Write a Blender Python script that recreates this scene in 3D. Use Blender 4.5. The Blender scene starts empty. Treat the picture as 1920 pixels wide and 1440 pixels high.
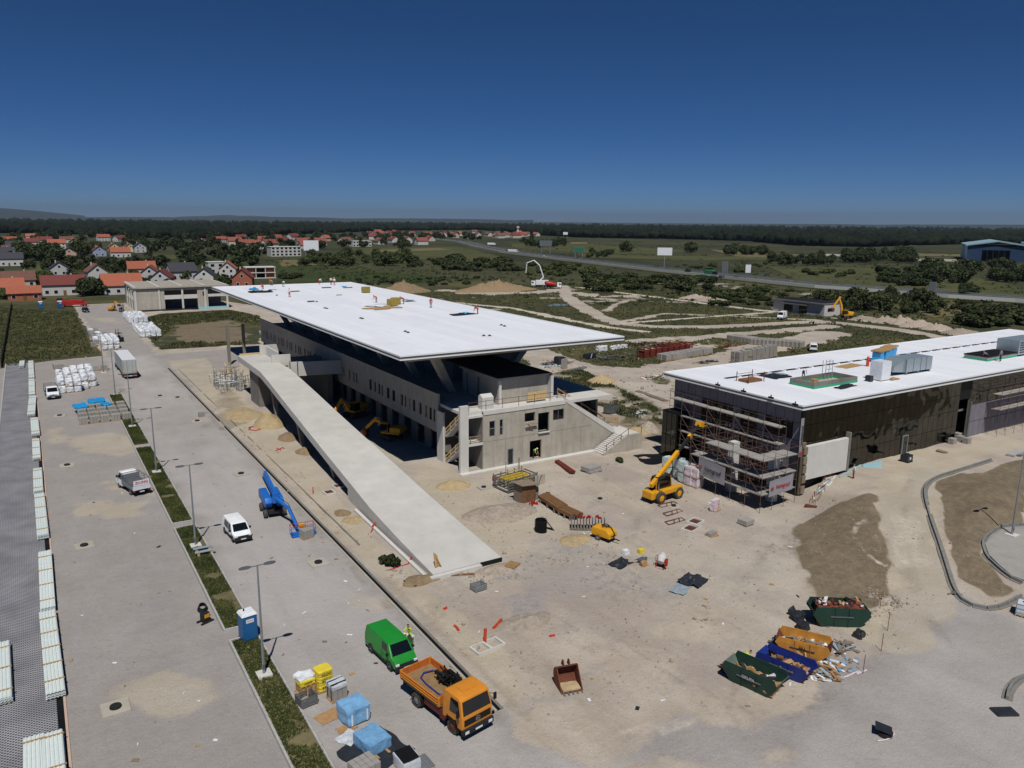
import bpy,bmesh,math,random
import numpy as np
from mathutils import Vector,Matrix,noise as mnoise
random.seed(7);np.random.seed(7)
scene=bpy.context.scene
COL=scene.collection
# camera
FPX,PT,YW,RL,CH=1453.614,0.207233,0.556468,0.009294,32.0
cy_,sy_,cp_,sp_=math.cos(YW),math.sin(YW),math.cos(PT),math.sin(PT)
F_=np.array([sy_*cp_,cy_*cp_,-sp_]);r_=np.array([cy_,-sy_,0.0]);u_=np.cross(r_,F_)
R_=r_*math.cos(RL)+u_*math.sin(RL);U_=-r_*math.sin(RL)+u_*math.cos(RL)
CAM=np.array([0,0,CH])
cam_d=bpy.data.cameras.new('camera');cam=bpy.data.objects.new('camera',cam_d);COL.objects.link(cam)
cam.matrix_world=Matrix(((R_[0],U_[0],-F_[0],0),(R_[1],U_[1],-F_[1],0),(R_[2],U_[2],-F_[2],CH),(0,0,0,1)))
cam_d.sensor_width=36;cam_d.lens=36*FPX/1920;cam_d.clip_start=0.5;cam_d.clip_end=80000
scene.camera=cam
# sky and sun
SUN_EL=math.radians(58.5);SHX,SHY=0.418,0.908
world=bpy.data.worlds.new('World');scene.world=world;world.use_nodes=True
wn=world.node_tree.nodes;wl=world.node_tree.links
sky=wn.new('ShaderNodeTexSky');sky.sky_type='NISHITA';sky.sun_disc=False
sky.sun_elevation=SUN_EL;sky.sun_rotation=math.atan2(-SHX,-SHY);sky.altitude=3000
sky.air_density=0.6;sky.dust_density=0.3;sky.ozone_density=10.0
wn['Background'].inputs['Strength'].default_value=0.05
hsv=wn.new('ShaderNodeHueSaturation');hsv.inputs['Saturation'].default_value=1.13;hsv.inputs['Value'].default_value=1.42
wl.new(sky.outputs['Color'],hsv.inputs['Color']);wl.new(hsv.outputs['Color'],wn['Background'].inputs['Color'])
sd=bpy.data.lights.new('sun','SUN');sd.energy=5.0;sd.angle=math.radians(0.53);sd.color=(1,0.965,0.91)
sun=bpy.data.objects.new('sun',sd);COL.objects.link(sun)
sun.rotation_euler=Vector((SHX*math.cos(SUN_EL),SHY*math.cos(SUN_EL),-math.sin(SUN_EL))).to_track_quat('-Z','Y').to_euler()
sun.location=(-60,-120,200)
vs=scene.view_settings;vs.view_transform='Standard';vs.look='None';vs.gamma=1;vs.exposure=-0.5
scene.render.engine='CYCLES'
scene.cycles.max_bounces=6;scene.cycles.diffuse_bounces=1;scene.cycles.glossy_bounces=3
# pixel -> place helpers
def smooth(x,a,b):
 t=np.clip((x-a)/(b-a),0,1);return t*t*(3-2*t)
def terr(x,y):
 """height of the graded ground (the access road by the glazed building climbs 2.2 m)"""
 x=np.asarray(x,float);y=np.asarray(y,float)
 D=(x-56.5)*.531-(y-35)*.846;a=(x-56.5)*.846+(y-35)*.531
 Hp=2.2*smooth(a,2,27);w=3.5+np.clip(.25*a,0,8)
 far=1-smooth(y,85,110)
 return Hp*smooth(D/w,-1,0)*far
def ray(px,py):return(px-960)*R_-(py-720)*U_+FPX*F_
def G(px,py,z=0.0):
 d=ray(px,py);return CAM+d*(z-CH)/d[2]
def GT(px,py):
 z=0.0
 for _ in range(25):
  p=G(px,py,z);z=.5*z+.5*float(terr(p[0],p[1]))
 p=G(px,py,z);return Vector(p)
def PY(px,py,Y):d=ray(px,py);return CAM+d*Y/d[1]
def PX(px,py,X):d=ray(px,py);return CAM+d*X/d[0]
# materials
MATS={}
def lin(c):
 return tuple((v/255/12.92 if v<=10 else((v/255+.055)/1.055)**2.4)for v in c)
def mat(name,col,rough=.8,var=.12,scale=3.0,bump=0.0,bscale=20.0,metal=0.0,spec=.4,stain=0.0,col2=None,coords='Object',trans=0.0):
 """procedural material: base colour broken up by two noises, optional vertical stains and bump"""
 if name in MATS:return MATS[name]
 m=bpy.data.materials.new(name);m.use_nodes=True;MATS[name]=m
 nt=m.node_tree;N=nt.nodes;L=nt.links;b=N['Principled BSDF']
 b.inputs['Roughness'].default_value=rough;b.inputs['Metallic'].default_value=metal
 b.inputs['Specular IOR Level'].default_value=spec
 tc=N.new('ShaderNodeTexCoord');src=tc.outputs['Object']
 if coords=='World':
  g=N.new('ShaderNodeNewGeometry');src=g.outputs['Position']
 n=N.new('ShaderNodeTexNoise');n.inputs['Scale'].default_value=scale;n.inputs['Detail'].default_value=6;n.inputs['Roughness'].default_value=.65
 L.new(src,n.inputs['Vector'])
 mx=N.new('ShaderNodeMix');mx.data_type='RGBA'
 c=col;k=1-var;k2=1+var
 c2=col2 if col2 else tuple(min(1,v*k2)for v in c)
 mx.inputs['A'].default_value=(c[0]*k,c[1]*k,c[2]*k,1);mx.inputs['B'].default_value=(*c2,1)
 mr=N.new('ShaderNodeMapRange');mr.inputs['From Min'].default_value=.3;mr.inputs['From Max'].default_value=.7
 L.new(n.outputs['Fac'],mr.inputs['Value']);L.new(mr.outputs['Result'],mx.inputs['Factor'])
 out=mx.outputs['Result']
 oi=N.new('ShaderNodeObjectInfo');hs=N.new('ShaderNodeHueSaturation')
 mr2=N.new('ShaderNodeMapRange');mr2.inputs['To Min'].default_value=1-var*.5;mr2.inputs['To Max'].default_value=1+var*.5
 L.new(oi.outputs['Random'],mr2.inputs['Value']);L.new(mr2.outputs['Result'],hs.inputs['Value']);L.new(out,hs.inputs['Color']);out=hs.outputs['Color']
 if stain>0:
  mp=N.new('ShaderNodeMapping');mp.inputs['Scale'].default_value=(1.6,1.6,.12);L.new(src,mp.inputs['Vector'])
  n2=N.new('ShaderNodeTexNoise');n2.inputs['Scale'].default_value=1.0;n2.inputs['Detail'].default_value=8;n2.inputs['Roughness'].default_value=.7
  L.new(mp.outputs['Vector'],n2.inputs['Vector'])
  m3=N.new('ShaderNodeMapRange');m3.inputs['From Min'].default_value=.45;m3.inputs['From Max'].default_value=.75;m3.inputs['To Max'].default_value=stain
  L.new(n2.outputs['Fac'],m3.inputs['Value'])
  mx2=N.new('ShaderNodeMix');mx2.data_type='RGBA';mx2.inputs['B'].default_value=(c[0]*.45,c[1]*.42,c[2]*.38,1)
  L.new(m3.outputs['Result'],mx2.inputs['Factor']);L.new(out,mx2.inputs['A']);out=mx2.outputs['Result']
 L.new(out,b.inputs['Base Color'])
 if bump>0:
  n3=N.new('ShaderNodeTexNoise');n3.inputs['Scale'].default_value=bscale;n3.inputs['Detail'].default_value=4;L.new(src,n3.inputs['Vector'])
  bp=N.new('ShaderNodeBump');bp.inputs['Strength'].default_value=bump;bp.inputs['Distance'].default_value=.05
  L.new(n3.outputs['Fac'],bp.inputs['Height']);L.new(bp.outputs['Normal'],b.inputs['Normal'])
 if trans>0:b.inputs['Transmission Weight'].default_value=trans
 return m
def M(name):return MATS[name]
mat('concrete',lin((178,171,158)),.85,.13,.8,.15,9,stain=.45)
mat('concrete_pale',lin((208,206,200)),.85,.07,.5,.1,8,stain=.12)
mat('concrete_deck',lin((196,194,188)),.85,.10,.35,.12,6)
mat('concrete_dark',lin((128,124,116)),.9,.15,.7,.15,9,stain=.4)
mat('roof_white',lin((234,236,240)),.5,.035,.12,.02,3)
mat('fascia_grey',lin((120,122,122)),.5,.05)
mat('fascia_white',lin((236,238,240)),.35,.03)
mat('black_membrane',lin((20,20,21)),.75,.2)
mat('black',lin((14,14,15)),.6,.2)
mat('rubber',lin((36,35,34)),.9,.2,6)
mat('steel',lin((128,132,134)),.5,.15,4,metal=.6)
mat('galv',lin((150,156,160)),.45,.12,5,metal=.5)
mat('rust',lin((110,62,46)),.9,.3,3,.1)
mat('rust_red',lin((112,44,34)),.8,.25,2)
mat('timber',lin((172,138,92)),.85,.25,4,.1)
mat('timber_pale',lin((200,172,122)),.85,.2,4)
mat('timber_grey',lin((132,118,100)),.9,.25,4)
mat('timber_brown',lin((122,88,58)),.85,.25,3)
mat('yellow_form',lin((196,168,60)),.7,.2,3)
mat('cardboard',lin((168,132,92)),.9,.2)
mat('white_paint',lin((232,234,236)),.35,.03,spec=.5)
mat('white_plastic',lin((226,230,234)),.45,.08,4,.2,6)
mat('wrap_clear',lin((202,208,214)),.3,.14,5,.6,7,spec=.6)
mat('stone_grey',lin((134,130,124)),.9,.2,5,.2,12)
mat('block_grey',lin((150,148,144)),.9,.15,4)
mat('glass_dark',lin((18,22,26)),.06,.1,spec=.7)
mat('chrome',lin((190,192,195)),.25,.03,metal=.9)
mat('lamp_glass',lin((225,228,230)),.1,.02,spec=.7)
mat('red_light',lin((150,20,18)),.3,.05)
mat('orange_pipe',lin((196,66,36)),.5,.1)
mat('red_pipe',lin((190,40,36)),.5,.1)
mat('skin',lin((188,138,112)),.6,.05)
mat('plate_white',lin((225,226,224)),.5,.02)
# mesh helpers
class MB:
 def __init__(s):s.v=[];s.f=[];s.mi=[];s.cur=0
 def add(s,vs_,fs):
  o=len(s.v);s.v+=[tuple(map(float,q))for q in vs_]
  s.f+=[tuple(i+o for i in f)for f in fs];s.mi+=[s.cur]*len(fs);return s
 def hexa(s,p):
  return s.add(p,[(3,2,1,0),(4,5,6,7),(0,1,5,4),(1,2,6,5),(2,3,7,6),(3,0,4,7)])
 def box(s,x0,x1,y0,y1,z0,z1):
  return s.hexa([(x0,y0,z0),(x1,y0,z0),(x1,y1,z0),(x0,y1,z0),(x0,y0,z1),(x1,y0,z1),(x1,y1,z1),(x0,y1,z1)])
 def cbox(s,c,size,rz=0.0,rx=0.0,ry=0.0):
  m=Matrix.Translation(c) @ Matrix.Rotation(rz,4,'Z') @ Matrix.Rotation(ry,4,'Y') @ Matrix.Rotation(rx,4,'X')
  a,b,d=size[0]/2,size[1]/2,size[2]/2
  return s.hexa([m @ Vector(q)for q in((-a,-b,-d),(a,-b,-d),(a,b,-d),(-a,b,-d),(-a,-b,d),(a,-b,d),(a,b,d),(-a,b,d))])
 def bar(s,p0,p1,w,h=None,up=(0,0,1)):
  h=h or w;p0=Vector(p0);p1=Vector(p1);d=(p1-p0).normalized();u=Vector(up)
  if abs(d.dot(u))>.98:u=Vector((1,0,0))
  a=d.cross(u).normalized()*(w/2);b=a.cross(d).normalized()*(h/2)
  return s.hexa([p0-a-b,p0+a-b,p1+a-b,p1-a-b,p0-a+b,p0+a+b,p1+a+b,p1-a+b])
 def cyl(s,p0,p1,r0,r1=None,n=12,caps=True):
  r1=r0 if r1 is None else r1;p0=Vector(p0);p1=Vector(p1);d=(p1-p0).normalized()
  u=Vector((0,0,1))if abs(d.z)<.95 else Vector((1,0,0));a=d.cross(u).normalized();b=d.cross(a)
  vs_=[]
  for k in range(n):
   t=2*math.pi*k/n;q=a*math.cos(t)+b*math.sin(t);vs_+=[p0+q*r0,p1+q*r1]
  fs=[(2*k,2*k+1,2*((k+1)%n)+1,2*((k+1)%n))for k in range(n)]
  if caps:fs+=[tuple(2*k for k in range(n)),tuple(2*k+1 for k in reversed(range(n)))]
  return s.add(vs_,fs)
 def tube(s,pts,r,n=6):
  for a,b in zip(pts[:-1],pts[1:]):s.cyl(a,b,r,r,n)
  return s
 def prism(s,poly,z0,z1):
  n=len(poly);ar=sum(poly[i][0]*poly[(i+1)%n][1]-poly[(i+1)%n][0]*poly[i][1]for i in range(n))
  if ar<0:poly=poly[::-1]
  vs_=[(x,y,z0)for x,y in poly]+[(x,y,z1)for x,y in poly]
  return s.add(vs_,[tuple(reversed(range(n))),tuple(range(n,2*n))]+[(i,(i+1)%n,n+(i+1)%n,n+i)for i in range(n)])
 def prismY(s,poly,y0,y1):
  n=len(poly);vs_=[(x,y0,z)for x,z in poly]+[(x,y1,z)for x,z in poly]
  return s.add(vs_,[tuple(range(n)),tuple(reversed(range(n,2*n)))]+[(i,n+i,n+(i+1)%n,(i+1)%n)for i in range(n)])
 def prismX(s,poly,x0,x1):
  n=len(poly);vs_=[(x0,y,z)for y,z in poly]+[(x1,y,z)for y,z in poly]
  return s.add(vs_,[tuple(range(n)),tuple(reversed(range(n,2*n)))]+[(i,n+i,n+(i+1)%n,(i+1)%n)for i in range(n)])
 def build(s,name,mats,parent=None,smooth_=False,bevel=0.0,fixn=True,seg=2):
  me=bpy.data.meshes.new(name);bm=bmesh.new()
  vv=[bm.verts.new(q)for q in s.v]
  for f,k in zip(s.f,s.mi):
   try:
    nf=bm.faces.new([vv[i]for i in f]);nf.material_index=k
   except ValueError:pass
  if bevel>0:
   bmesh.ops.remove_doubles(bm,verts=bm.verts[:],dist=1e-4)
   bmesh.ops.recalc_face_normals(bm,faces=bm.faces[:])
   es=[e for e in bm.edges if len(e.link_faces)==2 and e.calc_face_angle(0)>.5]
   bmesh.ops.bevel(bm,geom=es,offset=bevel,segments=seg,profile=.6,affect='EDGES',clamp_overlap=True)
  elif fixn:bmesh.ops.recalc_face_normals(bm,faces=bm.faces[:])
  if smooth_:
   for f in bm.faces:f.smooth=True
  bm.to_mesh(me);bm.free()
  if smooth_:
   try:me.set_sharp_from_angle(angle=math.radians(38))
   except Exception:pass
  for q in(mats if isinstance(mats,(list,tuple))else[mats]):
   me.materials.append(q if not isinstance(q,str)else MATS[q])
  return link(name,me,parent)
def link(name,me,parent=None):
 o=bpy.data.objects.new(name,me);COL.objects.link(o)
 if parent is not None:o.parent=parent
 return o
def tag(o,label=None,cat=None,group=None,kind=None):
 if label:o['label']=label
 if cat:o['category']=cat
 if group:o['group']=group
 if kind:o['kind']=kind
 return o
def thing(name,label,cat,loc=(0,0,0),rz=0.0,group=None):
 o=bpy.data.objects.new(name,None);COL.objects.link(o);o.empty_display_size=.3
 o.location=loc;o.rotation_euler=(0,0,rz);return tag(o,label,cat,group)
def struct(o):o['kind']='structure';return o
def stuff(o):o['kind']='stuff';return o
CH_={}
def copy_tree(o,parent=None):
 c=o.copy();COL.objects.link(c);c.parent=parent
 for ch in o.children:copy_tree(ch,c)
 return c
def dup(o,loc,rz=0.0,label=None,group=None,sc=None):
 c=copy_tree(o);c.location=loc;c.rotation_euler=(0,0,rz)
 if sc:c.scale=(sc,sc,sc)if not isinstance(sc,tuple)else sc
 if label:c['label']=label
 if group:c['group']=group
 return c
def wall(mb,o,du,u1,z1,holes=(),th=.3,z0=0.0,u0=0.0,top=None):
 """wall from point o along unit vector du (xy), thickness th to the left of du; holes (u0,u1,z0,z1) are real openings"""
 du=Vector((du[0],du[1],0));nn=Vector((-du.y,du.x,0))*th;o=Vector(o)
 us=sorted({u0,u1,*[h[0]for h in holes],*[h[1]for h in holes]});zs=sorted({z0,z1,*[h[2]for h in holes],*[h[3]for h in holes]})
 us=[u for u in us if u0-1e-6<=u<=u1+1e-6];zs=[z for z in zs if z0-1e-6<=z<=z1+1e-6]
 nu,nz=len(us)-1,len(zs)-1
 def solid(i,j):
  if i<0 or j<0 or i>=nu or j>=nz:return False
  uc,zc=(us[i]+us[i+1])/2,(zs[j]+zs[j+1])/2
  return not any(h[0]<uc<h[1]and h[2]<zc<h[3]for h in holes)
 P=lambda u,z,b:o+du*u+Vector((0,0,z))+(nn if b else Vector((0,0,0)))
 for i in range(nu):
  for j in range(nz):
   if not solid(i,j):continue
   a,b,c,d=us[i],us[i+1],zs[j],zs[j+1]
   mb.add([P(a,c,0),P(b,c,0),P(b,d,0),P(a,d,0)],[(0,1,2,3)])
   mb.add([P(a,c,1),P(b,c,1),P(b,d,1),P(a,d,1)],[(3,2,1,0)])
   if not solid(i-1,j):mb.add([P(a,c,1),P(a,c,0),P(a,d,0),P(a,d,1)],[(0,1,2,3)])
   if not solid(i+1,j):mb.add([P(b,c,0),P(b,c,1),P(b,d,1),P(b,d,0)],[(0,1,2,3)])
   if not solid(i,j-1):mb.add([P(a,c,1),P(b,c,1),P(b,c,0),P(a,c,0)],[(0,1,2,3)])
   if not solid(i,j+1):mb.add([P(a,d,0),P(b,d,0),P(b,d,1),P(a,d,1)],[(0,1,2,3)])
 return mb
def frame(parent,o,du,u0,u1,z0,z1,w=.07,dep=.1,off=-.02,m='black',glass=True,nv=0,nh=0,name='window'):
 """window: frame object with its own pane(s) under a building part"""
 du=Vector((du[0],du[1],0)).normalized();nn=Vector((-du.y,du.x,0));o=Vector(o)
 mb=MB();P=lambda u,z,d:o+du*u+Vector((0,0,z))+nn*(off+d)
 def bx(a,b,c,d,e=dep):
  mb.hexa([P(a,c,0),P(b,c,0),P(b,c,e),P(a,c,e),P(a,d,0),P(b,d,0),P(b,d,e),P(a,d,e)])
 bx(u0,u0+w,z0,z1);bx(u1-w,u1,z0,z1);bx(u0+w,u1-w,z0,z0+w);bx(u0+w,u1-w,z1-w,z1)
 for k in range(nv):q=u0+(u1-u0)*(k+1)/(nv+1);bx(q-w/2,q+w/2,z0+w,z1-w,dep*.8)
 for k in range(nh):q=z0+(z1-z0)*(k+1)/(nh+1);bx(u0+w,u1-w,q-w/2,q+w/2,dep*.75)
 f=mb.build(name,m,parent)
 if glass:
  g=MB();g.add([P(u0+w,z0+w,dep*.5),P(u1-w,z0+w,dep*.5),P(u1-w,z1-w,dep*.5),P(u0+w,z1-w,dep*.5)],[(0,1,2,3)])
  g.build('pane','glass_dark',f,fixn=False)
 return f
def text_mesh(body,size,m,parent,loc,rot,name='lettering',ext=.004,bold=0.0):
 cu=bpy.data.curves.new(name,'FONT');cu.body=body;cu.size=size;cu.extrude=ext;cu.align_x='CENTER';cu.align_y='CENTER';cu.offset=bold;cu.resolution_u=3
 o=bpy.data.objects.new(name,cu);COL.objects.link(o)
 dg=bpy.context.evaluated_depsgraph_get();me=bpy.data.meshes.new_from_object(o.evaluated_get(dg));bpy.data.objects.remove(o);bpy.data.curves.remove(cu)
 me.name=name;me.materials.clear();me.materials.append(MATS[m]);t=link(name,me,parent)
 t.location=loc;t.rotation_euler=rot;return t
 # ground
def axis(lo,hi,step,far0,far1,g):
 a=list(np.arange(lo,hi+1e-6,step));q=a[-1];s=step
 while q<far1:s*=g;q+=s;a.append(q)
 q=a[0];s=step;pre=[]
 while q>far0:s*=g;q-=s;pre.append(q)
 return np.array(pre[::-1]+a)
gx=axis(-34,262,.72,-6000,30000,1.14);gy=axis(14,338,.72,-600,32000,1.14)
GX,GY=np.meshgrid(gx,gy)
VX,VY=GX.ravel(),GY.ravel()
def w2(pts):return[tuple(GT(*p)[:2])for p in pts]
def sdf_poly(poly):
 d=np.full(VX.shape,1e9);ins=np.zeros(VX.shape,bool);n=len(poly)
 for i in range(n):
  (x0,y0),(x1,y1)=poly[i],poly[(i+1)%n]
  ex,ey=x1-x0,y1-y0;t=np.clip(((VX-x0)*ex+(VY-y0)*ey)/(ex*ex+ey*ey+1e-9),0,1)
  d=np.minimum(d,np.hypot(VX-x0-t*ex,VY-y0-t*ey))
  if y0!=y1:
   c=((y0>VY)!=(y1>VY))&(VX<(x1-x0)*(VY-y0)/(y1-y0)+x0);ins^=c
 return np.where(ins,-d,d)
def dist_line(pts):
 d=np.full(VX.shape,1e9)
 for(x0,y0),(x1,y1)in zip(pts[:-1],pts[1:]):
  ex,ey=x1-x0,y1-y0;t=np.clip(((VX-x0)*ex+(VY-y0)*ey)/(ex*ex+ey*ey+1e-9),0,1)
  d=np.minimum(d,np.hypot(VX-x0-t*ex,VY-y0-t*ey))
 return d
def fbm(x,y,s,seed,oct_=4):
 """cheap value noise fbm in numpy"""
 tot=np.zeros_like(x);amp=1.0;nrm=0
 for o in range(oct_):
  rng=np.random.RandomState(seed+o);T=rng.rand(256,256)
  u=x/s*(2**o)+13.7*o;v=y/s*(2**o)+7.3*o;iu=np.floor(u).astype(int);iv=np.floor(v).astype(int);fu=u-iu;fv=v-iv
  fu=fu*fu*(3-2*fu);fv=fv*fv*(3-2*fv);a=T[iu%256,iv%256];b=T[(iu+1)%256,iv%256];c=T[iu%256,(iv+1)%256];d=T[(iu+1)%256,(iv+1)%256]
  tot+=amp*((a*(1-fu)+b*fu)*(1-fv)+(c*(1-fu)+d*fu)*fv);nrm+=amp;amp*=.5
 return tot/nrm
near=(VX>-60)&(VX<420)&(VY>-40)&(VY<420)
N1=np.where(near,fbm(VX,VY,9,1),.5);N2=np.where(near,fbm(VX,VY,2.6,11),.5);N3=np.where(near,fbm(VX,VY,28,21),.5)
soil=np.zeros(VX.shape);grav=soil.copy();sand=soil.copy();brown=soil.copy();pale=soil.copy();dark=soil.copy()
def blend(arr,d,soft,amt=1.0,rag=0.0):
 m=1-smooth(d+rag*(N2-.5)*2+rag*(N1-.5)*2,-soft,soft);np.maximum(arr,m*amt,out=arr)
site=[(-60,14),(-7.5,14),(-7.5,200),(13,204),(13,330),(62,330),(74,290),(66,196),(78,196),(90,150),(110,128),(122,110),(170,92),(200,70),(200,14)]
blend(soil,sdf_poly(site),.6,1,.8)
blend(grav,sdf_poly([(-8,-30),(-8,200),(14,203),(14,328),(30,328),(24.5,240),(24,200),(46,200),(45,186),(29,160),(24,150),(24,36),(27,30),(33,27),(45,26),(52,24),(60,10),(60,-30)]),1.2,1,1.0)
blend(grav,sdf_poly(w2([(1640,930),(1740,880),(1735,940),(1790,1110),(1850,1150),(1920,1160),(1920,1440),(1100,1440),(1250,1340),(1500,1330),(1640,1210),(1680,1100)])),1.5,.9,2)
blend(grav,sdf_poly(w2([(1000,1000),(1120,1010),(1300,1080),(1330,1150),(1200,1150),(1080,1120),(980,1100),(960,1050)])),3.5,.5,4)
blend(grav,sdf_poly(w2([(900,930),(960,915),(1010,950),(960,985),(900,965)])),1,.6,1.5)
blend(grav,sdf_poly(w2([(930,1115),(1010,1105),(1060,1150),(980,1170)])),1,.6,1.5)
for(ex,ey,rx,ry,am)in((195,832,62,18,.9),(105,818,16,14,.7),(215,955,70,22,.8),(255,915,50,14,.7),(345,1305,75,42,1.0),(440,1400,60,60,.5),(120,985,14,10,.7),(420,1225,40,20,.5),(560,1090,60,25,.4),(690,1130,50,30,.6),(1300,1170,90,60,.5),(1150,1300,120,40,.5),(1230,930,70,25,.5),(1720,1180,50,22,.8),(1740,860,90,22,.7),(400,765,26,8,.6),(200,600,30,6,.6)):
 pts=[(ex+rx*math.cos(t),ey+ry*math.sin(t))for t in np.linspace(0,2*math.pi,14)[:-1]]
 blend(sand,sdf_poly(w2(pts)),2.6,am,3.2)
blend(sand,sdf_poly([(24.6,190),(24.6,36),(28,45),(27.5,60),(28,84),(30,100),(31,130),(34,190)]),.8,.7,.8)
blend(sand,sdf_poly([(38,60),(46,62),(46,90),(40,94),(37,80)]),1.5,.7,2)
blend(sand,sdf_poly(w2([(1600,930),(1700,860),(1850,820),(1920,812),(1920,840),(1760,880),(1640,960)])),1.0,.8,1.5)
blend(brown,sdf_poly(w2([(1482,985),(1560,950),(1640,925),(1646,1000),(1666,1090),(1640,1145),(1580,1130),(1530,1110),(1500,1060)])),.5,1,.9)
blend(brown,sdf_poly(w2([(1440,1000),(1560,940),(1640,925),(1640,1145),(1520,1130),(1460,1070)])),3.5,.55,2.5)
blend(brown,sdf_poly(w2([(1762,905),(1800,888),(1850,885),(1920,920),(1920,985),(1850,1005),(1838,1040),(1880,1090),(1905,1108),(1860,1122),(1810,1085),(1770,990)])),.35,1,.5)
for(ex,ey,rx,ry,am)in((820,1130,60,26,.45),(930,1120,60,20,.4),(900,960,60,24,.4),(1010,1200,60,24,.4),(600,900,50,40,.3),(430,770,50,40,.5),(1440,1040,60,40,.45),(870,905,60,20,.4),(1180,1070,90,24,.35),(1560,1230,70,30,.4)):
 blend(brown,sdf_poly(w2([(ex+rx*math.cos(t),ey+ry*math.sin(t))for t in np.linspace(0,6.28,12)[:-1]])),2.5,am,2.5)
blend(brown,sdf_poly([(92,46.5),(104,47.5),(128,45),(140,36),(122,30),(104,30),(95,36)]),.6,1,.8)
blend(brown,sdf_poly(w2([(310,612),(430,600),(475,625),(470,642),(340,645)])),2,.8,4)
blend(brown,sdf_poly(w2([(1060,760),(1130,770),(1240,790),(1250,830),(1180,830),(1090,790)])),1.5,.5,2.5)
for pts,w,arr,am,rg in(([(1055,536),(1062,555),(1085,572),(1120,592),(1160,607),(1230,613),(1330,613),(1420,609),(1500,604),(1560,604),(1700,620),(1830,645)],3.2,soil,1,1.2),([(985,655),(1040,680),(1100,692),(1180,700),(1260,690),(1340,676),(1400,662),(1480,642),(1560,625)],5.5,soil,1,2),([(1130,700),(1180,718),(1240,745),(1300,775)],4.0,soil,1,2),([(1010,683),(1060,702),(1120,703)],2.2,soil,1,1.0),([(1137,583),(1155,571),(1178,563)],1.6,soil,.9,1.0),([(1200,640),(1330,632),(1440,622),(1560,612)],3.5,soil,1,2),([(1240,655),(1340,650),(1440,652)],4,soil,.9,3),([(1060,548),(1120,556),(1180,556)],5,soil,.8,5),([(840,545),(920,550),(1010,548),(1060,542)],6,soil,.9,4),([(1160,604),(1250,588),(1350,592),(1440,596),(1530,600)],1.6,soil,.8,1.5),([(1085,539),(1180,551),(1260,561),(1330,570),(1400,579),(1445,584)],1.9,pale,1,.5),([(1445,586),(1370,591),(1290,597),(1200,604),(1170,606)],1.4,pale,.9,.8),([(860,568),(960,578),(1020,590),(1080,603),(1130,612),(1210,622)],2.0,pale,.8,1.5),([(1560,596),(1640,604),(1720,612),(1830,632)],2.4,pale,.6,1.5),([(1780,850),(1720,900),(1695,960),(1700,1040),(1705,1100),(1660,1190)],3.4,sand,.75,1.5),([(1705,960),(1712,1060)],1.2,pale,.5,1.5),([(1625,975),(1606,985),(1601,1005),(1612,1030),(1635,1048),(1655,1058)],.3,pale,.75,.3),([(1020,1380),(1200,1372),(1330,1350)],1.0,pale,.55,1.2),([(700,1100),(640,1020),(560,930)],.8,pale,.4,1.2),([(1130,1250),(1060,1300),(960,1330),(900,1400)],1.4,grav,.5,1.5)):
 blend(arr,dist_line(w2(pts))-w,.8,am,rg)
ruts=np.zeros(VX.shape)
for pts in([(1130,1200),(1200,1240),(1290,1300),(1400,1350)],[(1160,1120),(1300,1130),(1400,1200),(1380,1300)],[(960,1130),(1060,1180),(1120,1240)],[(1200,960),(1180,1010),(1260,1060),(1400,1090)],[(1450,1020),(1400,1080),(1330,1180)],[(1690,1000),(1700,1100),(1640,1230),(1480,1360)],[(1705,900),(1690,1000),(1720,1110),(1800,1250)],[(300,720),(420,880),(560,1060),(640,1180)],[(330,720),(470,890),(620,1070)],[(170,1000),(230,1200),(300,1440)],[(1150,860),(1120,930),(1080,1000),(1040,1060)]):
 q=w2(pts)
 for s_ in(-.9,.9):
  dl=dist_line([(x+s_*.8,y+s_*.35)for x,y in q]);ruts=np.maximum(ruts,(1-smooth(dl,.25,.75))*(.35+.65*(N2>.47)))
ruts=ruts*np.where(VX>25,1,0);np.maximum(dark,ruts*.5,out=dark)
light=np.zeros(VX.shape)
for po,so_ in(([(12.6,30),(12.6,200),(23.5,200),(23.5,36),(34,26),(60,10),(30,5)],1.0),([(34,27),(48,27),(70,34),(82,46),(92,50),(112,52),(104,46),(88,47),(76,38),(68,28),(80,10),(34,5)],1.0)):blend(light,sdf_poly(po),1.5,so_,2.0)
light*=np.clip(.45+1.5*(N1-.3),0,1)
blend(dark,sdf_poly([(22.8,150),(22.8,36),(23.6,36),(23.6,150)]),.5,.7,.6)
blend(dark,sdf_poly([(24.3,62),(24.3,36),(26.0,38),(25.3,62)]),.5,.6,.7)
for(ex,ey,rx,ry)in((1500,1010,60,40),(980,1135,50,20),(1160,1110,60,30),(1000,1240,60,30),(560,1215,80,18)):
 blend(dark,sdf_poly(w2([(ex+rx*math.cos(t),ey+ry*math.sin(t))for t in np.linspace(0,6.28,12)[:-1]])),1.5,.45,2)
cut=np.zeros(VX.shape)
blend(cut,sdf_poly(w2([(0,572),(30,578),(138,582),(175,655),(182,664),(100,675),(0,692)])),.5,1,.6)
blend(cut,sdf_poly(w2([(250,600),(300,588),(430,580),(490,592),(490,645),(300,656),(280,640)])),.6,1,1)
blend(cut,sdf_poly(w2([(1035,700),(1090,690),(1130,712),(1180,735),(1235,765),(1262,800),(1230,815),(1180,800),(1110,760),(1040,730)])),1.5,.85,3.5)
blend(cut,sdf_poly(w2([(1215,706),(1250,700),(1255,722),(1230,720)])),1,.8,2)
blend(cut,sdf_poly(w2([(1040,655),(1150,642),(1220,665),(1200,680),(1100,675)])),1,.9,2)
blend(cut,sdf_poly(w2([(1310,660),(1370,640),(1370,650),(1330,665)])),1,.7,2)
soil*=(1-cut*np.clip(.55+1.3*(N2-.3)+.8*(N1-.4),0,1));grav*=(1-cut)
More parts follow.
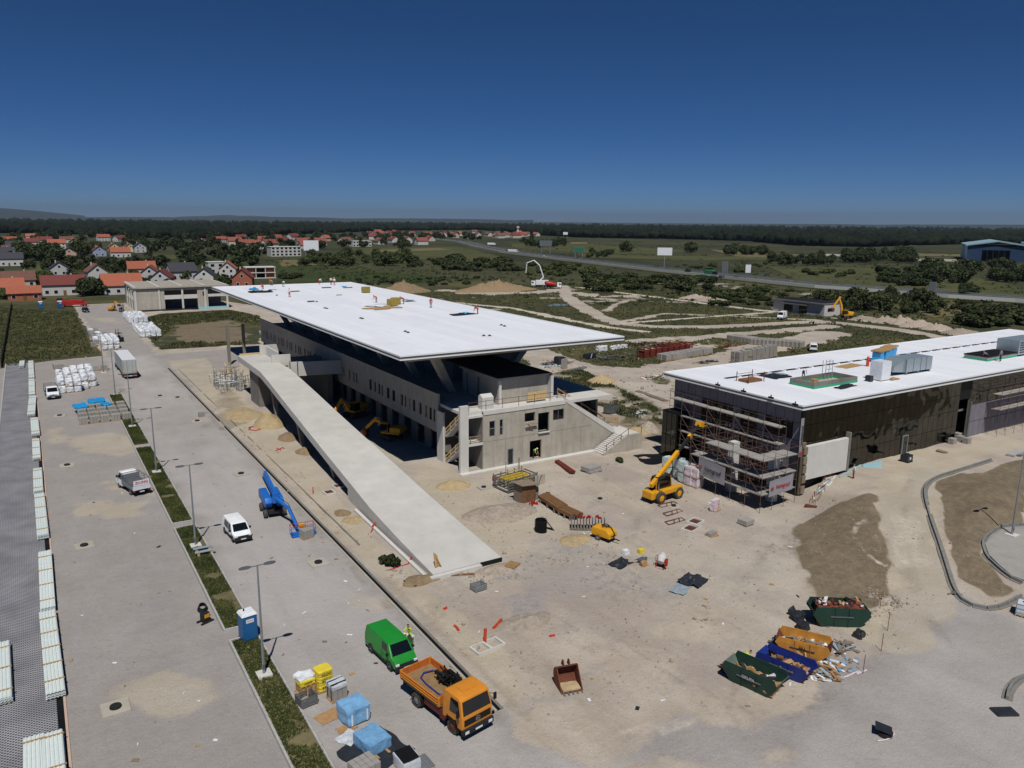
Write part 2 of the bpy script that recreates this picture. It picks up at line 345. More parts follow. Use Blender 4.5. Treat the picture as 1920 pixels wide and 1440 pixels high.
wild=(VX>60)&(VX<330)&(VY>100)&(VY<345)
soil=np.maximum(soil,np.where(wild,smooth(N3*.6+N1*.4,.56,.7)*.6,0))
HZ=terr(VX,VY)
amp=np.where(near,1,0)*(soil*(1-grav*.8))
HZ=HZ+amp*((N2-.5)*.4+(N1-.5)*.3)*np.where((VX>24.5),1,.15)*np.where((VX>43)&(VX<80)&(VY>82)&(VY<200),0,1)*np.where((VX>27)&(VX<37.5)&(VY>57),.2,1)
HZ=HZ+brown*np.where(VX>50,1,.3)*(N2-.45)*.7-ruts*.05
HZ=HZ+.5*(1-smooth(sdf_poly(w2([(1775,915),(1850,898),(1915,930),(1920,975),(1845,1000),(1830,1040),(1870,1090),(1815,1075),(1780,990)])),-2.5,.5))
me=bpy.data.meshes.new('ground');nx,ny=len(gx),len(gy)
co=np.column_stack((VX,VY,HZ)).astype(np.float32)
idx=np.arange(nx*ny).reshape(ny,nx);q=np.stack((idx[:-1,:-1],idx[:-1,1:],idx[1:,1:],idx[1:,:-1]),-1).reshape(-1,4)
me.vertices.add(len(co));me.vertices.foreach_set('co',co.ravel())
me.loops.add(q.size);me.loops.foreach_set('vertex_index',q.ravel().astype(np.int32))
me.polygons.add(len(q));me.polygons.foreach_set('loop_start',np.arange(0,q.size,4,dtype=np.int32));me.polygons.foreach_set('loop_total',np.full(len(q),4,dtype=np.int32))
me.update();me.polygons.foreach_set('use_smooth',np.ones(len(q),dtype=bool))
for nm,chs in(('surf_a',(soil,grav,sand,brown)),('surf_b',(pale,dark,light,cut))):
 at=me.color_attributes.new(nm,'FLOAT_COLOR','POINT');at.data.foreach_set('color',np.column_stack(chs).astype(np.float32).ravel())
ground=struct(link('ground',me))
GZ=HZ.reshape(ny,nx)
def gz(x,y):
 i=int(np.clip(np.searchsorted(gx,x)-1,0,nx-2));j=int(np.clip(np.searchsorted(gy,y)-1,0,ny-2))
 u=(x-gx[i])/(gx[i+1]-gx[i]);v=(y-gy[j])/(gy[j+1]-gy[j])
 return float((GZ[j,i]*(1-u)+GZ[j,i+1]*u)*(1-v)+(GZ[j+1,i]*(1-u)+GZ[j+1,i+1]*u)*v)
def at(px,py,dz=0.0):
 p=GT(px,py);p.z=gz(p.x,p.y)+dz;return p
def ground_material():
 m=bpy.data.materials.new('ground_soil');m.use_nodes=True;nt=m.node_tree;N=nt.nodes;L=nt.links;b=N['Principled BSDF']
 b.inputs['Roughness'].default_value=.95;b.inputs['Specular IOR Level'].default_value=.15
 g=N.new('ShaderNodeNewGeometry');P=g.outputs['Position']
 def nz(scale,det=6,ro=.6,sc=None):
  n=N.new('ShaderNodeTexNoise');n.inputs['Scale'].default_value=scale;n.inputs['Detail'].default_value=det;n.inputs['Roughness'].default_value=ro
  if sc:
   mp=N.new('ShaderNodeMapping');mp.inputs['Scale'].default_value=sc;mp.inputs['Rotation'].default_value=(0,0,.5);L.new(P,mp.inputs['Vector']);L.new(mp.outputs['Vector'],n.inputs['Vector'])
  else:L.new(P,n.inputs['Vector'])
  return n.outputs['Fac']
 def rmp(v,a,b_,c=0.,d=1.):
  r=N.new('ShaderNodeMapRange');r.interpolation_type='SMOOTHSTEP'
  for k,val in zip(('From Min','From Max','To Min','To Max'),(a,b_,c,d)):r.inputs[k].default_value=val
  L.new(v,r.inputs['Value']);return r.outputs['Result']
 def mix(f,a,b_):
  x=N.new('ShaderNodeMix');x.data_type='RGBA'
  for s_,v in(('A',a),('B',b_)):
   if isinstance(v,tuple):x.inputs[s_].default_value=(*v,1)
   else:L.new(v,x.inputs[s_])
  if isinstance(f,float):x.inputs['Factor'].default_value=f
  else:L.new(f,x.inputs['Factor'])
  return x.outputs['Result']
 def ma(op,a,b_):
  x=N.new('ShaderNodeMath');x.operation=op
  for i,v in enumerate((a,b_)):
   if isinstance(v,(int,float)):x.inputs[i].default_value=v
   else:L.new(v,x.inputs[i])
  return x.outputs[0]
 A=N.new('ShaderNodeAttribute');A.attribute_name='surf_a';sa=N.new('ShaderNodeSeparateColor');L.new(A.outputs['Color'],sa.inputs[0])
 B=N.new('ShaderNodeAttribute');B.attribute_name='surf_b';sb=N.new('ShaderNodeSeparateColor');L.new(B.outputs['Color'],sb.inputs[0])
 n_big=nz(.035,5);n_mid=nz(.22,6,.65);n_sm=nz(1.3,6,.7);n_fine=nz(7,4,.7);n_far=nz(.006,6,.65);n_streak=nz(.25,5,.65,(1,.18,1))
 def edge(mask,amt=.7):
  return rmp(ma('ADD',mask,ma('MULTIPLY',ma('SUBTRACT',ma('ADD',ma('MULTIPLY',n_sm,.55),ma('MULTIPLY',n_mid,.45)),.5),amt)),.32,.68)
 grass=mix(rmp(n_mid,.35,.7),lin((54,60,38)),lin((80,80,52)))
 grass=mix(rmp(n_big,.42,.68),grass,lin((96,92,60)))
 grass=mix(rmp(n_sm,.5,.8,0,.6),grass,lin((44,54,32)))
 farg=mix(rmp(n_far,.35,.62),lin((46,54,34)),lin((80,80,52)));farg=mix(rmp(n_big,.42,.62,0,.7),farg,lin((50,57,36)));farg=mix(rmp(n_mid,.5,.7,0,.6),farg,lin((40,48,30)))
 ln=N.new('ShaderNodeVectorMath');ln.operation='LENGTH';L.new(P,ln.inputs[0])
 grass=mix(rmp(ln.outputs['Value'],350.,600.),grass,farg)
 so=mix(rmp(n_mid,.3,.7),lin((182,169,153)),lin((195,184,169)));so=mix(rmp(n_streak,.42,.72,0,.65),so,lin((156,145,131)))
 so=mix(rmp(n_sm,.5,.8,0,.45),so,lin((152,137,118)))
 so=mix(rmp(n_big,.42,.62,0,.6),so,lin((192,184,170)))
 gv=mix(rmp(n_mid,.3,.7),lin((156,150,147)),lin((170,164,160)));gv=mix(rmp(n_big,.4,.65,0,.7),gv,lin((160,154,148)));gv=mix(rmp(n_streak,.5,.75,0,.5),gv,lin((172,171,172)))
 gv=mix(rmp(n_sm,.45,.75,0,.4),gv,lin((138,133,131)))
 gv=mix(rmp(nz(.6,5,.7),.52,.75,0,.6),gv,lin((170,162,152)))
 gv=mix(ma('MULTIPLY',sb.outputs[2],rmp(n_streak,.3,.62,.45,1)),gv,mix(n_mid,lin((172,168,165)),lin((194,189,184))))
 so=mix(rmp(nz(.09,6,.7),.46,.62,0,.65),so,lin((168,156,149)))
 sn=mix(rmp(n_mid,.35,.7),lin((188,175,150)),lin((198,187,167)))
 br=mix(rmp(n_sm,.3,.7),lin((112,100,82)),lin((138,124,102)));br=mix(rmp(n_mid,.45,.75,0,.6),br,lin((98,86,70)))
 pl=mix(rmp(n_sm,.3,.7),lin((188,178,160)),lin((212,204,190)))
 c=mix(edge(sa.outputs[0],.8),grass,so)
 c=mix(edge(sa.outputs[1],.9),c,gv)
 c=mix(ma('MULTIPLY',edge(sa.outputs[2],1.0),.6),c,sn)
 c=mix(edge(A.outputs['Alpha'],.6),c,br)
 c=mix(edge(sb.outputs[0],.7),c,pl)
 c=mix(ma('MULTIPLY',rmp(ma('ADD',sb.outputs[1],ma('MULTIPLY',ma('SUBTRACT',n_sm,.5),.8)),.25,.9),.5),c,lin((112,104,94)))
 vo=N.new('ShaderNodeTexVoronoi');vo.inputs['Scale'].default_value=8.0;L.new(P,vo.inputs['Vector'])
 sp=mix(rmp(vo.outputs['Color'],.25,.8),lin((120,114,108)),lin((206,202,194)))
 pres=ma('MULTIPLY',rmp(vo.outputs['Distance'],.12,.4,1,0),rmp(n_mid,.42,.62,.15,.75))
 bare=ma('MAXIMUM',edge(sa.outputs[0],.8),sa.outputs[1])
 c=mix(ma('MULTIPLY',ma('MULTIPLY',pres,bare),.42),c,sp)
 c=mix(rmp(n_fine,.3,.7,.0,.2),c,lin((92,86,78)))
 L.new(c,b.inputs['Base Color'])
 hgt=ma('ADD',ma('MULTIPLY',n_fine,.5),ma('MULTIPLY',n_sm,1.6))
 bp=N.new('ShaderNodeBump');bp.inputs['Strength'].default_value=.55;bp.inputs['Distance'].default_value=.12;L.new(hgt,bp.inputs['Height']);L.new(bp.outputs['Normal'],b.inputs['Normal'])
 return m
me.materials.append(ground_material())
SOIL=np.maximum.reduce([soil,grav,pale,brown]).reshape(ny,nx)
def bare_at(x,y):
 i=int(np.clip(np.searchsorted(gx,x)-1,0,nx-2));j=int(np.clip(np.searchsorted(gy,y)-1,0,ny-2));return float(SOIL[j,i])
 # long building with the big white roof
def z6(x,y):return(780+x/4.364,640+y/4.364)
def zr(x,y):return(400+x/4.571,640+y/4.571)
def roof_material():
 m=bpy.data.materials.new('roof_sheet');m.use_nodes=True;MATS['roof_sheet']=m;nt=m.node_tree;N=nt.nodes;L=nt.links;b=N['Principled BSDF']
 b.inputs['Roughness'].default_value=.55;b.inputs['Specular IOR Level'].default_value=.3
 g=N.new('ShaderNodeNewGeometry')
 br=N.new('ShaderNodeTexBrick');br.inputs['Scale'].default_value=1;br.inputs['Mortar Size'].default_value=.012;br.inputs['Brick Width'].default_value=22;br.inputs['Row Height'].default_value=1.9
 br.inputs['Color1'].default_value=(*lin((232,235,241)),1);br.inputs['Color2'].default_value=(*lin((240,243,248)),1);br.inputs['Mortar'].default_value=(*lin((196,198,203)),1)
 mp=N.new('ShaderNodeMapping');mp.inputs['Rotation'].default_value=(0,0,math.pi/2);L.new(g.outputs['Position'],mp.inputs['Vector']);L.new(mp.outputs['Vector'],br.inputs['Vector'])
 n=N.new('ShaderNodeTexNoise');n.inputs['Scale'].default_value=.22;n.inputs['Detail'].default_value=7;n.inputs['Roughness'].default_value=.7;L.new(g.outputs['Position'],n.inputs['Vector'])
 r=N.new('ShaderNodeMapRange');r.inputs['From Min'].default_value=.52;r.inputs['From Max'].default_value=.85;r.inputs['To Max'].default_value=.22;L.new(n.outputs['Fac'],r.inputs['Value'])
 x=N.new('ShaderNodeMix');x.data_type='RGBA';x.inputs['B'].default_value=(*lin((176,172,166)),1);L.new(r.outputs['Result'],x.inputs['Factor']);L.new(br.outputs['Color'],x.inputs['A']);L.new(x.outputs['Result'],b.inputs['Base Color'])
 bp=N.new('ShaderNodeBump');bp.inputs['Strength'].default_value=.2;bp.inputs['Distance'].default_value=.03;L.new(br.outputs['Fac'],bp.inputs['Height']);bp.invert=True;L.new(bp.outputs['Normal'],b.inputs['Normal'])
 return m
roof_material()
def flat_roof(par,x0,x1,y0,y1,zt,under='concrete_dark'):
 """overhanging flat roof: sheet top, grey fascia recess, white drip edge, underside"""
 mb=MB();mb.box(x0+.05,x1-.05,y0+.05,y1-.05,zt-.08,zt);r=mb.build('roof_sheet','roof_sheet',par)
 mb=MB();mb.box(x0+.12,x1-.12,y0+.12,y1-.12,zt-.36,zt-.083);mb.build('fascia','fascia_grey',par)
 mb=MB();mb.box(x0,x1,y0,y1,zt-.50,zt-.363);mb.build('drip_edge','fascia_white',par)
 mb=MB()
 for a in(0,1):mb.box(x0,x1,(y0,y1-.14)[a],(y0+.14,y1)[a],zt-.079,zt+.09)
 for a in(0,1):mb.box((x0,x1-.14)[a],(x0+.14,x1)[a],y0+.143,y1-.143,zt-.079,zt+.09)
 mb.build('roof_upstand','fascia_white',par)
 i=2.2;z1,z2=zt-.503,zt-1.15
 mb=MB();mb.hexa([(x0+i,y0+i,z2),(x1-i,y0+i,z2),(x1-i,y1-i,z2),(x0+i,y1-i,z2),(x0+.05,y0+.05,z1),(x1-.05,y0+.05,z1),(x1-.05,y1-.05,z1),(x0+.05,y1-.05,z1)])
 mb.build('soffit',under,par)
 return r
b1=thing('terminal_building','long raw concrete building beneath a huge flat white overhanging roof','building',(45,84,0))
def inb1(o):o.location=Vector(o.location)-Vector((45,84,0));return o
RZ=16.1
before=set(bpy.data.objects)
flat_roof(b1,36.6,71.0,84.1,193.4,RZ)
FY=84.46
ops=dict(win1=(49.12,50.01,4.37,6.47),win2=(50.69,51.21,4.37,6.5),open1=(54.6,56.27,5.6,6.86),open2=(56.75,58.6,3.95,6.6),win3=(59.2,61.04,5.27,6.77),door1=(51.91,52.84,.05,2.33),door2=(55.47,57.38,.3,2.87))
holes=[(v[0]-48.2,v[1]-48.2,v[2],v[3])for v in ops.values()]
mb=MB();wall(mb,(48.2,FY,0),(1,0),13.4,7.72,holes,.3);mb.build('front_wall','concrete',b1)
mb=MB();mb.prismY([(61.6,-.2),(66.2,-.2),(69.9,2.1),(69.9,2.6),(61.6,7.72)],FY,FY+.3);mb.build('stair_wall','concrete',b1)
mb=MB();mb.hexa([(61.2,FY-.06,7.72),(61.2,FY+.42,7.72),(69.9,FY+.42,2.0),(69.9,FY-.06,2.0),(61.2,FY-.06,8.25),(61.2,FY+.42,8.25),(70.1,FY+.42,2.75),(70.1,FY-.06,2.75)]);mb.build('sloping_parapet','concrete_pale',b1)
mb=MB();mb.box(48.2,61.196,FY-.08,FY+.45,7.4,7.95);mb.build('deck_edge','concrete_pale',b1)
for n in('win1','win2','win3'):
 v=ops[n];frame(b1,(48.2,FY,0),(1,0),v[0]-48.2,v[1]-48.2,v[2],v[3],.08,.12,.06,'galv' if n!='win3' else 'steel',True,1 if n=='win3' else 0,0 if n=='win3' else 1)
frame(b1,(48.2,FY,0),(1,0),51.91-48.2,52.84-48.2,.05,2.33,.1,.14,-.05,'galv',True,0,0,'door_frame')
frame(b1,(48.2,FY,0),(1,0),55.47-48.2,57.38-48.2,.3,2.87,.06,.1,.1,'timber_grey',False,0,0,'door_frame')
mb=MB();mb.box(56.75,58.6,FY-.25,FY+.3,3.8,3.95);mb.build('sill','concrete_pale',b1)
mb=MB();mb.bar((54.5,FY-.5,5.5),(56.4,FY-.35,5.35),.25,.08);mb.bar((54.8,FY-.5,5.45),(55.9,FY-.02,4.4),.1);mb.build('shoring_board','timber',b1)
mb=MB()
for z in(3.78,):mb.box(48.4,66,FY-.012,FY+.02,z-.02,z+.02)
mb.build('pour_joint','concrete_dark',b1)
for x in(51.6,54.3,58.95,61.5,64.0):mb=MB();mb.box(x-.012,x+.012,FY-.008,FY+.02,0,3.75);mb.build('panel_joint','concrete_dark',b1)
mb=MB();mb.box(44.6,66.3,83.6,FY-.004,-.3,.12);mb.build('plinth','concrete_pale',b1)
mb=MB();mb.box(44.85,46.05,FY,FY+.42,-.3,8.9);mb.build('pier','concrete_pale',b1)
mb=MB();mb.box(45.15,45.45,90.0,91.8,-.3,6.9);mb.build('pier','concrete_pale',b1)
for z in(3.72,7.45):
 mb=MB();mb.box(46.05,48.2,FY+.02,FY+2.2,z-.28,z);mb.build('landing','concrete_pale',b1)
for z in(3.72,):
 mb=MB()
 for k in range(3):mb.bar((46.1,FY+.1,z+.35+.3*k),(48.1,FY+.1,z+.35+.3*k),.05,.12)
 for x in(46.4,47.8):mb.bar((x,FY+.14,z),(x,FY+.14,z+1.1),.08)
 mb.build('guard_rail','timber_grey',b1)
for z0 in(.0,3.72):
 mb=MB()
 for k in range(11):
  y=85.6+k*.38;mb.box(45.47,46.6,y,y+.4,z0+3.3-k*.3,z0+3.6-k*.3)
 mb.prismX([(85.6,z0+3.0),(89.8,z0-.2),(90.1,z0+.0),(86.0,z0+3.3)],45.5,46.55);mb.build('stair_flight','concrete_pale',b1)
 mb=MB();mb.bar((45.42,85.4,z0+4.1),(45.42,89.8,z0+.9),.06,.16);mb.bar((45.42,85.4,z0+3.6),(45.42,89.8,z0+.4),.06,.16)
 for k in range(4):y=85.5+k*1.4;mb.bar((45.4,y,z0+3.1-k*1.02),(45.4,y,z0+4.2-k*1.02),.08)
 mb.build('stair_rail','timber_pale',b1)
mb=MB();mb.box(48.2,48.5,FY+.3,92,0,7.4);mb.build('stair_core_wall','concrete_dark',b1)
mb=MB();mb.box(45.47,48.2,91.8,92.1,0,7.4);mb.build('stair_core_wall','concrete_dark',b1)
mb=MB();mb.box(45.8,69.8,FY+.46,186,7.3,7.7);mb.build('deck','concrete_pale',b1)
bk=MB();BY=87.4
wall(bk,(52.2,BY,7.7),(1,0),8.3,3.4,(),.3);wall(bk,(52.2,97.5,7.7),(0,-1),9.8,3.4,[(1.0,1.6,.1,2.9),(4.2,4.9,.1,2.9)],.3)
bk.box(52.5,60.5,97.2,97.5,7.7,11.1);bk.box(60.2,60.5,BY+.3,97.2,7.7,11.1)
bk.build('upper_block','concrete',b1)
mb=MB();mb.box(51.9,60.8,BY-.35,98,11.1,11.36);mb.build('block_cornice','concrete',b1)
mb=MB();mb.box(52.2,60.5,BY-.05,103,11.363,11.5);mb.build('block_roof','black_membrane',b1)
mb=MB();mb.box(52.1,52.45,BY-.45,BY-.004,7.7,11.09);mb.build('block_fin','concrete_pale',b1)
mb=MB();mb.box(60.2,60.6,BY-.9,BY-.004,7.7,11.09);mb.build('block_fin','concrete_pale',b1)
mb=MB();mb.prismX([(85.9,7.7),(87.0,7.7),(87.0,9.4),(86.6,9.7),(85.9,9.3)],48.9,50.6);mb.build('parapet_stub','concrete_pale',b1)
def rail(pts,h=1.05,sp=2.2,m='rust',post=.05,board=.14,nm='guard_rail',bm='timber'):
 mb2=MB()
 for a,b in zip(pts[:-1],pts[1:]):
  a=Vector(a);b=Vector(b);n=max(1,int((b-a).length/sp))
  for k in range(n+1):q=a.lerp(b,k/n);mb=MB();mb.bar(q,q+Vector((0,0,h+.1)),post);mb.build('rail_post',m,b1)
  for hh in(h,h*.5):mb2=MB();mb2.bar(a+Vector((0,0,hh)),b+Vector((0,0,hh)),.035,board);mb2.build('rail_board',bm,b1)
rail([(46.2,FY+.2,8.0),(61.3,FY+.2,8.0)],1.2,2.4,'rust',.05,.05,bm='rust')
rail([(61.5,FY+2.3,7.9),(70.0,FY+2.3,2.6),(72.4,FY+2.0,2.2)],1.2,1.5,'timber',.09,.16)
mb=MB();mb.box(56.2,59.3,86.3,86.45,8.0,9.1);mb.build('formwork_board','timber_pale',b1)
mb=MB()
for k in range(18):
 x=61.8+k*.45;mb.box(x,x+.47,FY+.43,FY+2.4,7.3-k*.3,7.6-k*.3)
mb.build('stair_flight','concrete_pale',b1)
mb=MB()
for k in range(12):
 mb.box(66.0+k*.34,70.2,81.9,84.2,k*.18,k*.18+.18)
mb.build('stair_flight','concrete_pale',b1)
mb=MB();mb.box(70.2,73.0,81.9,87.2,-.3,2.16);mb.build('stair_landing','concrete_pale',b1)
mb=MB();mb.prismY([(66.0,-.3),(70.2,-.3),(73,-.3),(73,2.3),(70.2,2.3),(66.0,.15)],81.7,81.897);mb.build('stair_cheek','concrete',b1)
mb=MB()
for k in range(4):x=66.6+k*1.3;mb.bar((x,81.8,.3+k*.62),(x,81.8,1.4+k*.62),.06)
mb.bar((66.2,81.8,1.2),(70.9,81.8,3.4),.05);mb.bar((70.9,81.8,3.4),(72.9,81.8,3.3),.05);mb.bar((72.9,81.8,2.2),(72.9,81.8,3.35),.06)
mb.build('stair_rail','rust',b1)
wz=[(1337,1357),(1378,1395),(1415,1430),(1440,1455),(1487,1510),(1533,1558),(1605,1628),(1640,1652),(1680,1690),(1708,1730),(1760,1785),(1813,1830),(1850,1872),(1885,1900)]
SX=45.5
hy=[]
for a,b in wz:
 ya=PX(*zr(a,400+(a-1337)*.45),SX)[1];yb=PX(*zr(b,400+(b-1337)*.45),SX)[1];hy.append((min(ya,yb),max(ya,yb)))
holes=[(186-b,186-a,4.95,6.65)for a,b in hy]
y=122.5
while y<184:
 for g in(0,1.3,3.4):holes.append((186-y-g-.7,186-y-g,4.95,6.65))
 y+=6.3
mb=MB();wall(mb,(SX,186,0),(0,-1),186-92.15,9.0,holes,.3,3.6);mb.build('side_wall','concrete',b1)
for h in holes[:14]:frame(b1,(SX,186,0),(0,-1),h[0],h[1],h[2],h[3],.05,.1,.12,'timber_pale' if random.random()<.3 else 'black')
lo=[]
y=94.0
while y<182:lo.append((186-y-2.6,186-y,0.2,2.9));y+=4.6
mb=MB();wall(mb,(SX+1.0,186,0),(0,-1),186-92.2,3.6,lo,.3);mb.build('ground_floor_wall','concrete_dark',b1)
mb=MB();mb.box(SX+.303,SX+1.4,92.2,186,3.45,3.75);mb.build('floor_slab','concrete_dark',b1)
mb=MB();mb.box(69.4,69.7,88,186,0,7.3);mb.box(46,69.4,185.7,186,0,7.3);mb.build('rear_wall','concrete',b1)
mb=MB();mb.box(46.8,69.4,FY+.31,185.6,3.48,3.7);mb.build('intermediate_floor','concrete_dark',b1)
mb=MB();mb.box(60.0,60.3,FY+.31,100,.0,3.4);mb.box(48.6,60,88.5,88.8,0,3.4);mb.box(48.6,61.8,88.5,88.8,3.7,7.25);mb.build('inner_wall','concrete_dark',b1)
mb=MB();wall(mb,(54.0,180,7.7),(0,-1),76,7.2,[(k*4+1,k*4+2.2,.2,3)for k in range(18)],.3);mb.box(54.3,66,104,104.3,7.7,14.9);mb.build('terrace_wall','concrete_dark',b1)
def incl(x0,y0,z0,x1,y1,z1,wa=1.0,wb=1.7,dep=.55):
 mb=MB();mb.hexa([(x0-dep,y0-wa/2,z0),(x0+dep,y0-wa/2,z0),(x0+dep,y0+wa/2,z0),(x0-dep,y0+wa/2,z0),(x1-dep,y1-wb/2,z1),(x1+dep,y1-wb/2,z1),(x1+dep,y1+wb/2,z1),(x1-dep,y1+wb/2,z1)])
 mb.build('inclined_column','concrete',b1,bevel=.03)
for k in range(8):
 y=97.3+k*11.6
 incl(50.3,y,7.7,45.6,y-2.5,15.0)
 incl(60.5 if k==0 else 62.0,y-.5,11.4 if k==0 else 7.7,65.2,y+1.6,15.0,1.3,1.6,.6)
for x,y in((36.4,178.0),(39.6,177.5)):
 mb=MB();mb.box(x-.3,x+.3,y-.3,y+.3,0,9.0);mb.build('rear_post','concrete_dark',b1)
for o in set(bpy.data.objects)-before:
 if o.parent is b1:inb1(o)
 # pedestrian ramp
before=set(bpy.data.objects)
rp=thing('concrete_ramp','long pale concrete pedestrian ramp rising towards the white roofed building','ramp',(32,60,0))
prof=[(59.4,.42,28.65,35.9),(67,.9,28.72,36.0),(75,1.55,28.85,36.05),(83,2.35,29.2,36.1),(91,3.2,29.5,36.1),(99,4.0,29.85,36.1),(107,4.85,30.2,36.1),(115,5.7,30.55,36.15),(123,6.5,30.95,36.2),(129.6,7.08,31.25,36.25),(138,7.12,31.4,36.3),(147,7.15,31.5,36.3)]
for i,(a,b)in enumerate(zip(prof[:-1],prof[1:])):
 solid=b[0]<=83.5
 ta,tb=(a[1]+.3,b[1]+.3)if solid else(1.05,1.05)
 def ring(q,t):return[(q[2],q[0]),(q[3],q[0])]
 g=.012
 mb=MB();ya,yb=a[0]+(g if i else 0),b[0]
 mb.hexa([(a[2],ya,a[1]-ta),(a[3],ya,a[1]-ta),(b[3],yb,b[1]-tb),(b[2],yb,b[1]-tb),(a[2],ya,a[1]),(a[3],ya,a[1]),(b[3],yb,b[1]),(b[2],yb,b[1])])
 mb.build('ramp_slab','concrete_deck',rp)
for q in prof[4:-1:2]:
 for sx in(q[2]+1.0,q[3]-1.0):
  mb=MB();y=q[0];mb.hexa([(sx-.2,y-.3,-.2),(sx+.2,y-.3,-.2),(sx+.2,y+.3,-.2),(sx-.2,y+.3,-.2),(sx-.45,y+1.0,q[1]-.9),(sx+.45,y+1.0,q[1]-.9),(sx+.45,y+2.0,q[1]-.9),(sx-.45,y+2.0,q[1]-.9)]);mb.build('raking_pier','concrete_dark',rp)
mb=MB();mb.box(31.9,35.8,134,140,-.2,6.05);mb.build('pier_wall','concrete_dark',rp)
mb=MB();mb.box(33.6,35.95,59.28,59.398,.0,.40);mb.build('end_plate','black_membrane',rp)
mb=MB();mb.box(28.3,33.6,59.0,59.397,-.1,.28);mb.build('end_kerb','concrete_pale',rp)
mb=MB();mb.hexa([(28.0,59.2,-.1),(28.3,59.2,-.1),(28.75,79,-.1),(28.4,79,-.1),(28.0,59.2,.2),(28.3,59.2,.2),(28.75,79,.25),(28.4,79,.25)]);mb.build('side_footing','concrete_pale',rp)
mb=MB();mb.box(31.9,36.2,146.8,147.3,6.2,7.4);mb.build('shutter_board','timber_pale',rp)
for o in set(bpy.data.objects)-before:
 if o.parent is rp:o.location=Vector(o.location)-Vector((32,60,0))
before=set(bpy.data.objects)
lb=thing('link_bridge','concrete link bridge with high parapets between ramp head and side facade','bridge',(41,132,0))
mb=MB();mb.box(36.35,45.4,130.5,146,5.9,6.25);mb.build('bridge_deck','concrete',lb)
mb=MB();mb.hexa([(36.2,130.0,5.7),(45.45,130.0,5.35),(45.45,130.4,5.35),(36.2,130.4,5.7),(36.2,130.0,8.15),(45.45,130.0,7.75),(45.45,130.4,7.75),(36.2,130.4,8.15)]);mb.build('parapet','concrete_pale',lb)
mb=MB();mb.hexa([(34.9,136.0,7.05),(38.2,136.0,7.0),(38.2,136.3,7.0),(34.9,136.3,7.05),(34.9,136.0,8.6),(38.2,136.0,8.5),(38.2,136.3,8.5),(34.9,136.3,8.6)]);mb.build('parapet','concrete_pale',lb)
mb=MB();mb.box(35.2,38.6,145.2,145.5,7.16,9.0);mb.build('parapet','concrete_pale',lb)
mb=MB();mb.box(36.32,36.6,138,145,7.16,8.8);mb.build('parapet','concrete_pale',lb)
mb=MB();mb.box(38.5,39.2,131.5,133,-.2,5.9);mb.box(43.2,44.2,131.5,145,-.2,5.9);mb.build('bridge_pier','concrete_dark',lb)
for x in(36.3,37.6):
 mb=MB();mb.bar((x,129.85,6.0),(x,129.85,8.4),.09,.12);mb.build('shutter_post','rust',lb)
for o in set(bpy.data.objects)-before:
 if o.parent is lb:o.location=Vector(o.location)-Vector((41,132,0))
 # glazed building on the right
def z7(x,y):return(1180+x/4.234,640+y/4.234)
def z8(x,y):return(1480+x/4.236,640+y/4.236)
b2=thing('glazed_building','two storey building with dark mirror glass facade and flat white roof','building',(75,57,0))
before=set(bpy.data.objects)
X0,X1,Y0,Y1,RT=74.2,168.0,55.9,79.4,11.45
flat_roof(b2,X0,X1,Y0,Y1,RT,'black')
WX,WY=75.5,56.7
def glass_mat():
 m=bpy.data.materials.new('mirror_glass');m.use_nodes=True;MATS['mirror_glass']=m;nt=m.node_tree;N=nt.nodes;L=nt.links;b=N['Principled BSDF']
 b.inputs['Base Color'].default_value=(.075,.075,.068,1);b.inputs['Metallic'].default_value=1;b.inputs['Roughness'].default_value=.045
 g=N.new('ShaderNodeNewGeometry');n=N.new('ShaderNodeTexNoise');n.inputs['Scale'].default_value=.22;n.inputs['Detail'].default_value=2;L.new(g.outputs['Position'],n.inputs['Vector'])
 oi=N.new('ShaderNodeObjectInfo');ad=N.new('ShaderNodeMath');ad.operation='MULTIPLY_ADD';ad.inputs[1].default_value=.25
 L.new(oi.outputs['Random'],ad.inputs[0]);L.new(n.outputs['Fac'],ad.inputs[2])
 bp=N.new('ShaderNodeBump');bp.inputs['Strength'].default_value=1;bp.inputs['Distance'].default_value=.3;L.new(n.outputs['Fac'],bp.inputs['Height']);L.new(bp.outputs['Normal'],b.inputs['Normal'])
 return m
glass_mat()
mat('panel_violet',lin((122,118,128)),.7,.1,1.2)
mat('dark_frame',lin((26,24,24)),.5,.1)
rng=random.Random(3)
xs=[WX+.25+k*1.19 for k in range(29)]
zs=[(2.1,4.35),(4.35,6.6),(6.6,8.75),(8.75,10.85)]
mb=MB();mb.box(84.0,109.2,WY+.14,WY+.3,2.0,10.9);mb.box(WX,84.0,WY+.14,WY+.3,6.3,10.9);mb.build('curtain_wall_frame','black',b2)
pane_me={}
def pane(x0,x1,z0,z1):
 key=(round(x1-x0,2),round(z1-z0,2));w,h=key[0]-.05,key[1]-.05
 if key not in pane_me:
  mb=MB();mb.box(-w/2,w/2,-.03,.0,-h/2,h/2);o=mb.build('pane','mirror_glass',b2);pane_me[key]=o.data
 else:o=link('pane',pane_me[key],b2)
 o.location=((x0+x1)/2,WY+.1,(z0+z1)/2);o.rotation_euler=(rng.gauss(0,.004),0,rng.gauss(0,.005));return o
for k in range(28):
 for z0,z1 in zs:
  if xs[k+1]<84.3 and z0<6:continue
  if xs[k+1]<84.3 and z0<6.7:z0=6.4
  pane(xs[k],xs[k+1],z0,z1)
x=112.0;k=0
mb=MB();mb.box(112,166,WY+.14,WY+.4,2.0,10.9);mb.build('rear_shell_wall','concrete_dark',b2)
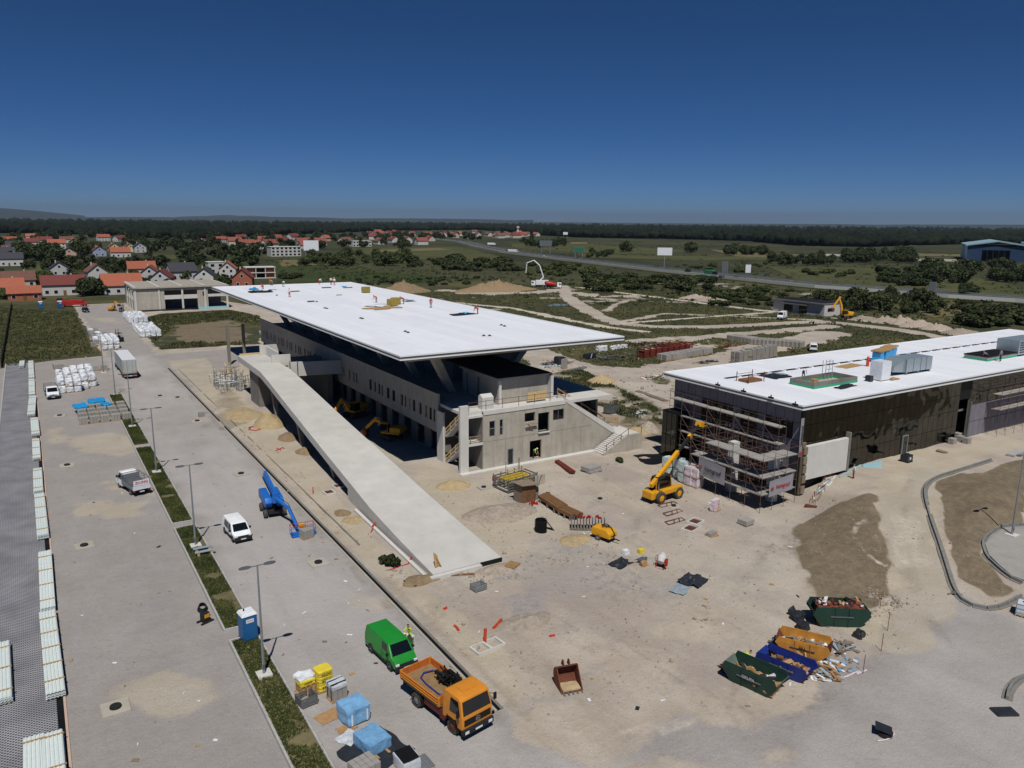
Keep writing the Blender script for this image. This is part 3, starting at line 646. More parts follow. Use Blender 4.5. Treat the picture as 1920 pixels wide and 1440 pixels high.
while x<160:
 for z0,z1 in((2.3,4.4),(4.5,6.9),(7.0,10.6)):
  if z0==7.0 and x<118:pane(x,x+1.5,z0,z1)
  elif z0==7.0:pane(x,x+1.5,z0,z1)
  else:
   mb=MB();mb.box(x+.02,x+1.48,WY+.05,WY+.135,z0,z1);mb.build('cladding_panel','panel_violet',b2)
 x+=1.5
mb=MB();mb.box(109.2,112.0,WY+1.6,WY+2,2.0,8.0);mb.build('entrance_recess_wall','black',b2)
mb=MB();mb.box(109.2,112,WY+.14,WY+.4,8.0,10.9);mb.build('entrance_lintel','black',b2)
mb=MB();mb.box(111.2,111.5,WY-.5,WY-.2,1.9,7.6);mb.build('steel_post','steel',b2)
mb=MB();mb.box(WX+.5,83.95,WY-.45,WY+.1,2.1,6.25);mb.build('concrete_panel','concrete_pale',b2,bevel=.03)
mb=MB();mb.box(84.0,84.35,WY-.5,WY+.08,2.0,6.9);mb.build('panel_fin','concrete_dark',b2)
mb=MB();mb.box(WX-.12,WX+.2,WY-.1,WY+.3,-.2,10.9);mb.build('corner_post','dark_frame',b2)
mb=MB();mb.box(WX-.1,WX+.48,WY-.35,WY-.103,.4,6.8)
mb.build('insulation_edge','timber_grey',b2)
for z in(.6,1.9,3.1,4.2,5.4):
 mb=MB();mb.box(WX-.12+rng.random()*.1,WX+.52,WY-.62,WY-.46,z,z+.9);mb.build('insulation_batt','timber_grey',b2)
mb=MB();mb.box(WX+.2,109,WY+.6,WY+.9,-.6,2.05);mb.build('basement_wall','black',b2)
mb=MB();mb.box(WX+.2,109.2,WY+.3,WY+1.0,1.95,2.1);mb.build('ground_slab','concrete_dark',b2)
mb=MB();mb.box(96.3,97.2,WY-.04,WY+.06,2.15,4.6);mb.build('door','glass_dark',b2);
mb=MB()
for x in(96.2,97.3):mb.box(x-.06,x+.06,WY-.1,WY+.06,2.1,4.7)
mb.box(96.26,97.24,WY-.1,WY+.06,4.58,4.7);mb.build('door_frame','galv',b2)
wins=[(14.3,15.4,7.2,8.9),(12.6,13.7,7.2,8.9),(11.0,12.1,7.2,8.9),(14.3,15.4,5.0,6.6),(12.6,13.7,5.0,6.6),(11.0,12.1,5.0,6.6),(7.2,9.2,7.0,8.7),(7.2,9.2,4.2,6.2),(3.3,4.8,8.3,9.2),(1.6,3.0,8.3,9.2),(15,17,1,2.8),(8,10.5,.2,2.8),(4,6,.2,2.8)]
DY=78.2-WY
mb=MB();wall(mb,(WX+.1,78.2,0),(0,-1),DY,10.9,[(DY-b,DY-a,c,d)for a,b,c,d in wins],.3);mb.build('end_wall','black',b2)
for a,b,c,d in wins:frame(b2,(WX+.1,78.2,0),(0,-1),DY-b,DY-a,c,d,.08,.1,.08,'dark_frame',True,1,1)
pz=[(.3,2.3),(2.35,4.4),(4.45,6.85),(6.9,9.0),(9.05,10.85)]
n=16;pw=DY/n
for k in range(n):
 for z0,z1 in pz:
  y0,y1=WY+k*pw,WY+(k+1)*pw;yc=(y0+y1)/2-WY
  if any(a-.4<yc<b+.4 and not(z1<c+.2 or z0>d-.2)for a,b,c,d in wins):continue
  mb=MB();mb.box(WX-.02,WX+.09,y0+.03,y1-.03,z0,z1);mb.build('cladding_panel','panel_violet' if z0>2 else 'dark_frame',b2)
mb=MB();mb.box(73.2,WX+.1,75.0,77.9,0,6.6);mb.build('side_wing','black',b2)
for k in range(3):
 for z0,z1 in((.2,3.2),(3.3,6.4)):
  mb=MB();mb.box(73.14,73.19,75.1+k*.95,75.95+k*.95,z0,z1);mb.build('pane','mirror_glass',b2)
for k in range(2):
 for z0,z1 in((.2,3.2),(3.3,6.4)):
  mb=MB();mb.box(73.3+k*1.1,74.3+k*1.1,74.93,74.99,z0,z1);mb.build('pane','mirror_glass',b2)
mb=MB();mb.box(WX+.4,166,78.1,78.4,0,10.9);mb.box(165.7,166,57,78,0,10.9);mb.build('rear_wall','concrete_dark',b2)
mb=MB();mb.box(WX+.42,165.6,WY+1.1,78.05,5.9,6.2);mb.build('floor_slab','concrete_dark',b2)
def zt(x,y):return(1340+x/3.31,560+y/3.31)
ga=G(*zt(55,497),RT);gb=G(*zt(1910,247),RT)
d=(gb-ga);n=26
for k in range(n):
 a=Vector(ga+d*(k/n+.004));b=Vector(ga+d*((k+1)/n-.004));a.z=b.z=RT+.03
 mb=MB();mb.bar(a,b,.55,.06);mb.build('roof_gutter','black_membrane',b2)
 if k%1==0:
  c=b+Vector((0,-.45,.06));mb=MB();mb.cbox(c,(.35,.2,.18),0);mb.build('gutter_bracket','fascia_white',b2)
for o in set(bpy.data.objects)-before:
 if o.parent is b2:o.location=Vector(o.location)-Vector((75,57,0))
 # far landscape
mat('asphalt',lin((84,84,86)),.9,.1,.5);mat('line_white',lin((220,220,216)),.7,.05)
mat('barrier_pale',lin((196,196,190)),.7,.05)
def sheet(name,pts,z,m,px=True):
 w=[tuple(G(*p)[:2])for p in pts]if px else pts
 mb=MB();mb.add([(x,y,z)for x,y in w],[tuple(range(len(w)))]);bm_=mb.build(name,m)
 me_=bm_.data
 if me_.polygons[0].normal.z<0:me_.flip_normals()
 return struct(bm_)
def field_mat(nm,c1,c2,rows=0.0):
 m=bpy.data.materials.new(nm);m.use_nodes=True;MATS[nm]=m;nt=m.node_tree;N=nt.nodes;L=nt.links;b=N['Principled BSDF'];b.inputs['Roughness'].default_value=1;b.inputs['Specular IOR Level'].default_value=.1
 g=N.new('ShaderNodeNewGeometry');n=N.new('ShaderNodeTexNoise');n.inputs['Scale'].default_value=.03;n.inputs['Detail'].default_value=8;n.inputs['Roughness'].default_value=.7;L.new(g.outputs['Position'],n.inputs['Vector'])
 x=N.new('ShaderNodeMix');x.data_type='RGBA';x.inputs['A'].default_value=(*c1,1);x.inputs['B'].default_value=(*c2,1)
 r=N.new('ShaderNodeMapRange');r.inputs['From Min'].default_value=.35;r.inputs['From Max'].default_value=.68;L.new(n.outputs['Fac'],r.inputs['Value'])
 f=r.outputs['Result']
 if rows:
  w=N.new('ShaderNodeTexWave');w.inputs['Scale'].default_value=rows;w.inputs['Distortion'].default_value=.6;L.new(g.outputs['Position'],w.inputs['Vector'])
  a=N.new('ShaderNodeMath');a.operation='MULTIPLY_ADD';a.inputs[1].default_value=.5;L.new(w.outputs['Fac'],a.inputs[0])
  a2=N.new('ShaderNodeMath');a2.operation='MULTIPLY';a2.inputs[1].default_value=.6;L.new(f,a2.inputs[0]);L.new(a2.outputs[0],a.inputs[2]);f=a.outputs[0]
 L.new(f,x.inputs['Factor']);L.new(x.outputs['Result'],b.inputs['Base Color'])
field_mat('field_green',lin((52,62,36)),lin((70,78,46)));field_mat('field_light',lin((70,74,46)),lin((92,92,62)))
field_mat('field_dry',lin((100,94,66)),lin((122,112,82)));field_mat('field_brown',lin((120,96,74)),lin((140,116,92)));field_mat('field_rows',lin((56,66,40)),lin((96,100,66)),.35)
field_mat('apron',lin((150,147,138)),lin((172,168,158)))
for k,(pts,m)in enumerate((([(55,497),(110,488),(250,484),(480,479),(482,500),(300,503),(150,510),(62,513)],'field_green'),([(38,499),(72,496),(82,512),(50,516)],'field_rows'),([(285,479),(342,477),(345,484),(290,487)],'field_light'),([(514,489),(560,488),(640,503),(860,521),(800,531),(520,530)],'field_green'),([(650,466),(860,463),(905,474),(965,487),(880,491),(720,485)],'field_light'),([(696,469),(820,465),(850,468),(720,473)],'field_dry'),([(516,488),(575,487),(595,497),(530,500)],'field_dry'),([(960,457),(1050,457),(1200,464),(1290,470),(1240,477),(1100,475),(960,464)],'field_light'),([(1080,476),(1290,480),(1490,483),(1470,488),(1300,488),(1100,483)],'field_light'),([(1330,468),(1480,476),(1555,481),(1500,485),(1380,481)],'field_dry'),([(1690,484),(1810,487),(1830,492),(1720,489)],'apron'),([(1545,476),(1580,477),(1580,481),(1545,480)],'apron'),([(1640,455),(1720,456),(1722,461),(1640,460)],'field_brown'),([(1640,474),(1800,477),(1800,481),(1650,480)],'field_dry'),([(1440,500),(1660,503),(1780,512),(1900,535),(1920,555),(1700,545),(1500,530)],'field_light'),([(1690,575),(1790,573),(1830,590),(1750,597)],'field_dry'),([(1070,454),(1100,454),(1102,458),(1070,458)],'field_dry'))):
 sheet('field',pts,.05+.012*k,m)
hw=[(868,453.5),(905,463),(960,473.5),(1060,485.5),(1160,497),(1260,508),(1350,517),(1440,526.5),(1560,538.5),(1700,548),(1800,556),(1920,563.5),(2050,573)]
hc=[Vector((*G(*p)[:2],0))for p in hw]
hc=[hc[0]+(hc[0]-hc[1]).normalized()*500+Vector((-60,60,0))]+hc
def offs(pl,d):
 out=[]
 for i,p in enumerate(pl):
  t=(pl[min(i+1,len(pl)-1)]-pl[max(i-1,0)]).normalized();out.append(p+Vector((-t.y,t.x,0))*d)
 return out
def ribbon(name,pl,d0,d1,z,m,h=None,parent=None):
 a,b=offs(pl,d0),offs(pl,d1);mb=MB()
 for i in range(len(pl)-1):
  if h is None:mb.add([(a[i].x,a[i].y,z),(a[i+1].x,a[i+1].y,z),(b[i+1].x,b[i+1].y,z),(b[i].x,b[i].y,z)],[(0,1,2,3)])
  else:mb.hexa([(a[i].x,a[i].y,z),(a[i+1].x,a[i+1].y,z),(b[i+1].x,b[i+1].y,z),(b[i].x,b[i].y,z),(a[i].x,a[i].y,z+h),(a[i+1].x,a[i+1].y,z+h),(b[i+1].x,b[i+1].y,z+h),(b[i].x,b[i].y,z+h)])
 return mb.build(name,m,parent)
hwy=struct(ribbon('motorway',hc,-11,11,.5,'asphalt'))
ribbon('median',hc,-1.4,1.4,.53,'field_light',None,hwy)
for d in(-10.2,-5.2,-1.9,1.9,5.2,10.2):ribbon('lane_line',hc,d-.14,d+.14,.54,'line_white',None,hwy)
for d in(-.2,10.8):ribbon('guard_rail',hc,d,d+.2,.9,'galv',.4,hwy)
side=1 if offs(hc,10)[5].length<hc[5].length else -1
struct(ribbon('verge',hc,side*11.0,side*19,.25,'field_light'))
wb=ribbon('noise_barrier',hc,side*14.2,side*14.6,0,'barrier_pale',1.7);tag(wb,'low pale barrier wall following the near side of the motorway','barrier')
def ridge(px0,px1,top,dist,m,seed,dep=1500):
 mb=MB();n=60;P=[]
 for k in range(n+1):
  px=px0+(px1-px0)*k/n;d=ray(px,415);d=d/np.hypot(d[0],d[1]);hpx=top(k/n)
  hor=405.5+px*.0094;h=max(2,CH+(hor-hpx)/FPX*dist*1.02)
  P.append((d[0]*dist,d[1]*dist,d[0],d[1],h))
 for a,b in zip(P[:-1],P[1:]):
  mb.add([(a[0]-a[2]*dep,a[1]-a[3]*dep,-5),(b[0]-b[2]*dep,b[1]-b[3]*dep,-5),(b[0],b[1],b[4]),(a[0],a[1],a[4]),(a[0]+a[2]*dep,a[1]+a[3]*dep,-5),(b[0]+b[2]*dep,b[1]+b[3]*dep,-5)],[(0,1,2,3),(3,2,5,4)])
 return struct(mb.build('hills',m,None,True))
mat('hill_wood',lin((44,56,48)),1,.2,.002,coords='World')
rn=random.Random(5)
def nzf(seed,a,f):
 return lambda t:sum(a/(q+1)*math.sin(f*(q+1)*t*6.28+seed*(q+2.3))for q in range(4))
n1=nzf(1,.6,3)
ridge(-250,160,lambda t:391+14*abs((t-.45)/.55)**1.5 if t>.45 else 391+6*(.45-t)/.45,19000,'hill_wood',1)
ridge(100,1000,lambda t:407.5+.9*n1(t)+9*max(0,t-.45),17000,'hill_wood',2)
ridge(330,520,lambda t:404+3*abs(t-.5)*2+n1(t)*.5,24000,'hill_wood',3)
ridge(900,2100,lambda t:417.5+5.5*t+n1(t)*.5,15000,'hill_wood',3)
# foliage
def leaf_mat(nm,c1,c2,c3):
 m=bpy.data.materials.new(nm);m.use_nodes=True;MATS[nm]=m;nt=m.node_tree;N=nt.nodes;L=nt.links;b=N['Principled BSDF'];b.inputs['Roughness'].default_value=.85;b.inputs['Specular IOR Level'].default_value=.2
 g=N.new('ShaderNodeNewGeometry');n=N.new('ShaderNodeTexNoise');n.inputs['Scale'].default_value=.35;n.inputs['Detail'].default_value=5;L.new(g.outputs['Position'],n.inputs['Vector'])
 cr=N.new('ShaderNodeValToRGB');cr.color_ramp.elements[0].position=.36;cr.color_ramp.elements[0].color=(*c1,1);cr.color_ramp.elements[1].position=.66;cr.color_ramp.elements[1].color=(*c3,1);e=cr.color_ramp.elements.new(.5);e.color=(*c2,1)
 L.new(n.outputs['Fac'],cr.inputs['Fac']);hs=N.new('ShaderNodeHueSaturation');oi=N.new('ShaderNodeObjectInfo');mr=N.new('ShaderNodeMapRange');mr.inputs['To Min'].default_value=.75;mr.inputs['To Max'].default_value=1.3
 L.new(oi.outputs['Random'],mr.inputs['Value']);L.new(mr.outputs['Result'],hs.inputs['Value']);L.new(cr.outputs['Color'],hs.inputs['Color']);L.new(hs.outputs['Color'],b.inputs['Base Color'])
leaf_mat('leaf',lin((50,60,32)),lin((66,76,42)),lin((88,94,56)));leaf_mat('leaf_dark',lin((42,50,31)),lin((56,66,38)),lin((76,82,50)))
leaf_mat('grass_blade',lin((58,70,34)),lin((76,86,44)),lin((104,104,62)))
mat('bark',lin((74,62,50)),.95,.2)
def crown_mesh(seed,n,lobes,flat=1.0,q=.16):
 r=np.random.RandomState(seed);V=[];Fc=[]
 for _ in range(n):
  c,rad=lobes[r.randint(len(lobes))];d=r.normal(size=3);d/=np.linalg.norm(d)
  p=np.array(c)+d*rad*(.62+.42*r.rand())*np.array((1,1,flat))
  nrm=d*.7+r.normal(size=3)*.5;nrm/=np.linalg.norm(nrm);a=np.cross(nrm,r.normal(size=3));a/=np.linalg.norm(a);b=np.cross(nrm,a);s=q*(.6+.8*r.rand());o=len(V)
  V+=[p-a*s-b*s*.6,p+a*s*.9-b*s*.7,p+a*s+b*s*.8,p-a*s*.5+b*s];Fc.append((o,o+1,o+2,o+3))
 m=bpy.data.meshes.new('crown');m.from_pydata([tuple(v)for v in V],[],Fc);return m
def lobes(seed,n,spread,h):
 r=np.random.RandomState(seed);return[((r.normal()*spread,r.normal()*spread,.35+h*r.rand()),.22+.2*r.rand())for _ in range(n)]
CROWN=[crown_mesh(k,1100,lobes(k,9,.21,.5)+[((0,0,.6),.3)],.95,.062)for k in range(4)]
BUSH=[crown_mesh(20+k,1000,[((np.random.RandomState(40+k+j).normal()*.28,np.random.RandomState(60+k+j).normal()*.28,.3+.25*np.random.RandomState(80+k+j).rand()),.3)for j in range(6)],.9,.068)for k in range(4)]
for m_ in CROWN:m_.materials.append(MATS['leaf'])
for m_ in BUSH:m_.materials.append(MATS['leaf'])
CROWN_D=[]
for m_ in CROWN+BUSH:
 c=m_.copy();c.materials.clear();c.materials.append(MATS['leaf_dark']);CROWN_D.append(c)
tm=MB();tm.cyl((0,0,0),(0.01,0,.5),.03,.018,6);tm.cyl((.01,0,.3),(.12,.05,.55),.014,.008,5);tm.cyl((.01,0,.34),(-.1,-.07,.58),.014,.008,5);tr0=tm.build('trunk','bark');TRUNK=tr0.data;bpy.data.objects.remove(tr0)
TREE_N=[0]
def tree(p,h,w,label,group,bush=False,dark=False,rng_=random):
 if group:
  for w_ in('tall ','low ','big ','round ','broad ','small '):label=label.replace(w_,'')
  q_=h/w;label=('low ' if h<(2.5 if bush else 6)else 'tall ' if h>(5 if bush else 9)else 'medium high ')+('slender ' if q_>1.12 else 'wide ' if q_<.85 else 'rounded ')+label
 t=thing('shrub' if bush else 'tree',label,'shrub' if bush else 'tree',p,rng_.random()*6.28,group)
 k=rng_.randrange(4);me_=(CROWN_D[k+(4 if bush else 0)]if dark else(BUSH if bush else CROWN)[k])
 c=link('crown',me_,t);c.scale=(w,w,h);tr=link('trunk',TRUNK,t);tr.scale=(h*.8,h*.8,h);return t
rt=random.Random(12);FAR_T=[]
for(x0,x1,y0,y1,h0,h1,n,bu,dk,lab,grp)in((40,108,478,494,7,13,12,0,1,'tall broad dark tree in the clump between the village house rows','trees between the village rows'),(148,186,470,480,7,11,6,0,1,'round dark tree by the red roofed village house with blue gable','trees by the blue gabled house'),(273,375,462,479,6,11,20,0,1,'dark tree in the long belt behind the village field','tree belt behind the village field'),(343,455,470,489,5,9,18,0,1,'dark leafy tree in the belt beside the village road','tree belt by the village road'),(455,510,468,484,5,9,8,0,1,'dark leafy tree in the belt beside the village road','tree belt by the village road'),(188,228,486,492,3,5,6,1,0,'low bush along the edge of the village field','bushes at the village field'),(240,312,484,492,2.5,5,8,1,0,'low bush along the edge of the village field','bushes at the village field'),(97,124,548,555,5,7,3,0,0,'leafy garden tree in front of the dark red roofed house','trees before the dark red roofed house'),(150,196,548,557,5.5,8,5,0,1,'dense garden tree between red roofed and orange roofed houses','trees between two front houses'),(70,90,528,535,4,6,3,0,0,'small garden tree behind the orange roofed garage','trees behind the garage'),(2,22,555,566,3,5,4,1,0,'garden bush at the corner of the white garage wall','bushes by the garage'),(515,560,515,525,2,4,7,1,1,'dark bush beside the unfinished brick house','bushes by the unfinished house'),(562,600,478,500,3,7,6,0,0,'tree by the white billboard near the village','trees by the village billboard'),(600,770,480,499,4,8,34,0,0,'leafy tree in the loose thicket beyond the white roof','thicket beyond the white roof'),(770,850,486,502,3,6,14,1,1,'dark shrub in the thicket left of the motorway','thicket by the motorway'),(835,960,489,509,4,8,26,1,1,'dark shrub in the thicket left of the motorway','thicket by the motorway'),(960,1110,497,518,3,5,22,1,0,'green shrub in the strip between motorway and pump truck','shrubs between motorway and pump truck'),(1108,1335,522,547,3.5,5.5,40,1,1,'dense dark shrub in the hedge along the site fence','hedge along the site fence'),(1335,1480,546,560,2,4,18,1,0,'low green shrub below the motorway barrier','low shrubs below the barrier'),(1330,1470,560,574,2,3.5,12,1,1,'dark shrub on the bank before the grey block building','shrubs before the grey building'),(1505,1765,566,590,3.5,6.5,38,0,1,'tall dark shrub tree in the wood behind the tracked excavator','wood behind the excavator'),(1765,1830,572,582,2.5,4,6,1,1,'dark shrub at the end of the wood behind the excavator','shrubs at the wood end'),(1812,1925,586,612,4,6.5,20,1,1,'dense dark shrub beyond the far end of the glazed building','thicket beyond the glazed building'),(1095,1145,478,488,4,7,7,0,0,'roadside tree beside the green motorway sign','trees by the motorway sign'),(1155,1175,470,474,8,11,3,0,0,'broad tree standing alone in the far meadow','lone meadow trees'),(1288,1310,470,474,10,13,3,0,1,'tall dark tree behind the white motorway billboard','trees behind the billboard'),(1358,1440,472,479,6,9,16,0,1,'dark tree in the clump on the far meadow','clump on the far meadow'),(1440,1560,484,498,4,8,24,0,1,'dark bushy tree in the belt facing the airfield','belt facing the airfield'),(1575,1705,478,493,6,10,30,0,1,'tall dark tree in the belt beside the airfield apron','belt beside the apron'),(1655,1740,510,539,4,7,16,1,1,'big round dark bush on the dry meadow','bushes on the dry meadow'),(1735,1925,500,532,5,9,44,0,1,'dense dark tree in the wood before the blue hangar','wood before the hangar'),(1778,1822,544,553,3,5,8,1,1,'dark bush by the small motorway sign','bushes by the small sign'),(1500,1600,505,520,2,4,12,1,0,'low scattered bush on the rough meadow','bushes on the rough meadow'),(1280,1440,496,512,2,4.5,14,1,0,'low bush on the slope above the motorway','bushes above the motorway'),(640,900,520,536,1.2,2.5,30,1,1,'low weedy bush along the field behind the roof','weeds behind the roof'),(980,1060,455,466,6,10,14,0,1,'dark tree at the edge of the far fields','trees at the far fields'),(0,110,452,478,5,9,22,0,1,'garden tree among the second row of village houses','trees in the second village row'),(225,480,448,470,6,10,30,0,1,'tall tree behind the second village row','trees behind the second village row'),(480,770,447,468,6,10,42,0,1,'tree among the houses towards the motorway','trees among the motorway houses'),(0,480,515,540,2.5,5,34,0,0,'small garden tree between the front row of houses','garden trees of the front row'),(690,1000,436,448,6,10,40,0,1,'tree among the roofs of the distant village','trees of the distant village')):
 for _ in range(n):
  p=G(rt.uniform(x0,x1),rt.uniform(y0,y1));h=rt.uniform(h0,h1)
  if y1<472 or grp in('tree belt by the village road','tree belt behind the village field'):FAR_T.append((p[0],p[1],h,h*rt.uniform(.75,1.25)));continue
  tree((p[0],p[1],gz(p[0],p[1])if p[1]<330 and p[0]<260 else 0),h,h*rt.uniform(.75,1.25)*(1.3 if bu else 1),lab,grp,bool(bu),bool(dk),rt)
for(x0,x1,y0,y1,n,h0,h1)in((0,480,480,512,60,3,6),(0,480,441,453,60,6,10),(480,900,441,450,50,6,10),(60,480,512,540,22,2.5,4.5)):
 for _ in range(n):p=G(rt.uniform(x0,x1),rt.uniform(y0,y1));h=rt.uniform(h0,h1);FAR_T.append((p[0],p[1],h,h*rt.uniform(.8,1.3)))
def far_trees():
 VV=[];o=0;r=np.random.RandomState(3);base=[]
 for m_ in CROWN:
  V=np.array([v.co[:]for v in m_.vertices]).reshape(-1,4,3)[::3];c=V.mean(1,keepdims=True);base.append(((V-c)*1.7+c).reshape(-1,3))
 for x,y,h,w in FAR_T:V=base[r.randint(4)]*np.array((w,w,h));a=r.rand()*6.28;VV.append(np.column_stack((V[:,0]*math.cos(a)-V[:,1]*math.sin(a)+x,V[:,0]*math.sin(a)+V[:,1]*math.cos(a)+y,V[:,2])))
 V=np.vstack(VV);me_=bpy.data.meshes.new('tree_belt');me_.from_pydata(V.tolist(),[],np.arange(len(V)).reshape(-1,4).tolist());me_.materials.append(MATS['leaf_dark']);ob=link('tree_belt',me_);ob['kind']='stuff';tag(ob,'dark belts of far trees between and behind the villages','trees')
far_trees()
def scrub():
 r=np.random.RandomState(77);V=[];Fc=[]
 for(x0,x1,y0,y1,n)in((960,1920,486,560,900),(600,960,484,530,500),(1100,1440,520,575,350),(1440,1920,470,500,300),(1500,1920,560,610,260),(960,1440,455,480,250),(480,700,478,520,160),(1030,1260,690,810,90)):
  for _ in range(n):
   p=G(r.uniform(x0,x1),r.uniform(y0,y1))
   if p[0]<262 and p[1]<338 and bare_at(p[0],p[1])>.3:continue
   t_=min((Vector((p[0],p[1],0))-q).length for q in HCF)
   if t_<22:continue
   h=r.uniform(.4,1.5)if y0<690 else r.uniform(.4,.9);w=h*r.uniform(.7,1.6)
   for _k in range(16):
    d=r.normal(size=3);d/=np.linalg.norm(d);c=np.array((p[0],p[1],h*.4))+d*np.array((w,w,h*.5))*r.uniform(.5,1.0);a=r.normal(size=3);a/=np.linalg.norm(a);b=np.cross(a,d);b/=np.linalg.norm(b)+1e-6;s=w*.22*(.6+r.rand());o=len(V)
    V+=[tuple(c-a*s),tuple(c+b*s),tuple(c+a*s),tuple(c-b*s)];Fc.append((o,o+1,o+2,o+3))
 me_=bpy.data.meshes.new('scrub');me_.from_pydata(V,[],Fc);me_.materials.append(MATS['leaf_dark']);o=link('scrub',me_);o['kind']='stuff';tag(o,'low scrub and weeds scattered over the rough meadows','scrub')
HCF=[a.lerp(b,k/30)for a,b in zip(hc[:-1],hc[1:])for k in range(30)]
scrub()
def forest():
 r=np.random.RandomState(9);base=[]
 for k in range(3):
  bm=bmesh.new();bmesh.ops.create_icosphere(bm,subdivisions=2,radius=1)
  V=np.array([v.co[:]for v in bm.verts]);Fv=np.array([[v.index for v in f.verts]for f in bm.faces]);bm.free()
  rr=1+.28*np.array([mnoise.noise(Vector(v*1.7)+Vector((k*9,0,0)))for v in V])+.4*np.array([mnoise.noise(Vector(v*4.5)+Vector((0,k*9,0)))for v in V]);base.append((V*rr[:,None],Fv))
 ex=[-60,60,200,300,420,520,640,760,900,1010,1100,1250,1400,1500,1620,1800,1990];ey=[438,437,441,447,447,441,436,432,431,441,446,448,452,461,463,458,457]
 VV=[];FF=[];off=0;n=0
 while n<8500:
  px=r.uniform(-60,1990);f0=np.interp(px,ex,ey);hor=405.5+px*.0094
  t=r.rand()**1.6;py=hor+7+(f0-hor-7)*(1-t);p=G(px,py);d=np.hypot(p[0],p[1])
  if r.rand()>.9 and t>.15:continue
  s=r.uniform(3.2,7.5)*(1+d/4800);h=r.uniform(6,16)
  V,Fv=base[r.randint(3)];a=r.rand()*6.28;c,s_=np.cos(a),np.sin(a)
  W=np.column_stack(((V[:,0]*c-V[:,1]*s_)*s+p[0],(V[:,0]*s_+V[:,1]*c)*s+p[1],V[:,2]*s*.75*r.uniform(.8,1.3)+h*.55+1));VV.append(W);FF.append(Fv+off);off+=len(W);n+=1
 V=np.vstack(VV).astype(np.float32);Fv=np.vstack(FF).astype(np.int32);me_=bpy.data.meshes.new('forest')
 me_.vertices.add(len(V));me_.vertices.foreach_set('co',V.ravel());me_.loops.add(Fv.size);me_.loops.foreach_set('vertex_index',Fv.ravel());me_.polygons.add(len(Fv));me_.polygons.foreach_set('loop_start',np.arange(0,Fv.size,3,dtype=np.int32));me_.polygons.foreach_set('loop_total',np.full(len(Fv),3,dtype=np.int32));me_.update()
 m=bpy.data.materials.new('forest_leaf');m.use_nodes=True;nt=m.node_tree;N=nt.nodes;L=nt.links;b=N['Principled BSDF'];b.inputs['Roughness'].default_value=1;b.inputs['Specular IOR Level'].default_value=.1
 g=N.new('ShaderNodeNewGeometry');n1_=N.new('ShaderNodeTexNoise');n1_.inputs['Scale'].default_value=.02;n1_.inputs['Detail'].default_value=8;n1_.inputs['Roughness'].default_value=.75;L.new(g.outputs['Position'],n1_.inputs['Vector'])
 cr=N.new('ShaderNodeValToRGB');cr.color_ramp.elements[0].position=.35;cr.color_ramp.elements[0].color=(*lin((17,23,19)),1);cr.color_ramp.elements[1].position=.68;cr.color_ramp.elements[1].color=(*lin((42,50,36)),1)
 L.new(n1_.outputs['Fac'],cr.inputs['Fac']);L.new(cr.outputs['Color'],b.inputs['Base Color'])
 n2_=N.new('ShaderNodeTexNoise');n2_.inputs['Scale'].default_value=.5;n2_.inputs['Detail'].default_value=3;L.new(g.outputs['Position'],n2_.inputs['Vector'])
 bp=N.new('ShaderNodeBump');bp.inputs['Strength'].default_value=1;bp.inputs['Distance'].default_value=1.6;L.new(n2_.outputs['Fac'],bp.inputs['Height']);L.new(bp.outputs['Normal'],b.inputs['Normal'])
 me_.materials.append(m);o=link('forest',me_);o['kind']='stuff';tag(o,'dark belt of woodland along the horizon','forest');return o
forest()
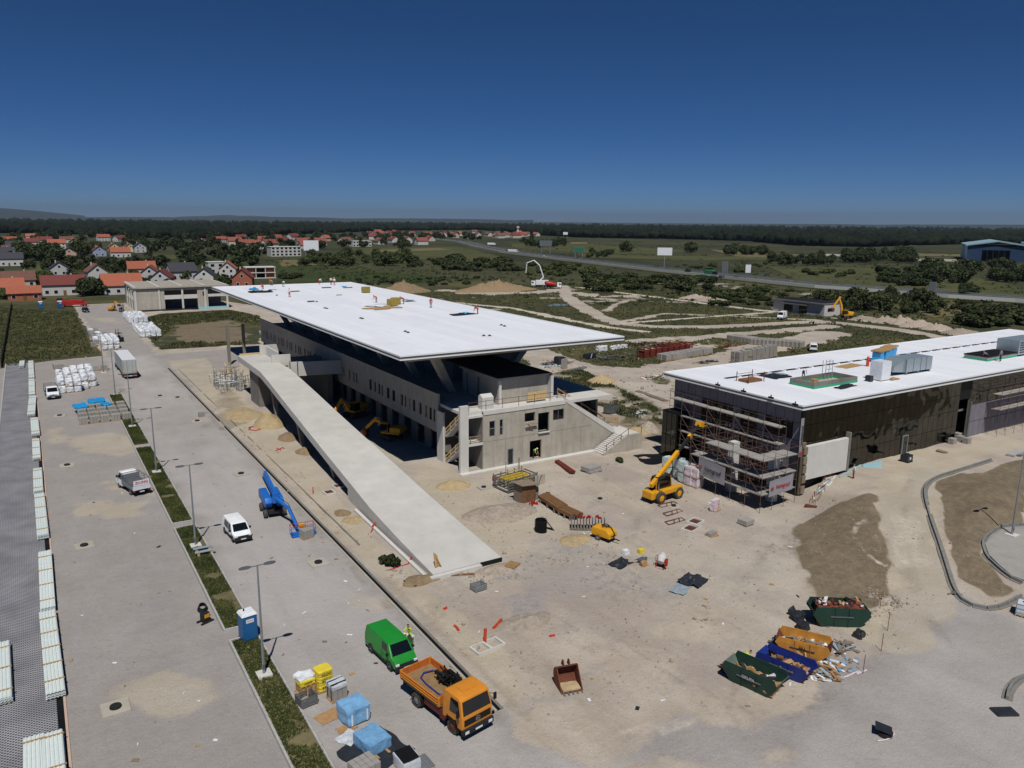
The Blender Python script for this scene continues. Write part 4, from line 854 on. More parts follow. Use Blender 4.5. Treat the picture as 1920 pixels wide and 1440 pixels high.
# houses
for nm,c in dict(tile_orange=(160,92,70),tile_red=(116,60,54),tile_brown=(112,78,66),tile_grey=(62,62,68),tile_rust=(136,78,64)).items():mat(nm,lin(c),.85,.18,1.5,.3,6)
for nm,c in dict(wall_white=(198,197,193),wall_grey=(186,186,188),wall_blue=(150,162,184),wall_yellow=(214,200,150),wall_pink=(196,164,146),wall_brick=(162,98,76),wall_cream=(190,184,170)).items():mat(nm,lin(c),.9,.07,.6,stain=.12)
def house(px,py,w,l,hw_,hr,rz,rmat,wmat,label,group=None,gable_along_x=True,detail=2,chim=True,oh=.5,dormer=False,shed=False,p=None):
 p=Vector(G(px,py))if p is None else Vector(p)
 t=thing('house',label,'house',p,rz,group)
 mb=MB();poly=[(-w/2,0),(w/2,0),(w/2,hw_),(0,hw_+hr-.12),(-w/2,hw_)];mb.prismX(poly,-l/2,l/2);wl_=mb.build('wall',wmat,t)
 th=.22;mb=MB();k=hr/(w/2)
 for s in(-1,1):
  y0,z0=s*(w/2+oh),hw_-k*oh;mb.hexa([(-l/2-oh,0,hw_+hr-.1),(l/2+oh,0,hw_+hr-.1),(l/2+oh,y0,z0),(-l/2-oh,y0,z0),(-l/2-oh,0,hw_+hr+th),(l/2+oh,0,hw_+hr+th),(l/2+oh,y0,z0+th),(-l/2-oh,y0,z0+th)])
 rf=mb.build('roof',rmat,t)
 if chim:
  mb=MB();mb.box(l*.18,l*.18+.6,w*.12,w*.12+.6,hw_+hr*.5,hw_+hr+.7);mb.build('chimney','wall_cream',rf)
 if detail:
  def win(x,z,ww,hh,face):
   mb=MB();g=MB()
   if face in(0,1):
    y=(-1,1)[face]*(w/2);s=(-1,1)[face];mb.box(x-ww/2-.1,x+ww/2+.1,min(y,y+s*.06),max(y,y+s*.06),z-.1,z+hh+.1);g.box(x-ww/2,x+ww/2,min(y,y+s*.09),max(y,y+s*.09),z,z+hh)
   else:
    xx=(-1,1)[face-2]*(l/2);s=(-1,1)[face-2];mb.box(min(xx,xx+s*.06),max(xx,xx+s*.06),x-ww/2-.1,x+ww/2+.1,z-.1,z+hh+.1);g.box(min(xx,xx+s*.09),max(xx,xx+s*.09),x-ww/2,x+ww/2,z,z+hh)
   f=mb.build('window','white_plastic',t);g.build('pane','glass_dark',f)
  n=max(2,int(l/3.2))
  for fl in range(max(1,int(hw_/2.7))):
   for k2 in range(n):
    x=-l/2+l*(k2+.5)/n
    if fl==0 and k2==n//2:continue
    win(x,.9+2.8*fl,1.3,1.3,0)
  for f in(2,3):
   for fl in range(max(1,int(hw_/2.7))):
    for y in(-w*.22,w*.22):win(y,.9+2.8*fl,1.2,1.3,f)
   if hr>2:win(0,hw_+.2,1.2,1.2,f)
  x=-l/2+l*(n//2+.5)/n;mb=MB();mb.box(x-.55,x+.55,-w/2-.1,-w/2,0,2.1);mb.build('door','timber_brown',t)
 return t
R90=math.pi/2
near_h=[(14,553,9,12,3.6,3.2,.05,'tile_orange','wall_white','white house with bright orange roof by the dry field edge'),(36,537,10,13,3.4,3.6,.03,'tile_brown','wall_cream','house with wide brown red hipped looking roof behind the garage'),(121,552,9,16,4.6,3.4,.02,'tile_red','wall_white','white house with long dark red roof and terrace'),(112,516,9,9,4.2,3.4,R90,'tile_grey','wall_grey','grey gabled house behind the dark red roofed house'),(181,527,9,11,5.2,3.6,R90+.1,'tile_brown','wall_white','white gabled house with brown roof beside the vineyard'),(229,550,11,15,4.0,4.4,.02,'tile_orange','wall_white','white house with very large plain orange roof'),(266,516,10,14,4.2,3.6,-.02,'tile_orange','wall_cream','long orange roofed house at the back of the front row'),(284,529,8.5,10,5.0,3.4,R90-.25,'tile_brown','wall_grey','grey gabled house with brown roof beside the parking of the frame building'),(306,531,9,11,3.2,3.6,R90-.35,'tile_red','wall_grey','low house with dark red gabled roof by the concrete frame'),(341,525,10,13,5.0,4.0,.15,'tile_grey','wall_white','white house with large dark slate grey roof and dormers'),(386,531,9,11,4.2,3.6,R90-.3,'tile_grey','wall_white','white gabled house with charcoal roof behind the concrete frame'),(429,522,8.5,10,5.6,3.6,R90-.3,'tile_orange','wall_white','tall white gabled house with orange roof'),(457,537,9,10,4.6,4.0,R90-.35,'tile_red','wall_brick','bare brick gabled house with red roof near the white roof corner')]
for h in near_h:house(*h[:9],h[9])
g_=house(47,562,7,11,3.0,2.3,.02,'tile_orange','wall_brick','bare brick garage with orange roof by the grass field',None,True,1,False)
def cube_house(px,py,w,d,h,label,m='wall_white',storeys=2,rz=0,detail=True,name='house'):
 t=thing(name,label,'house',Vector(G(px,py)),rz);mb=MB();mb.box(-w/2,w/2,-d/2,d/2,0,h);mb.build('wall',m,t)
 mb=MB();mb.box(-w/2-.25,w/2+.25,-d/2-.25,d/2+.25,h+.003,h+.3);mb.build('roof','wall_white',t)
 n=max(2,int(w/3.5))
 for s in range(storeys):
  for k in range(n):
   x=-w/2+w*(k+.5)/n;z=s*h/storeys+.8;mb=MB();mb.box(x-1.0,x+1.0,-d/2-.06,-d/2,z,z+1.5);f=mb.build('window','dark_frame',t);mb=MB();mb.box(x-.9,x+.9,-d/2-.09,-d/2-.061,z+.1,z+1.4);mb.build('pane','glass_dark',f)
 return t
cube_house(404,512,9,9,6.5,'white flat roofed cube house among the gabled houses')
cube_house(533,480,26,14,8,'white modern apartment block with dark ground floor and red balconies',storeys=3)
cube_house(676,462,24,12,7,'long low white block among the red roofs',storeys=2)
uf=thing('unfinished_house','unfinished two storey house with concrete slabs and brick infill','house',Vector(G(487,521)),-.1)
for z in(0,2.9,5.8):
 mb=MB();mb.box(-8,8,-5,5,z,z+.35);mb.build('floor_slab','concrete_pale',uf)
for z in(.353,3.253):
 for x in(-7.5,-2.5,2.5,7.5):
  mb=MB();mb.box(x-.2,x+.2,-4.8,-4.4,z,z+2.54);mb.build('column','concrete_pale',uf)
 for x0,x1 in((-7.2,-3),(3,7.2)):
  mb=MB();mb.box(x0,x1,-3.6,-3.3,z,z+2.54);mb.build('brick_infill','wall_brick',uf)
 mb=MB();mb.box(-7.8,7.8,4.4,4.7,z,z+2.54);mb.build('brick_infill','wall_brick',uf)
mid=[(24,478,'tile_brown','wall_cream',0),(107,466,'tile_orange','wall_white',0),(186,480,'tile_red','wall_blue',R90),(214,471,'tile_brown','wall_yellow',R90),(244,472,'tile_brown','wall_yellow',R90),(226,482,'tile_orange','wall_white',0),(262,473,'tile_grey','wall_grey',R90),(130,485,'tile_grey','wall_pink',R90),(84,457,'tile_red','wall_cream',0),(126,455,'tile_brown','wall_white',0),(60,449,'tile_orange','wall_white',0),(18,498,'tile_grey','wall_white',0),(382,462,'tile_rust','wall_grey',R90),(414,455,'tile_rust','wall_cream',.3),(462,464,'tile_rust','wall_white',0),(18,458,'tile_orange','wall_white',0),(194,452,'tile_orange','wall_white',.2),(226,453,'tile_red','wall_white',.6),(30,467,'tile_grey','wall_white',.1),(140,463,'tile_red','wall_cream',R90),(8,484,'tile_grey','wall_blue',.1),(60,462,'tile_red','wall_cream',.1)]
for px,py,rm,wm,rz in mid:
 d=np.hypot(*G(px,py)[:2]);l=14+random.random()*3
 house(px,py,10,l,4.2+random.random()*1.6,3.6,rz,rm,wm,'%s roofed %s house in the second village row'%(rm.split('_')[1].replace('rust','rusty red').replace('grey','slate grey'),wm.split('_')[1]),'houses of the second village row',True,1)
far=[(494,457),(532,457),(568,458),(600,460),(648,459),(672,457),(712,458),(762,456),(790,459),(520,452),(550,450),(610,452),(440,460),(452,452),(738,455),(700,449),(806,452),(480,466),(505,466),(575,466)]
for k in range(34):far.append((random.uniform(690,985),random.uniform(438,447)))
for k in range(7):far.append((random.uniform(965,1030),random.uniform(442,447)))
for px,py in far:
 fr=random.choice(('tile_orange','tile_rust','tile_rust','tile_red','tile_brown'));fw_l=random.choice(('wall_white','wall_cream','wall_white'))
 house(px,py,11,random.uniform(12,18),random.uniform(4,6),4,random.choice((0,R90,.5,-.4)),fr,fw_l,'small %s roofed %s house in the distant village along the motorway'%({'orange':'orange','rust':'rusty red','red':'dark red','brown':'brown'}[fr[5:]],fw_l[5:]),'houses of the distant village',True,0,True,.6)
tw=thing('water_tower','slender pale tower rising above the distant village','tower',Vector(G(971,441)));mb=MB();mb.cyl((0,0,0),(0,0,16),2.2,1.8,12);mb.build('shaft','concrete_pale',tw);mb=MB();mb.cyl((0,0,16),(0,0,20),3.4,3.4,12);mb.build('tank','concrete_pale',tw);mb=MB();mb.cyl((0,0,20),(0,0,21.5),3.5,.3,12);mb.build('cap','tile_rust',tw)
# concrete frame building (far left)
b3=thing('concrete_frame_building','grey concrete frame hall with ribbed roof slab and open bays','building',(30.5,296,0))
bx0,bx1,by0,by1,bh=0,31.0,0,29.5,7.9
mb=MB()
for k in range(17):mb.box(bx0-.4,bx1+.4,by0-.5+k*1.78,by0-.5+k*1.78+1.3,bh,bh+.45)
rs=mb.build('roof_rib','concrete',b3);stuff(rs)
mb=MB();mb.box(bx0,bx1,by0,by1,bh-.2,bh-.003);mb.build('roof_slab','concrete_dark',b3)
for k in range(5):
 x=bx0+k*(bx1-bx0-.6)/4;mb=MB();mb.box(x,x+.6,-.05,.6,0,bh-.2);mb.build('column','concrete_pale',b3);mb=MB();mb.box(x,x+.6,-.55,by1,bh+.453,bh+.6);mb.build('roof_beam','concrete_pale',b3)
 mb=MB();mb.box(x,x+.6,by1-.6,by1,0,bh-.2);mb.build('column','concrete_dark',b3)
for k in range(4):
 y=2+k*7;mb=MB();mb.box(-.05,.5,y,y+.6,0,bh-.2);mb.build('column','concrete_pale',b3)
mb=MB();wall(mb,(.6,.15,0),(1,0),9.0,bh-.2,(),.3);mb.build('wall_panel','concrete',b3)
mb=MB();wall(mb,(20.5,.15,0),(1,0),3.6,bh-.2,[(1.8,2.8,4.6,6.2)],.3);mb.build('wall_panel','concrete',b3)
mb=MB();mb.box(9.6,20.5,.1,.5,3.9,5.3);mb.build('spandrel','concrete_pale',b3);mb=MB();mb.box(24.1,31,.1,.5,4.3,5.2);mb.build('spandrel','concrete_pale',b3);mb=MB();mb.box(9.6,30.4,.1,.5,7.0,7.6);mb.build('spandrel','concrete',b3)
mb=MB();mb.box(.7,30.4,10,10.3,0,bh-.2);mb.build('inner_wall','concrete_dark',b3)
mb=MB();wall(mb,(.1,by1,0),(0,-1),by1,3.6,[(3,7,.2,3),(10,14,.2,3),(17,21,.2,3)],.3);mb.build('side_wall','concrete',b3)
mb=MB();mb.box(.6,20.4,-.9,-.06,-.2,.5);mb.build('plinth_sheet','black_membrane',b3);mb=MB();mb.box(20.5,31,-.7,-.06,-.2,.7)
mat('xps_blue',lin((150,196,206)),.7,.06);mb.build('insulation_board','xps_blue',b3)
# grey block building with the excavator, hangar, billboard
def z4(x,y):return(1440+x/4,380+y/4)
A=Vector(G(1449,582));Bp=Vector(G(1544,594));Cp=Vector(G(1571,588));du=(Bp-A).normalized();L4=(Bp-A).length
b4=thing('block_building','low grey blockwork building with flat roof and dark door bays','building',A,math.atan2(du.y,du.x))
D4=9.0;H4=4.3
wl4=mat('wall_block',lin((172,170,168)),.9,.1,2)
mb=MB();wall(mb,(0,0,0),(1,0),L4,H4,[(L4*.22,L4*.40,.3,3.0),(L4*.52,L4*.68,.3,3.0)],.3);mb.build('wall','wall_block',b4)
for u in(.22,.52):frame(b4,(0,0,0),(1,0),L4*u,L4*(u+.17),.3,3.0,.1,.12,.1,'dark_frame',True,3,1)
mb=MB();mb.box(L4-.3,L4,.3,D4,0,H4);mb.build('wall','wall_white',b4);mb=MB();mb.box(0,.3,.3,D4,0,H4);mb.box(.3,L4-.3,D4-.3,D4,0,H4);mb.build('wall','wall_block',b4)
mb=MB();mb.box(-.2,L4+.2,-.9,D4+.2,H4+.003,H4+.35);mb.build('roof','fascia_grey',b4);mb=MB();mb.box(L4*.03,L4-.1,-.1,D4,H4+.353,H4+.5);mb.build('roof_felt','black_membrane',b4)
mb=MB();mb.box(L4*.2,L4*.7,-.85,-.004,3.2,3.6);mb.build('canopy_beam','concrete_dark',b4)
mb=MB();mb.box(L4,L4+.05,2,3.2,1.6,2.9);mb.build('window','glass_dark',b4)
mat('hangar_blue',lin((38,62,92)),.6,.1,.3);mat('hangar_pale',lin((140,170,182)),.6,.06,.3);mat('hangar_white',lin((196,208,212)),.6,.05)
hA=Vector(G(1811,489));du=Vector((.52,-.854,0));LH=47.0
hg=thing('aircraft_hangar','wide dark blue hangar with pale roof beside the airfield','hangar',hA,math.atan2(du.y,du.x))
mb=MB();wall(mb,(0,0,0),(1,0),LH,13.5,[(LH*.25,LH*.72,0,10)],1.0);mb.build('front_wall','hangar_blue',hg)
mb=MB();mb.prismY([(-1.5,13.6),(LH*.5,17.5),(LH+1.5,13.6),(LH+1.5,14.6),(LH*.5,18.6),(-1.5,14.6)],-2,90);mb.build('roof','hangar_pale',hg)
mb=MB();mb.box(0,1,1,88,0,13.5);mb.box(LH-1,LH,1,88,0,13.5);mb.box(1,LH-1,87,88,0,13.5);mb.build('side_wall','hangar_white',hg)
for k in range(6):
 x=LH*.25+k*LH*.47/5;mb=MB();mb.box(x-.4,x+.4,.4,1.0,0,10);mb.build('door_mullion','dark_frame',hg)
mb=MB();mb.box(LH+.02,LH+60,4,60,0,17);mb.build('annex','hangar_white',hg);mb=MB();mb.box(LH+8,LH+60,3.6,4,8,12);mb.build('annex_window','glass_dark',hg);mb=MB();mb.box(LH+6,LH+60,-6,3.9,0,5.5);mb.build('annex_porch','tile_red',hg)
def board(px,py,w,h,zb,label,m='white_paint',legs=1,name='billboard',back='galv',rz=None):
 p=Vector(G(px,py));rz=math.atan2(-p.x,p.y)if rz is None else rz
 t=thing(name,label,'billboard' if name=='billboard' else 'sign',p,rz);mb=MB();mb.box(-w/2,w/2,-.25,.25,zb,zb+h);mb.build('panel_frame',back,t);mb=MB();mb.box(-w/2+.15,w/2-.15,-.3,-.252,zb+.15,zb+h-.15);mb.build('panel',m,t)
 for k in range(legs):
  x=0 if legs==1 else(-w*.35+.7*w*k/(legs-1));mb=MB();mb.cyl((x,0,0),(x,0,zb),w*.025+.12,w*.022+.1,10);mb.build('post',back,t)
 return t
board(1245,503,10.5,5.6,9.0,'big blank white billboard on a single tall post by the motorway')
board(584,481,13,9,5,'blank white billboard standing before the village',legs=2)
mat('sign_green',lin((40,110,86)),.5,.05)
board(1023,477,12,5.5,8,'grey backed motorway gantry sign on two posts','steel',2,'road_sign');board(1085,486,9,4.5,6,'green motorway direction sign on two posts','sign_green',2,'road_sign')
board(1358,523,3.4,6.0,4.0,'tall narrow grey road sign seen from behind','steel',2,'road_sign');board(1402,518,3.4,5.2,2.0,'small white upright panel beside the motorway','white_paint',1,'road_sign');board(1747,553,3.0,4.4,1.6,'grey upright road sign near the wood end','steel',2,'road_sign');board(1060,447,9,5,7,'pale sign board far behind the village fields','white_paint',2,'road_sign')
# car park: pavers, kerbs, planting strip, drain, lamps
def paver_mat():
 m=bpy.data.materials.new('grid_paver');m.use_nodes=True;MATS['grid_paver']=m;nt=m.node_tree;N=nt.nodes;L=nt.links;b=N['Principled BSDF'];b.inputs['Roughness'].default_value=.9
 g=N.new('ShaderNodeNewGeometry');mp=N.new('ShaderNodeMapping');mp.inputs['Scale'].default_value=(1/.2,1/.2,0);mp.inputs['Rotation'].default_value=(0,0,math.pi/4);L.new(g.outputs['Position'],mp.inputs['Vector'])
 v=N.new('ShaderNodeTexVoronoi');v.voronoi_dimensions='2D';v.inputs['Randomness'].default_value=0;v.inputs['Scale'].default_value=1;L.new(mp.outputs['Vector'],v.inputs['Vector'])
 r=N.new('ShaderNodeMapRange');r.inputs['From Min'].default_value=.30;r.inputs['From Max'].default_value=.38;L.new(v.outputs['Distance'],r.inputs['Value'])
 n=N.new('ShaderNodeTexNoise');n.inputs['Scale'].default_value=.35;n.inputs['Detail'].default_value=6;L.new(g.outputs['Position'],n.inputs['Vector'])
 r2=N.new('ShaderNodeMapRange');r2.inputs['From Min'].default_value=.35;r2.inputs['From Max'].default_value=.65;L.new(n.outputs['Fac'],r2.inputs['Value'])
 a=N.new('ShaderNodeMix');a.data_type='RGBA';a.inputs['A'].default_value=(*lin((138,139,145)),1);a.inputs['B'].default_value=(*lin((164,165,170)),1);L.new(r2.outputs['Result'],a.inputs['Factor'])
 c=N.new('ShaderNodeMix');c.data_type='RGBA';c.inputs['A'].default_value=(*lin((66,64,64)),1);L.new(a.outputs['Result'],c.inputs['B']);L.new(r.outputs['Result'],c.inputs['Factor']);L.new(c.outputs['Result'],b.inputs['Base Color'])
 bp=N.new('ShaderNodeBump');bp.inputs['Strength'].default_value=.6;bp.inputs['Distance'].default_value=.05;L.new(r.outputs['Result'],bp.inputs['Height']);L.new(bp.outputs['Normal'],b.inputs['Normal'])
paver_mat()
leaf_mat('grass_dull',lin((56,62,36)),lin((72,76,46)),lin((96,92,60)))
mat('kerb',lin((172,172,170)),.85,.1,2);mat('kerb_dark',lin((126,127,126)),.85,.12,2);mat('kerb_pink',lin((196,170,152)),.9,.1,2);mat('strip_soil',lin((112,104,74)),.95,.3,1.6,.4,5)
pv=MB();pv.box(-6.0,-1.25,30,202,-.2,.06);struct(pv.build('paved_area','grid_paver'))
mb=MB();mb.box(-1.25,-.85,30,202,-.25,.012);struct(mb.build('edge_trench','black'))
mb=MB();mb.box(-.85,-.7,30,202,-.2,.07);struct(mb.build('paver_edging','kerb_pink'))
mb=MB();mb.box(-6.2,-6.0,30,202,-.2,.16);struct(mb.build('kerb','kerb'))
kst=None
def kerb_line(x,y0,y1,dirx=False,h=.14,w=.16,nm='kerb'):
 """kerb of one-metre stones: a bedding strip with each stone a part"""
 global kst
 L_=y1-y0;mb=MB();mb.box(-w/2-.06,w/2+.06,0,L_,-.2,.012);base=struct(mb.build(nm,'concrete_dark'));base.location=(x,y0,0)if not dirx else(y0,x,0)
 if dirx:base.rotation_euler=(0,0,-math.pi/2)
 n=max(1,round(L_));st=L_/n
 if kst is None:
  m=MB();m.box(-w/2,w/2,.006,.994,-.1,h);k_=m.build('kerb_stone','kerb',None,bevel=.015);kst=k_.data;bpy.data.objects.remove(k_)
 for i in range(n):
  o=link('kerb_stone',kst,base);o.location=(random.uniform(-.008,.008),i*st,random.uniform(-.012,.006));o.scale=(1,st,1)
 return base
segs=[(33.0,57.6),(59.6,83.6),(85.2,117.5),(119.0,156.8)]
for a,b in segs:
 mb=MB();mb.box(10.5,12.45,a,b,-.2,.06);s_=struct(mb.build('planting_strip','strip_soil'))
 kerb_line(10.42,a,b);kerb_line(12.52,a,b,h=.14)
 for yy in(a-.1,b+.1):
  mb=MB();mb.box(10.35,12.6,yy-.08,yy+.08,-.2,.13);o=struct(mb.build('kerb','kerb'))
mb=MB();mb.box(23.72,23.98,39.6,180,-.1,.02);struct(mb.build('drain_slot','black'))
mb=MB();mb.box(23.52,23.719,39.6,180,-.2,.05);struct(mb.build('drain_edge','concrete'));mb=MB();mb.box(23.981,24.2,39.6,180,-.2,.06);struct(mb.build('drain_edge','concrete_dark'))
mb=MB();mb.box(25.55,25.68,70,178,-.1,.07);struct(mb.build('concrete_edging','concrete_dark'))
kerb_line(9.6,200.3,200.3+4)
def tufts(name,regions,label,m='grass_blade',h=(.12,.3),dens=5.0,seed=1,wmul=.5,thr=-.35):
 r=np.random.RandomState(seed);V=[];Fc=[]
 for poly,zf in regions:
  xs_=[p[0]for p in poly];ys_=[p[1]for p in poly];ar=(max(xs_)-min(xs_))*(max(ys_)-min(ys_));n=int(ar*dens)
  for _ in range(n):
   x,y=r.uniform(min(xs_),max(xs_)),r.uniform(min(ys_),max(ys_));ins=False;j=len(poly)-1
   for i in range(len(poly)):
    if(poly[i][1]>y)!=(poly[j][1]>y)and x<(poly[j][0]-poly[i][0])*(y-poly[i][1])/(poly[j][1]-poly[i][1])+poly[i][0]:ins=not ins
    j=i
   if not ins:continue
   if mnoise.noise(Vector((x*.45,y*.45,seed)))<thr+.2*r.rand()or(zf is None and bare_at(x,y)>.45):continue
   z=gz(x,y)if zf is None else zf;hh=r.uniform(*h)
   for _k in range(3):
    a=r.rand()*6.28;w=hh*wmul*(.5+r.rand());dx,dy=math.cos(a)*w,math.sin(a)*w;lx,ly=r.normal()*hh*.5,r.normal()*hh*.5;o=len(V)
    V+=[(x-dx,y-dy,z-.02),(x+dx,y+dy,z-.02),(x+lx,y+ly,z+hh*(.7+.6*r.rand()))];Fc.append((o,o+1,o+2))
 me_=bpy.data.meshes.new(name);me_.from_pydata(V,[],Fc);me_.materials.append(MATS[m]);o=link(name,me_);o['kind']='stuff';tag(o,label,'grass');return o
tufts('strip_grass',[([(10.55,a+.1),(12.4,a+.1),(12.4,b-.1),(10.55,b-.1)],.06)for a,b in segs],'tufty weeds growing in the kerbed planting strip',dens=210,seed=2,wmul=.2,h=(.05,.2),thr=-.5)
fieldp=w2([(0,576),(30,580),(138,584),(172,652),(178,662),(100,673),(0,690)])
tufts('field_grass',[(fieldp,None)],'rough grass covering the plot beside the access road',h=(.2,.45),dens=5,seed=3,m='grass_dull',wmul=.3)
tufts('plot_grass',[(w2([(252,602),(300,590),(430,582),(488,594),(488,612),(430,600),(330,612),(290,640)]),None),(w2([(300,648),(345,642),(470,640),(470,650),(300,655)]),None)],'weeds around the bare patch before the concrete frame hall',h=(.2,.55),dens=5.0,seed=4,m='grass_dull',wmul=.3)
tufts('yard_weeds',[(w2([(1037,702),(1090,692),(1130,714),(1180,738),(1235,768),(1258,800),(1230,812),(1180,796),(1110,758),(1042,728)]),None)],'weeds on the bank between the two big buildings',h=(.15,.5),dens=14,seed=5,m='grass_dull',wmul=.3)
tufts('meadow_weeds',[([(80,130),(150,105),(255,130),(258,330),(120,335),(80,215)],None)],'rough weeds across the unbuilt part of the site',h=(.12,.4),dens=2.4,seed=6,m='grass_dull',wmul=.5,thr=-.2)
lamp=thing('street_lamp','x','street lamp')
mb=MB();mb.cyl((0,0,.1),(0,0,8.45),.105,.055,10);mb.build('pole','galv',lamp,True)
mb=MB();mb.bar((-.55,0,8.4),(.55,0,8.4),.06);mb.build('cross_arm','galv',lamp)
for s in(-1,1):
 mb=MB();n=14;pts=[(s*.85+.42*math.cos(t),.22*math.sin(t))for t in np.linspace(0,2*math.pi,n+1)[:-1]];mb.prism(pts,8.37,8.46);hd=mb.build('lamp_head','steel',lamp,bevel=.02)
 mb=MB();mb.prism([(s*.85+.3*math.cos(t),.15*math.sin(t))for t in np.linspace(0,2*math.pi,n+1)[:-1]],8.345,8.367);mb.build('lens','lamp_glass',hd)
mb=MB();mb.cbox((0,0,.04),(1.0,1.0,.24));mb.build('base_block','concrete_pale',lamp)
mb=MB();mb.box(-.07,.07,-.13,-.09,.5,.9);mb.build('service_door','steel',lamp)
labs=['twin headed street lamp beside the blue portable toilet','twin headed street lamp beside the two blue benches of the strip','twin headed street lamp opposite the flatbed truck with red lettering','twin headed street lamp by the strip corner near blue wrapped stones','twin headed street lamp behind the parked semi trailer','twin headed street lamp between white sacks and the grass plot']
for k,y in enumerate((51.7,77.8,104.6,130.6,156.8,181.0)):
 o=lamp if k==0 else copy_tree(lamp);o.location=(11.5,y,.06 if k<4 else 0);o['label']=labs[k];o['group']='street lamps along the planting strip'
lr=copy_tree(lamp);p=at(1897,1005);lr.location=p;lr['label']='street lamp on the paved island by the curved kerb';lr['group']='street lamps along the planting strip'
mh=thing('manhole','x','manhole');mb=MB();mb.prism([(-.85,-.85),(.85,-.85),(.85,.85),(-.85,.85)],-.1,.05);
mb=MB();n=16
ri,ro=.38,.8
for k in range(n):
 t0,t1=2*math.pi*k/n,2*math.pi*(k+1)/n
 def sq(t):
  c,s=math.cos(t),math.sin(t);q=.85/max(abs(c),abs(s));return(c*q,s*q)
 a,b=sq(t0),sq(t1);c0=(ri*math.cos(t0),ri*math.sin(t0));c1=(ri*math.cos(t1),ri*math.sin(t1))
 mb.add([(c0[0],c0[1],.07),(a[0],a[1],.07),(b[0],b[1],.07),(c1[0],c1[1],.07),(c0[0],c0[1],-.3),(c1[0],c1[1],-.3),(a[0],a[1],-.1),(b[0],b[1],-.1)],[(0,1,2,3),(0,3,5,4),(1,6,7,2)])
mb.build('slab','concrete',mh);mb=MB();mb.cyl((0,0,-.35),(0,0,.03),.375,.375,16);mb.build('shaft','black',mh)
mb=MB();mb.cyl((0,0,.035),(0,0,.2),.36,.36,16);cvm=mb.build('raised_ring','rubber',mh)
mspots=[(217,1328,'nearest the ochre sand stain'),(158,1024,'between paver edge and the sandy patch'),(126,873,'close to the white panel stacks'),(112,780,'by the blue wrapped stone pallets'),(452,889,'beside the blue boom lift'),(597,1056,'with cable coil on it'),(370,790,'by the slot drain in the open lot'),(333,746,'beside the small stone pallet'),(1027,926,'in the yard by the timber beams'),(1125,935,'in the yard between beams and telehandler'),(907,915,'at the stair tower of the concrete building'),(1263,950,'by the bent reinforcement bars'),(300,743,'near the trailer rear')]
for k,(px,py,tx)in enumerate(mspots):
 o=mh if k==0 else copy_tree(mh);o.location=at(px,py,.02);o.rotation_euler=(0,0,random.uniform(-.2,.2));o['label']='square concrete manhole slab with round dark opening '+tx;o['group']='open manholes'
 o.scale=(1,1,1)if px<700 else(.8,.8,1)
def path_kerb(pts,label_mat='kerb_dark',w=.18,h=.26,nm='curved_kerb',gap=.02,sub=1.0,z0=-.1,parent_kind=True):
 P=[at(*p)for p in pts];Q=[]
 for i in range(len(P)-1):
  p0,p1,p2,p3=P[max(i-1,0)],P[i],P[i+1],P[min(i+2,len(P)-1)]
  for k in range(12):
   t=k/12;Q.append(.5*((2*p1)+(-p0+p2)*t+(2*p0-5*p1+4*p2-p3)*t*t+(-p0+3*p1-3*p2+p3)*t**3))
 Q.append(P[-1]);out=[Q[0]];acc=0
 for a,b in zip(Q[:-1],Q[1:]):
  acc+=(b-a).length
  if acc>=sub:out.append(b);acc=0
 root=MB()
 for a,b in zip(out[:-1],out[1:]):root.bar(a+Vector((0,0,-.06)),b+Vector((0,0,-.06)),w+.5,.2)
 r=struct(root.build(nm,'concrete_dark'))
 for a,b in zip(out[:-1],out[1:]):
  d=(b-a).normalized()*gap;mb=MB();mb.bar(a+d+Vector((0,0,h/2+.02)),b-d+Vector((0,0,h/2+.02)),w,h);mb.build('kerb_stone',label_mat,r)
 return r
path_kerb([(1858,864),(1800,882),(1755,896),(1736,912),(1734,935),(1745,975),(1760,1020),(1775,1065),(1786,1100),(1800,1122),(1825,1137),(1855,1141),(1885,1134),(1915,1118)])
path_kerb([(1930,985),(1880,990),(1853,1004),(1842,1022),(1850,1045),(1870,1065),(1895,1085),(1925,1098)],nm='island_kerb')
path_kerb([(1888,1312),(1892,1295),(1905,1278),(1925,1268)],nm='corner_kerb')
isl=w2([(1930,988),(1882,993),(1857,1006),(1847,1022),(1854,1043),(1873,1062),(1897,1082),(1930,1095),(1990,1090),(1990,1000)])
mat('fresh_concrete',lin((150,148,142)),.9,.12,.8)
mb=MB();c_=np.mean(isl,0);mb.add([(x,y,gz(x,y)+.14)for x,y in isl],[tuple(range(len(isl)))]);struct(mb.build('island_paving','fresh_concrete'))
# vehicles (local x = forward, y = left, z = up)
for nm,c,r in(('paint_green',(34,138,50),.25),('paint_orange',(214,138,44),.35),('paint_white',(236,238,240),.25),('paint_blue',(28,108,196),.35),('paint_yellow',(226,162,30),.4),('paint_red',(176,36,30),.4),('paint_darkred',(96,24,26),.5),('paint_dark',(40,44,52),.3),('paint_grey',(120,124,128),.4),('lorry_green',(60,130,90),.5)):
 mat(nm,lin(c),r+.1,.1,1.2,spec=.45,stain=.12)
mat('orange_rust',lin((198,108,44)),.6,.2,2.5);mat('bed_dirt',lin((150,122,84)),.95,.25,2.0,.3,6);mat('tyre_dusty',lin((74,70,64)),.95,.2,8);mat('strap_blue',lin((38,52,140)),.6,.1);mat('plastic_dark',lin((34,35,37)),.7,.1);mat('hivis',lin((176,226,60)),.7,.06);mat('cloth_navy',lin((40,46,66)),.9,.1)
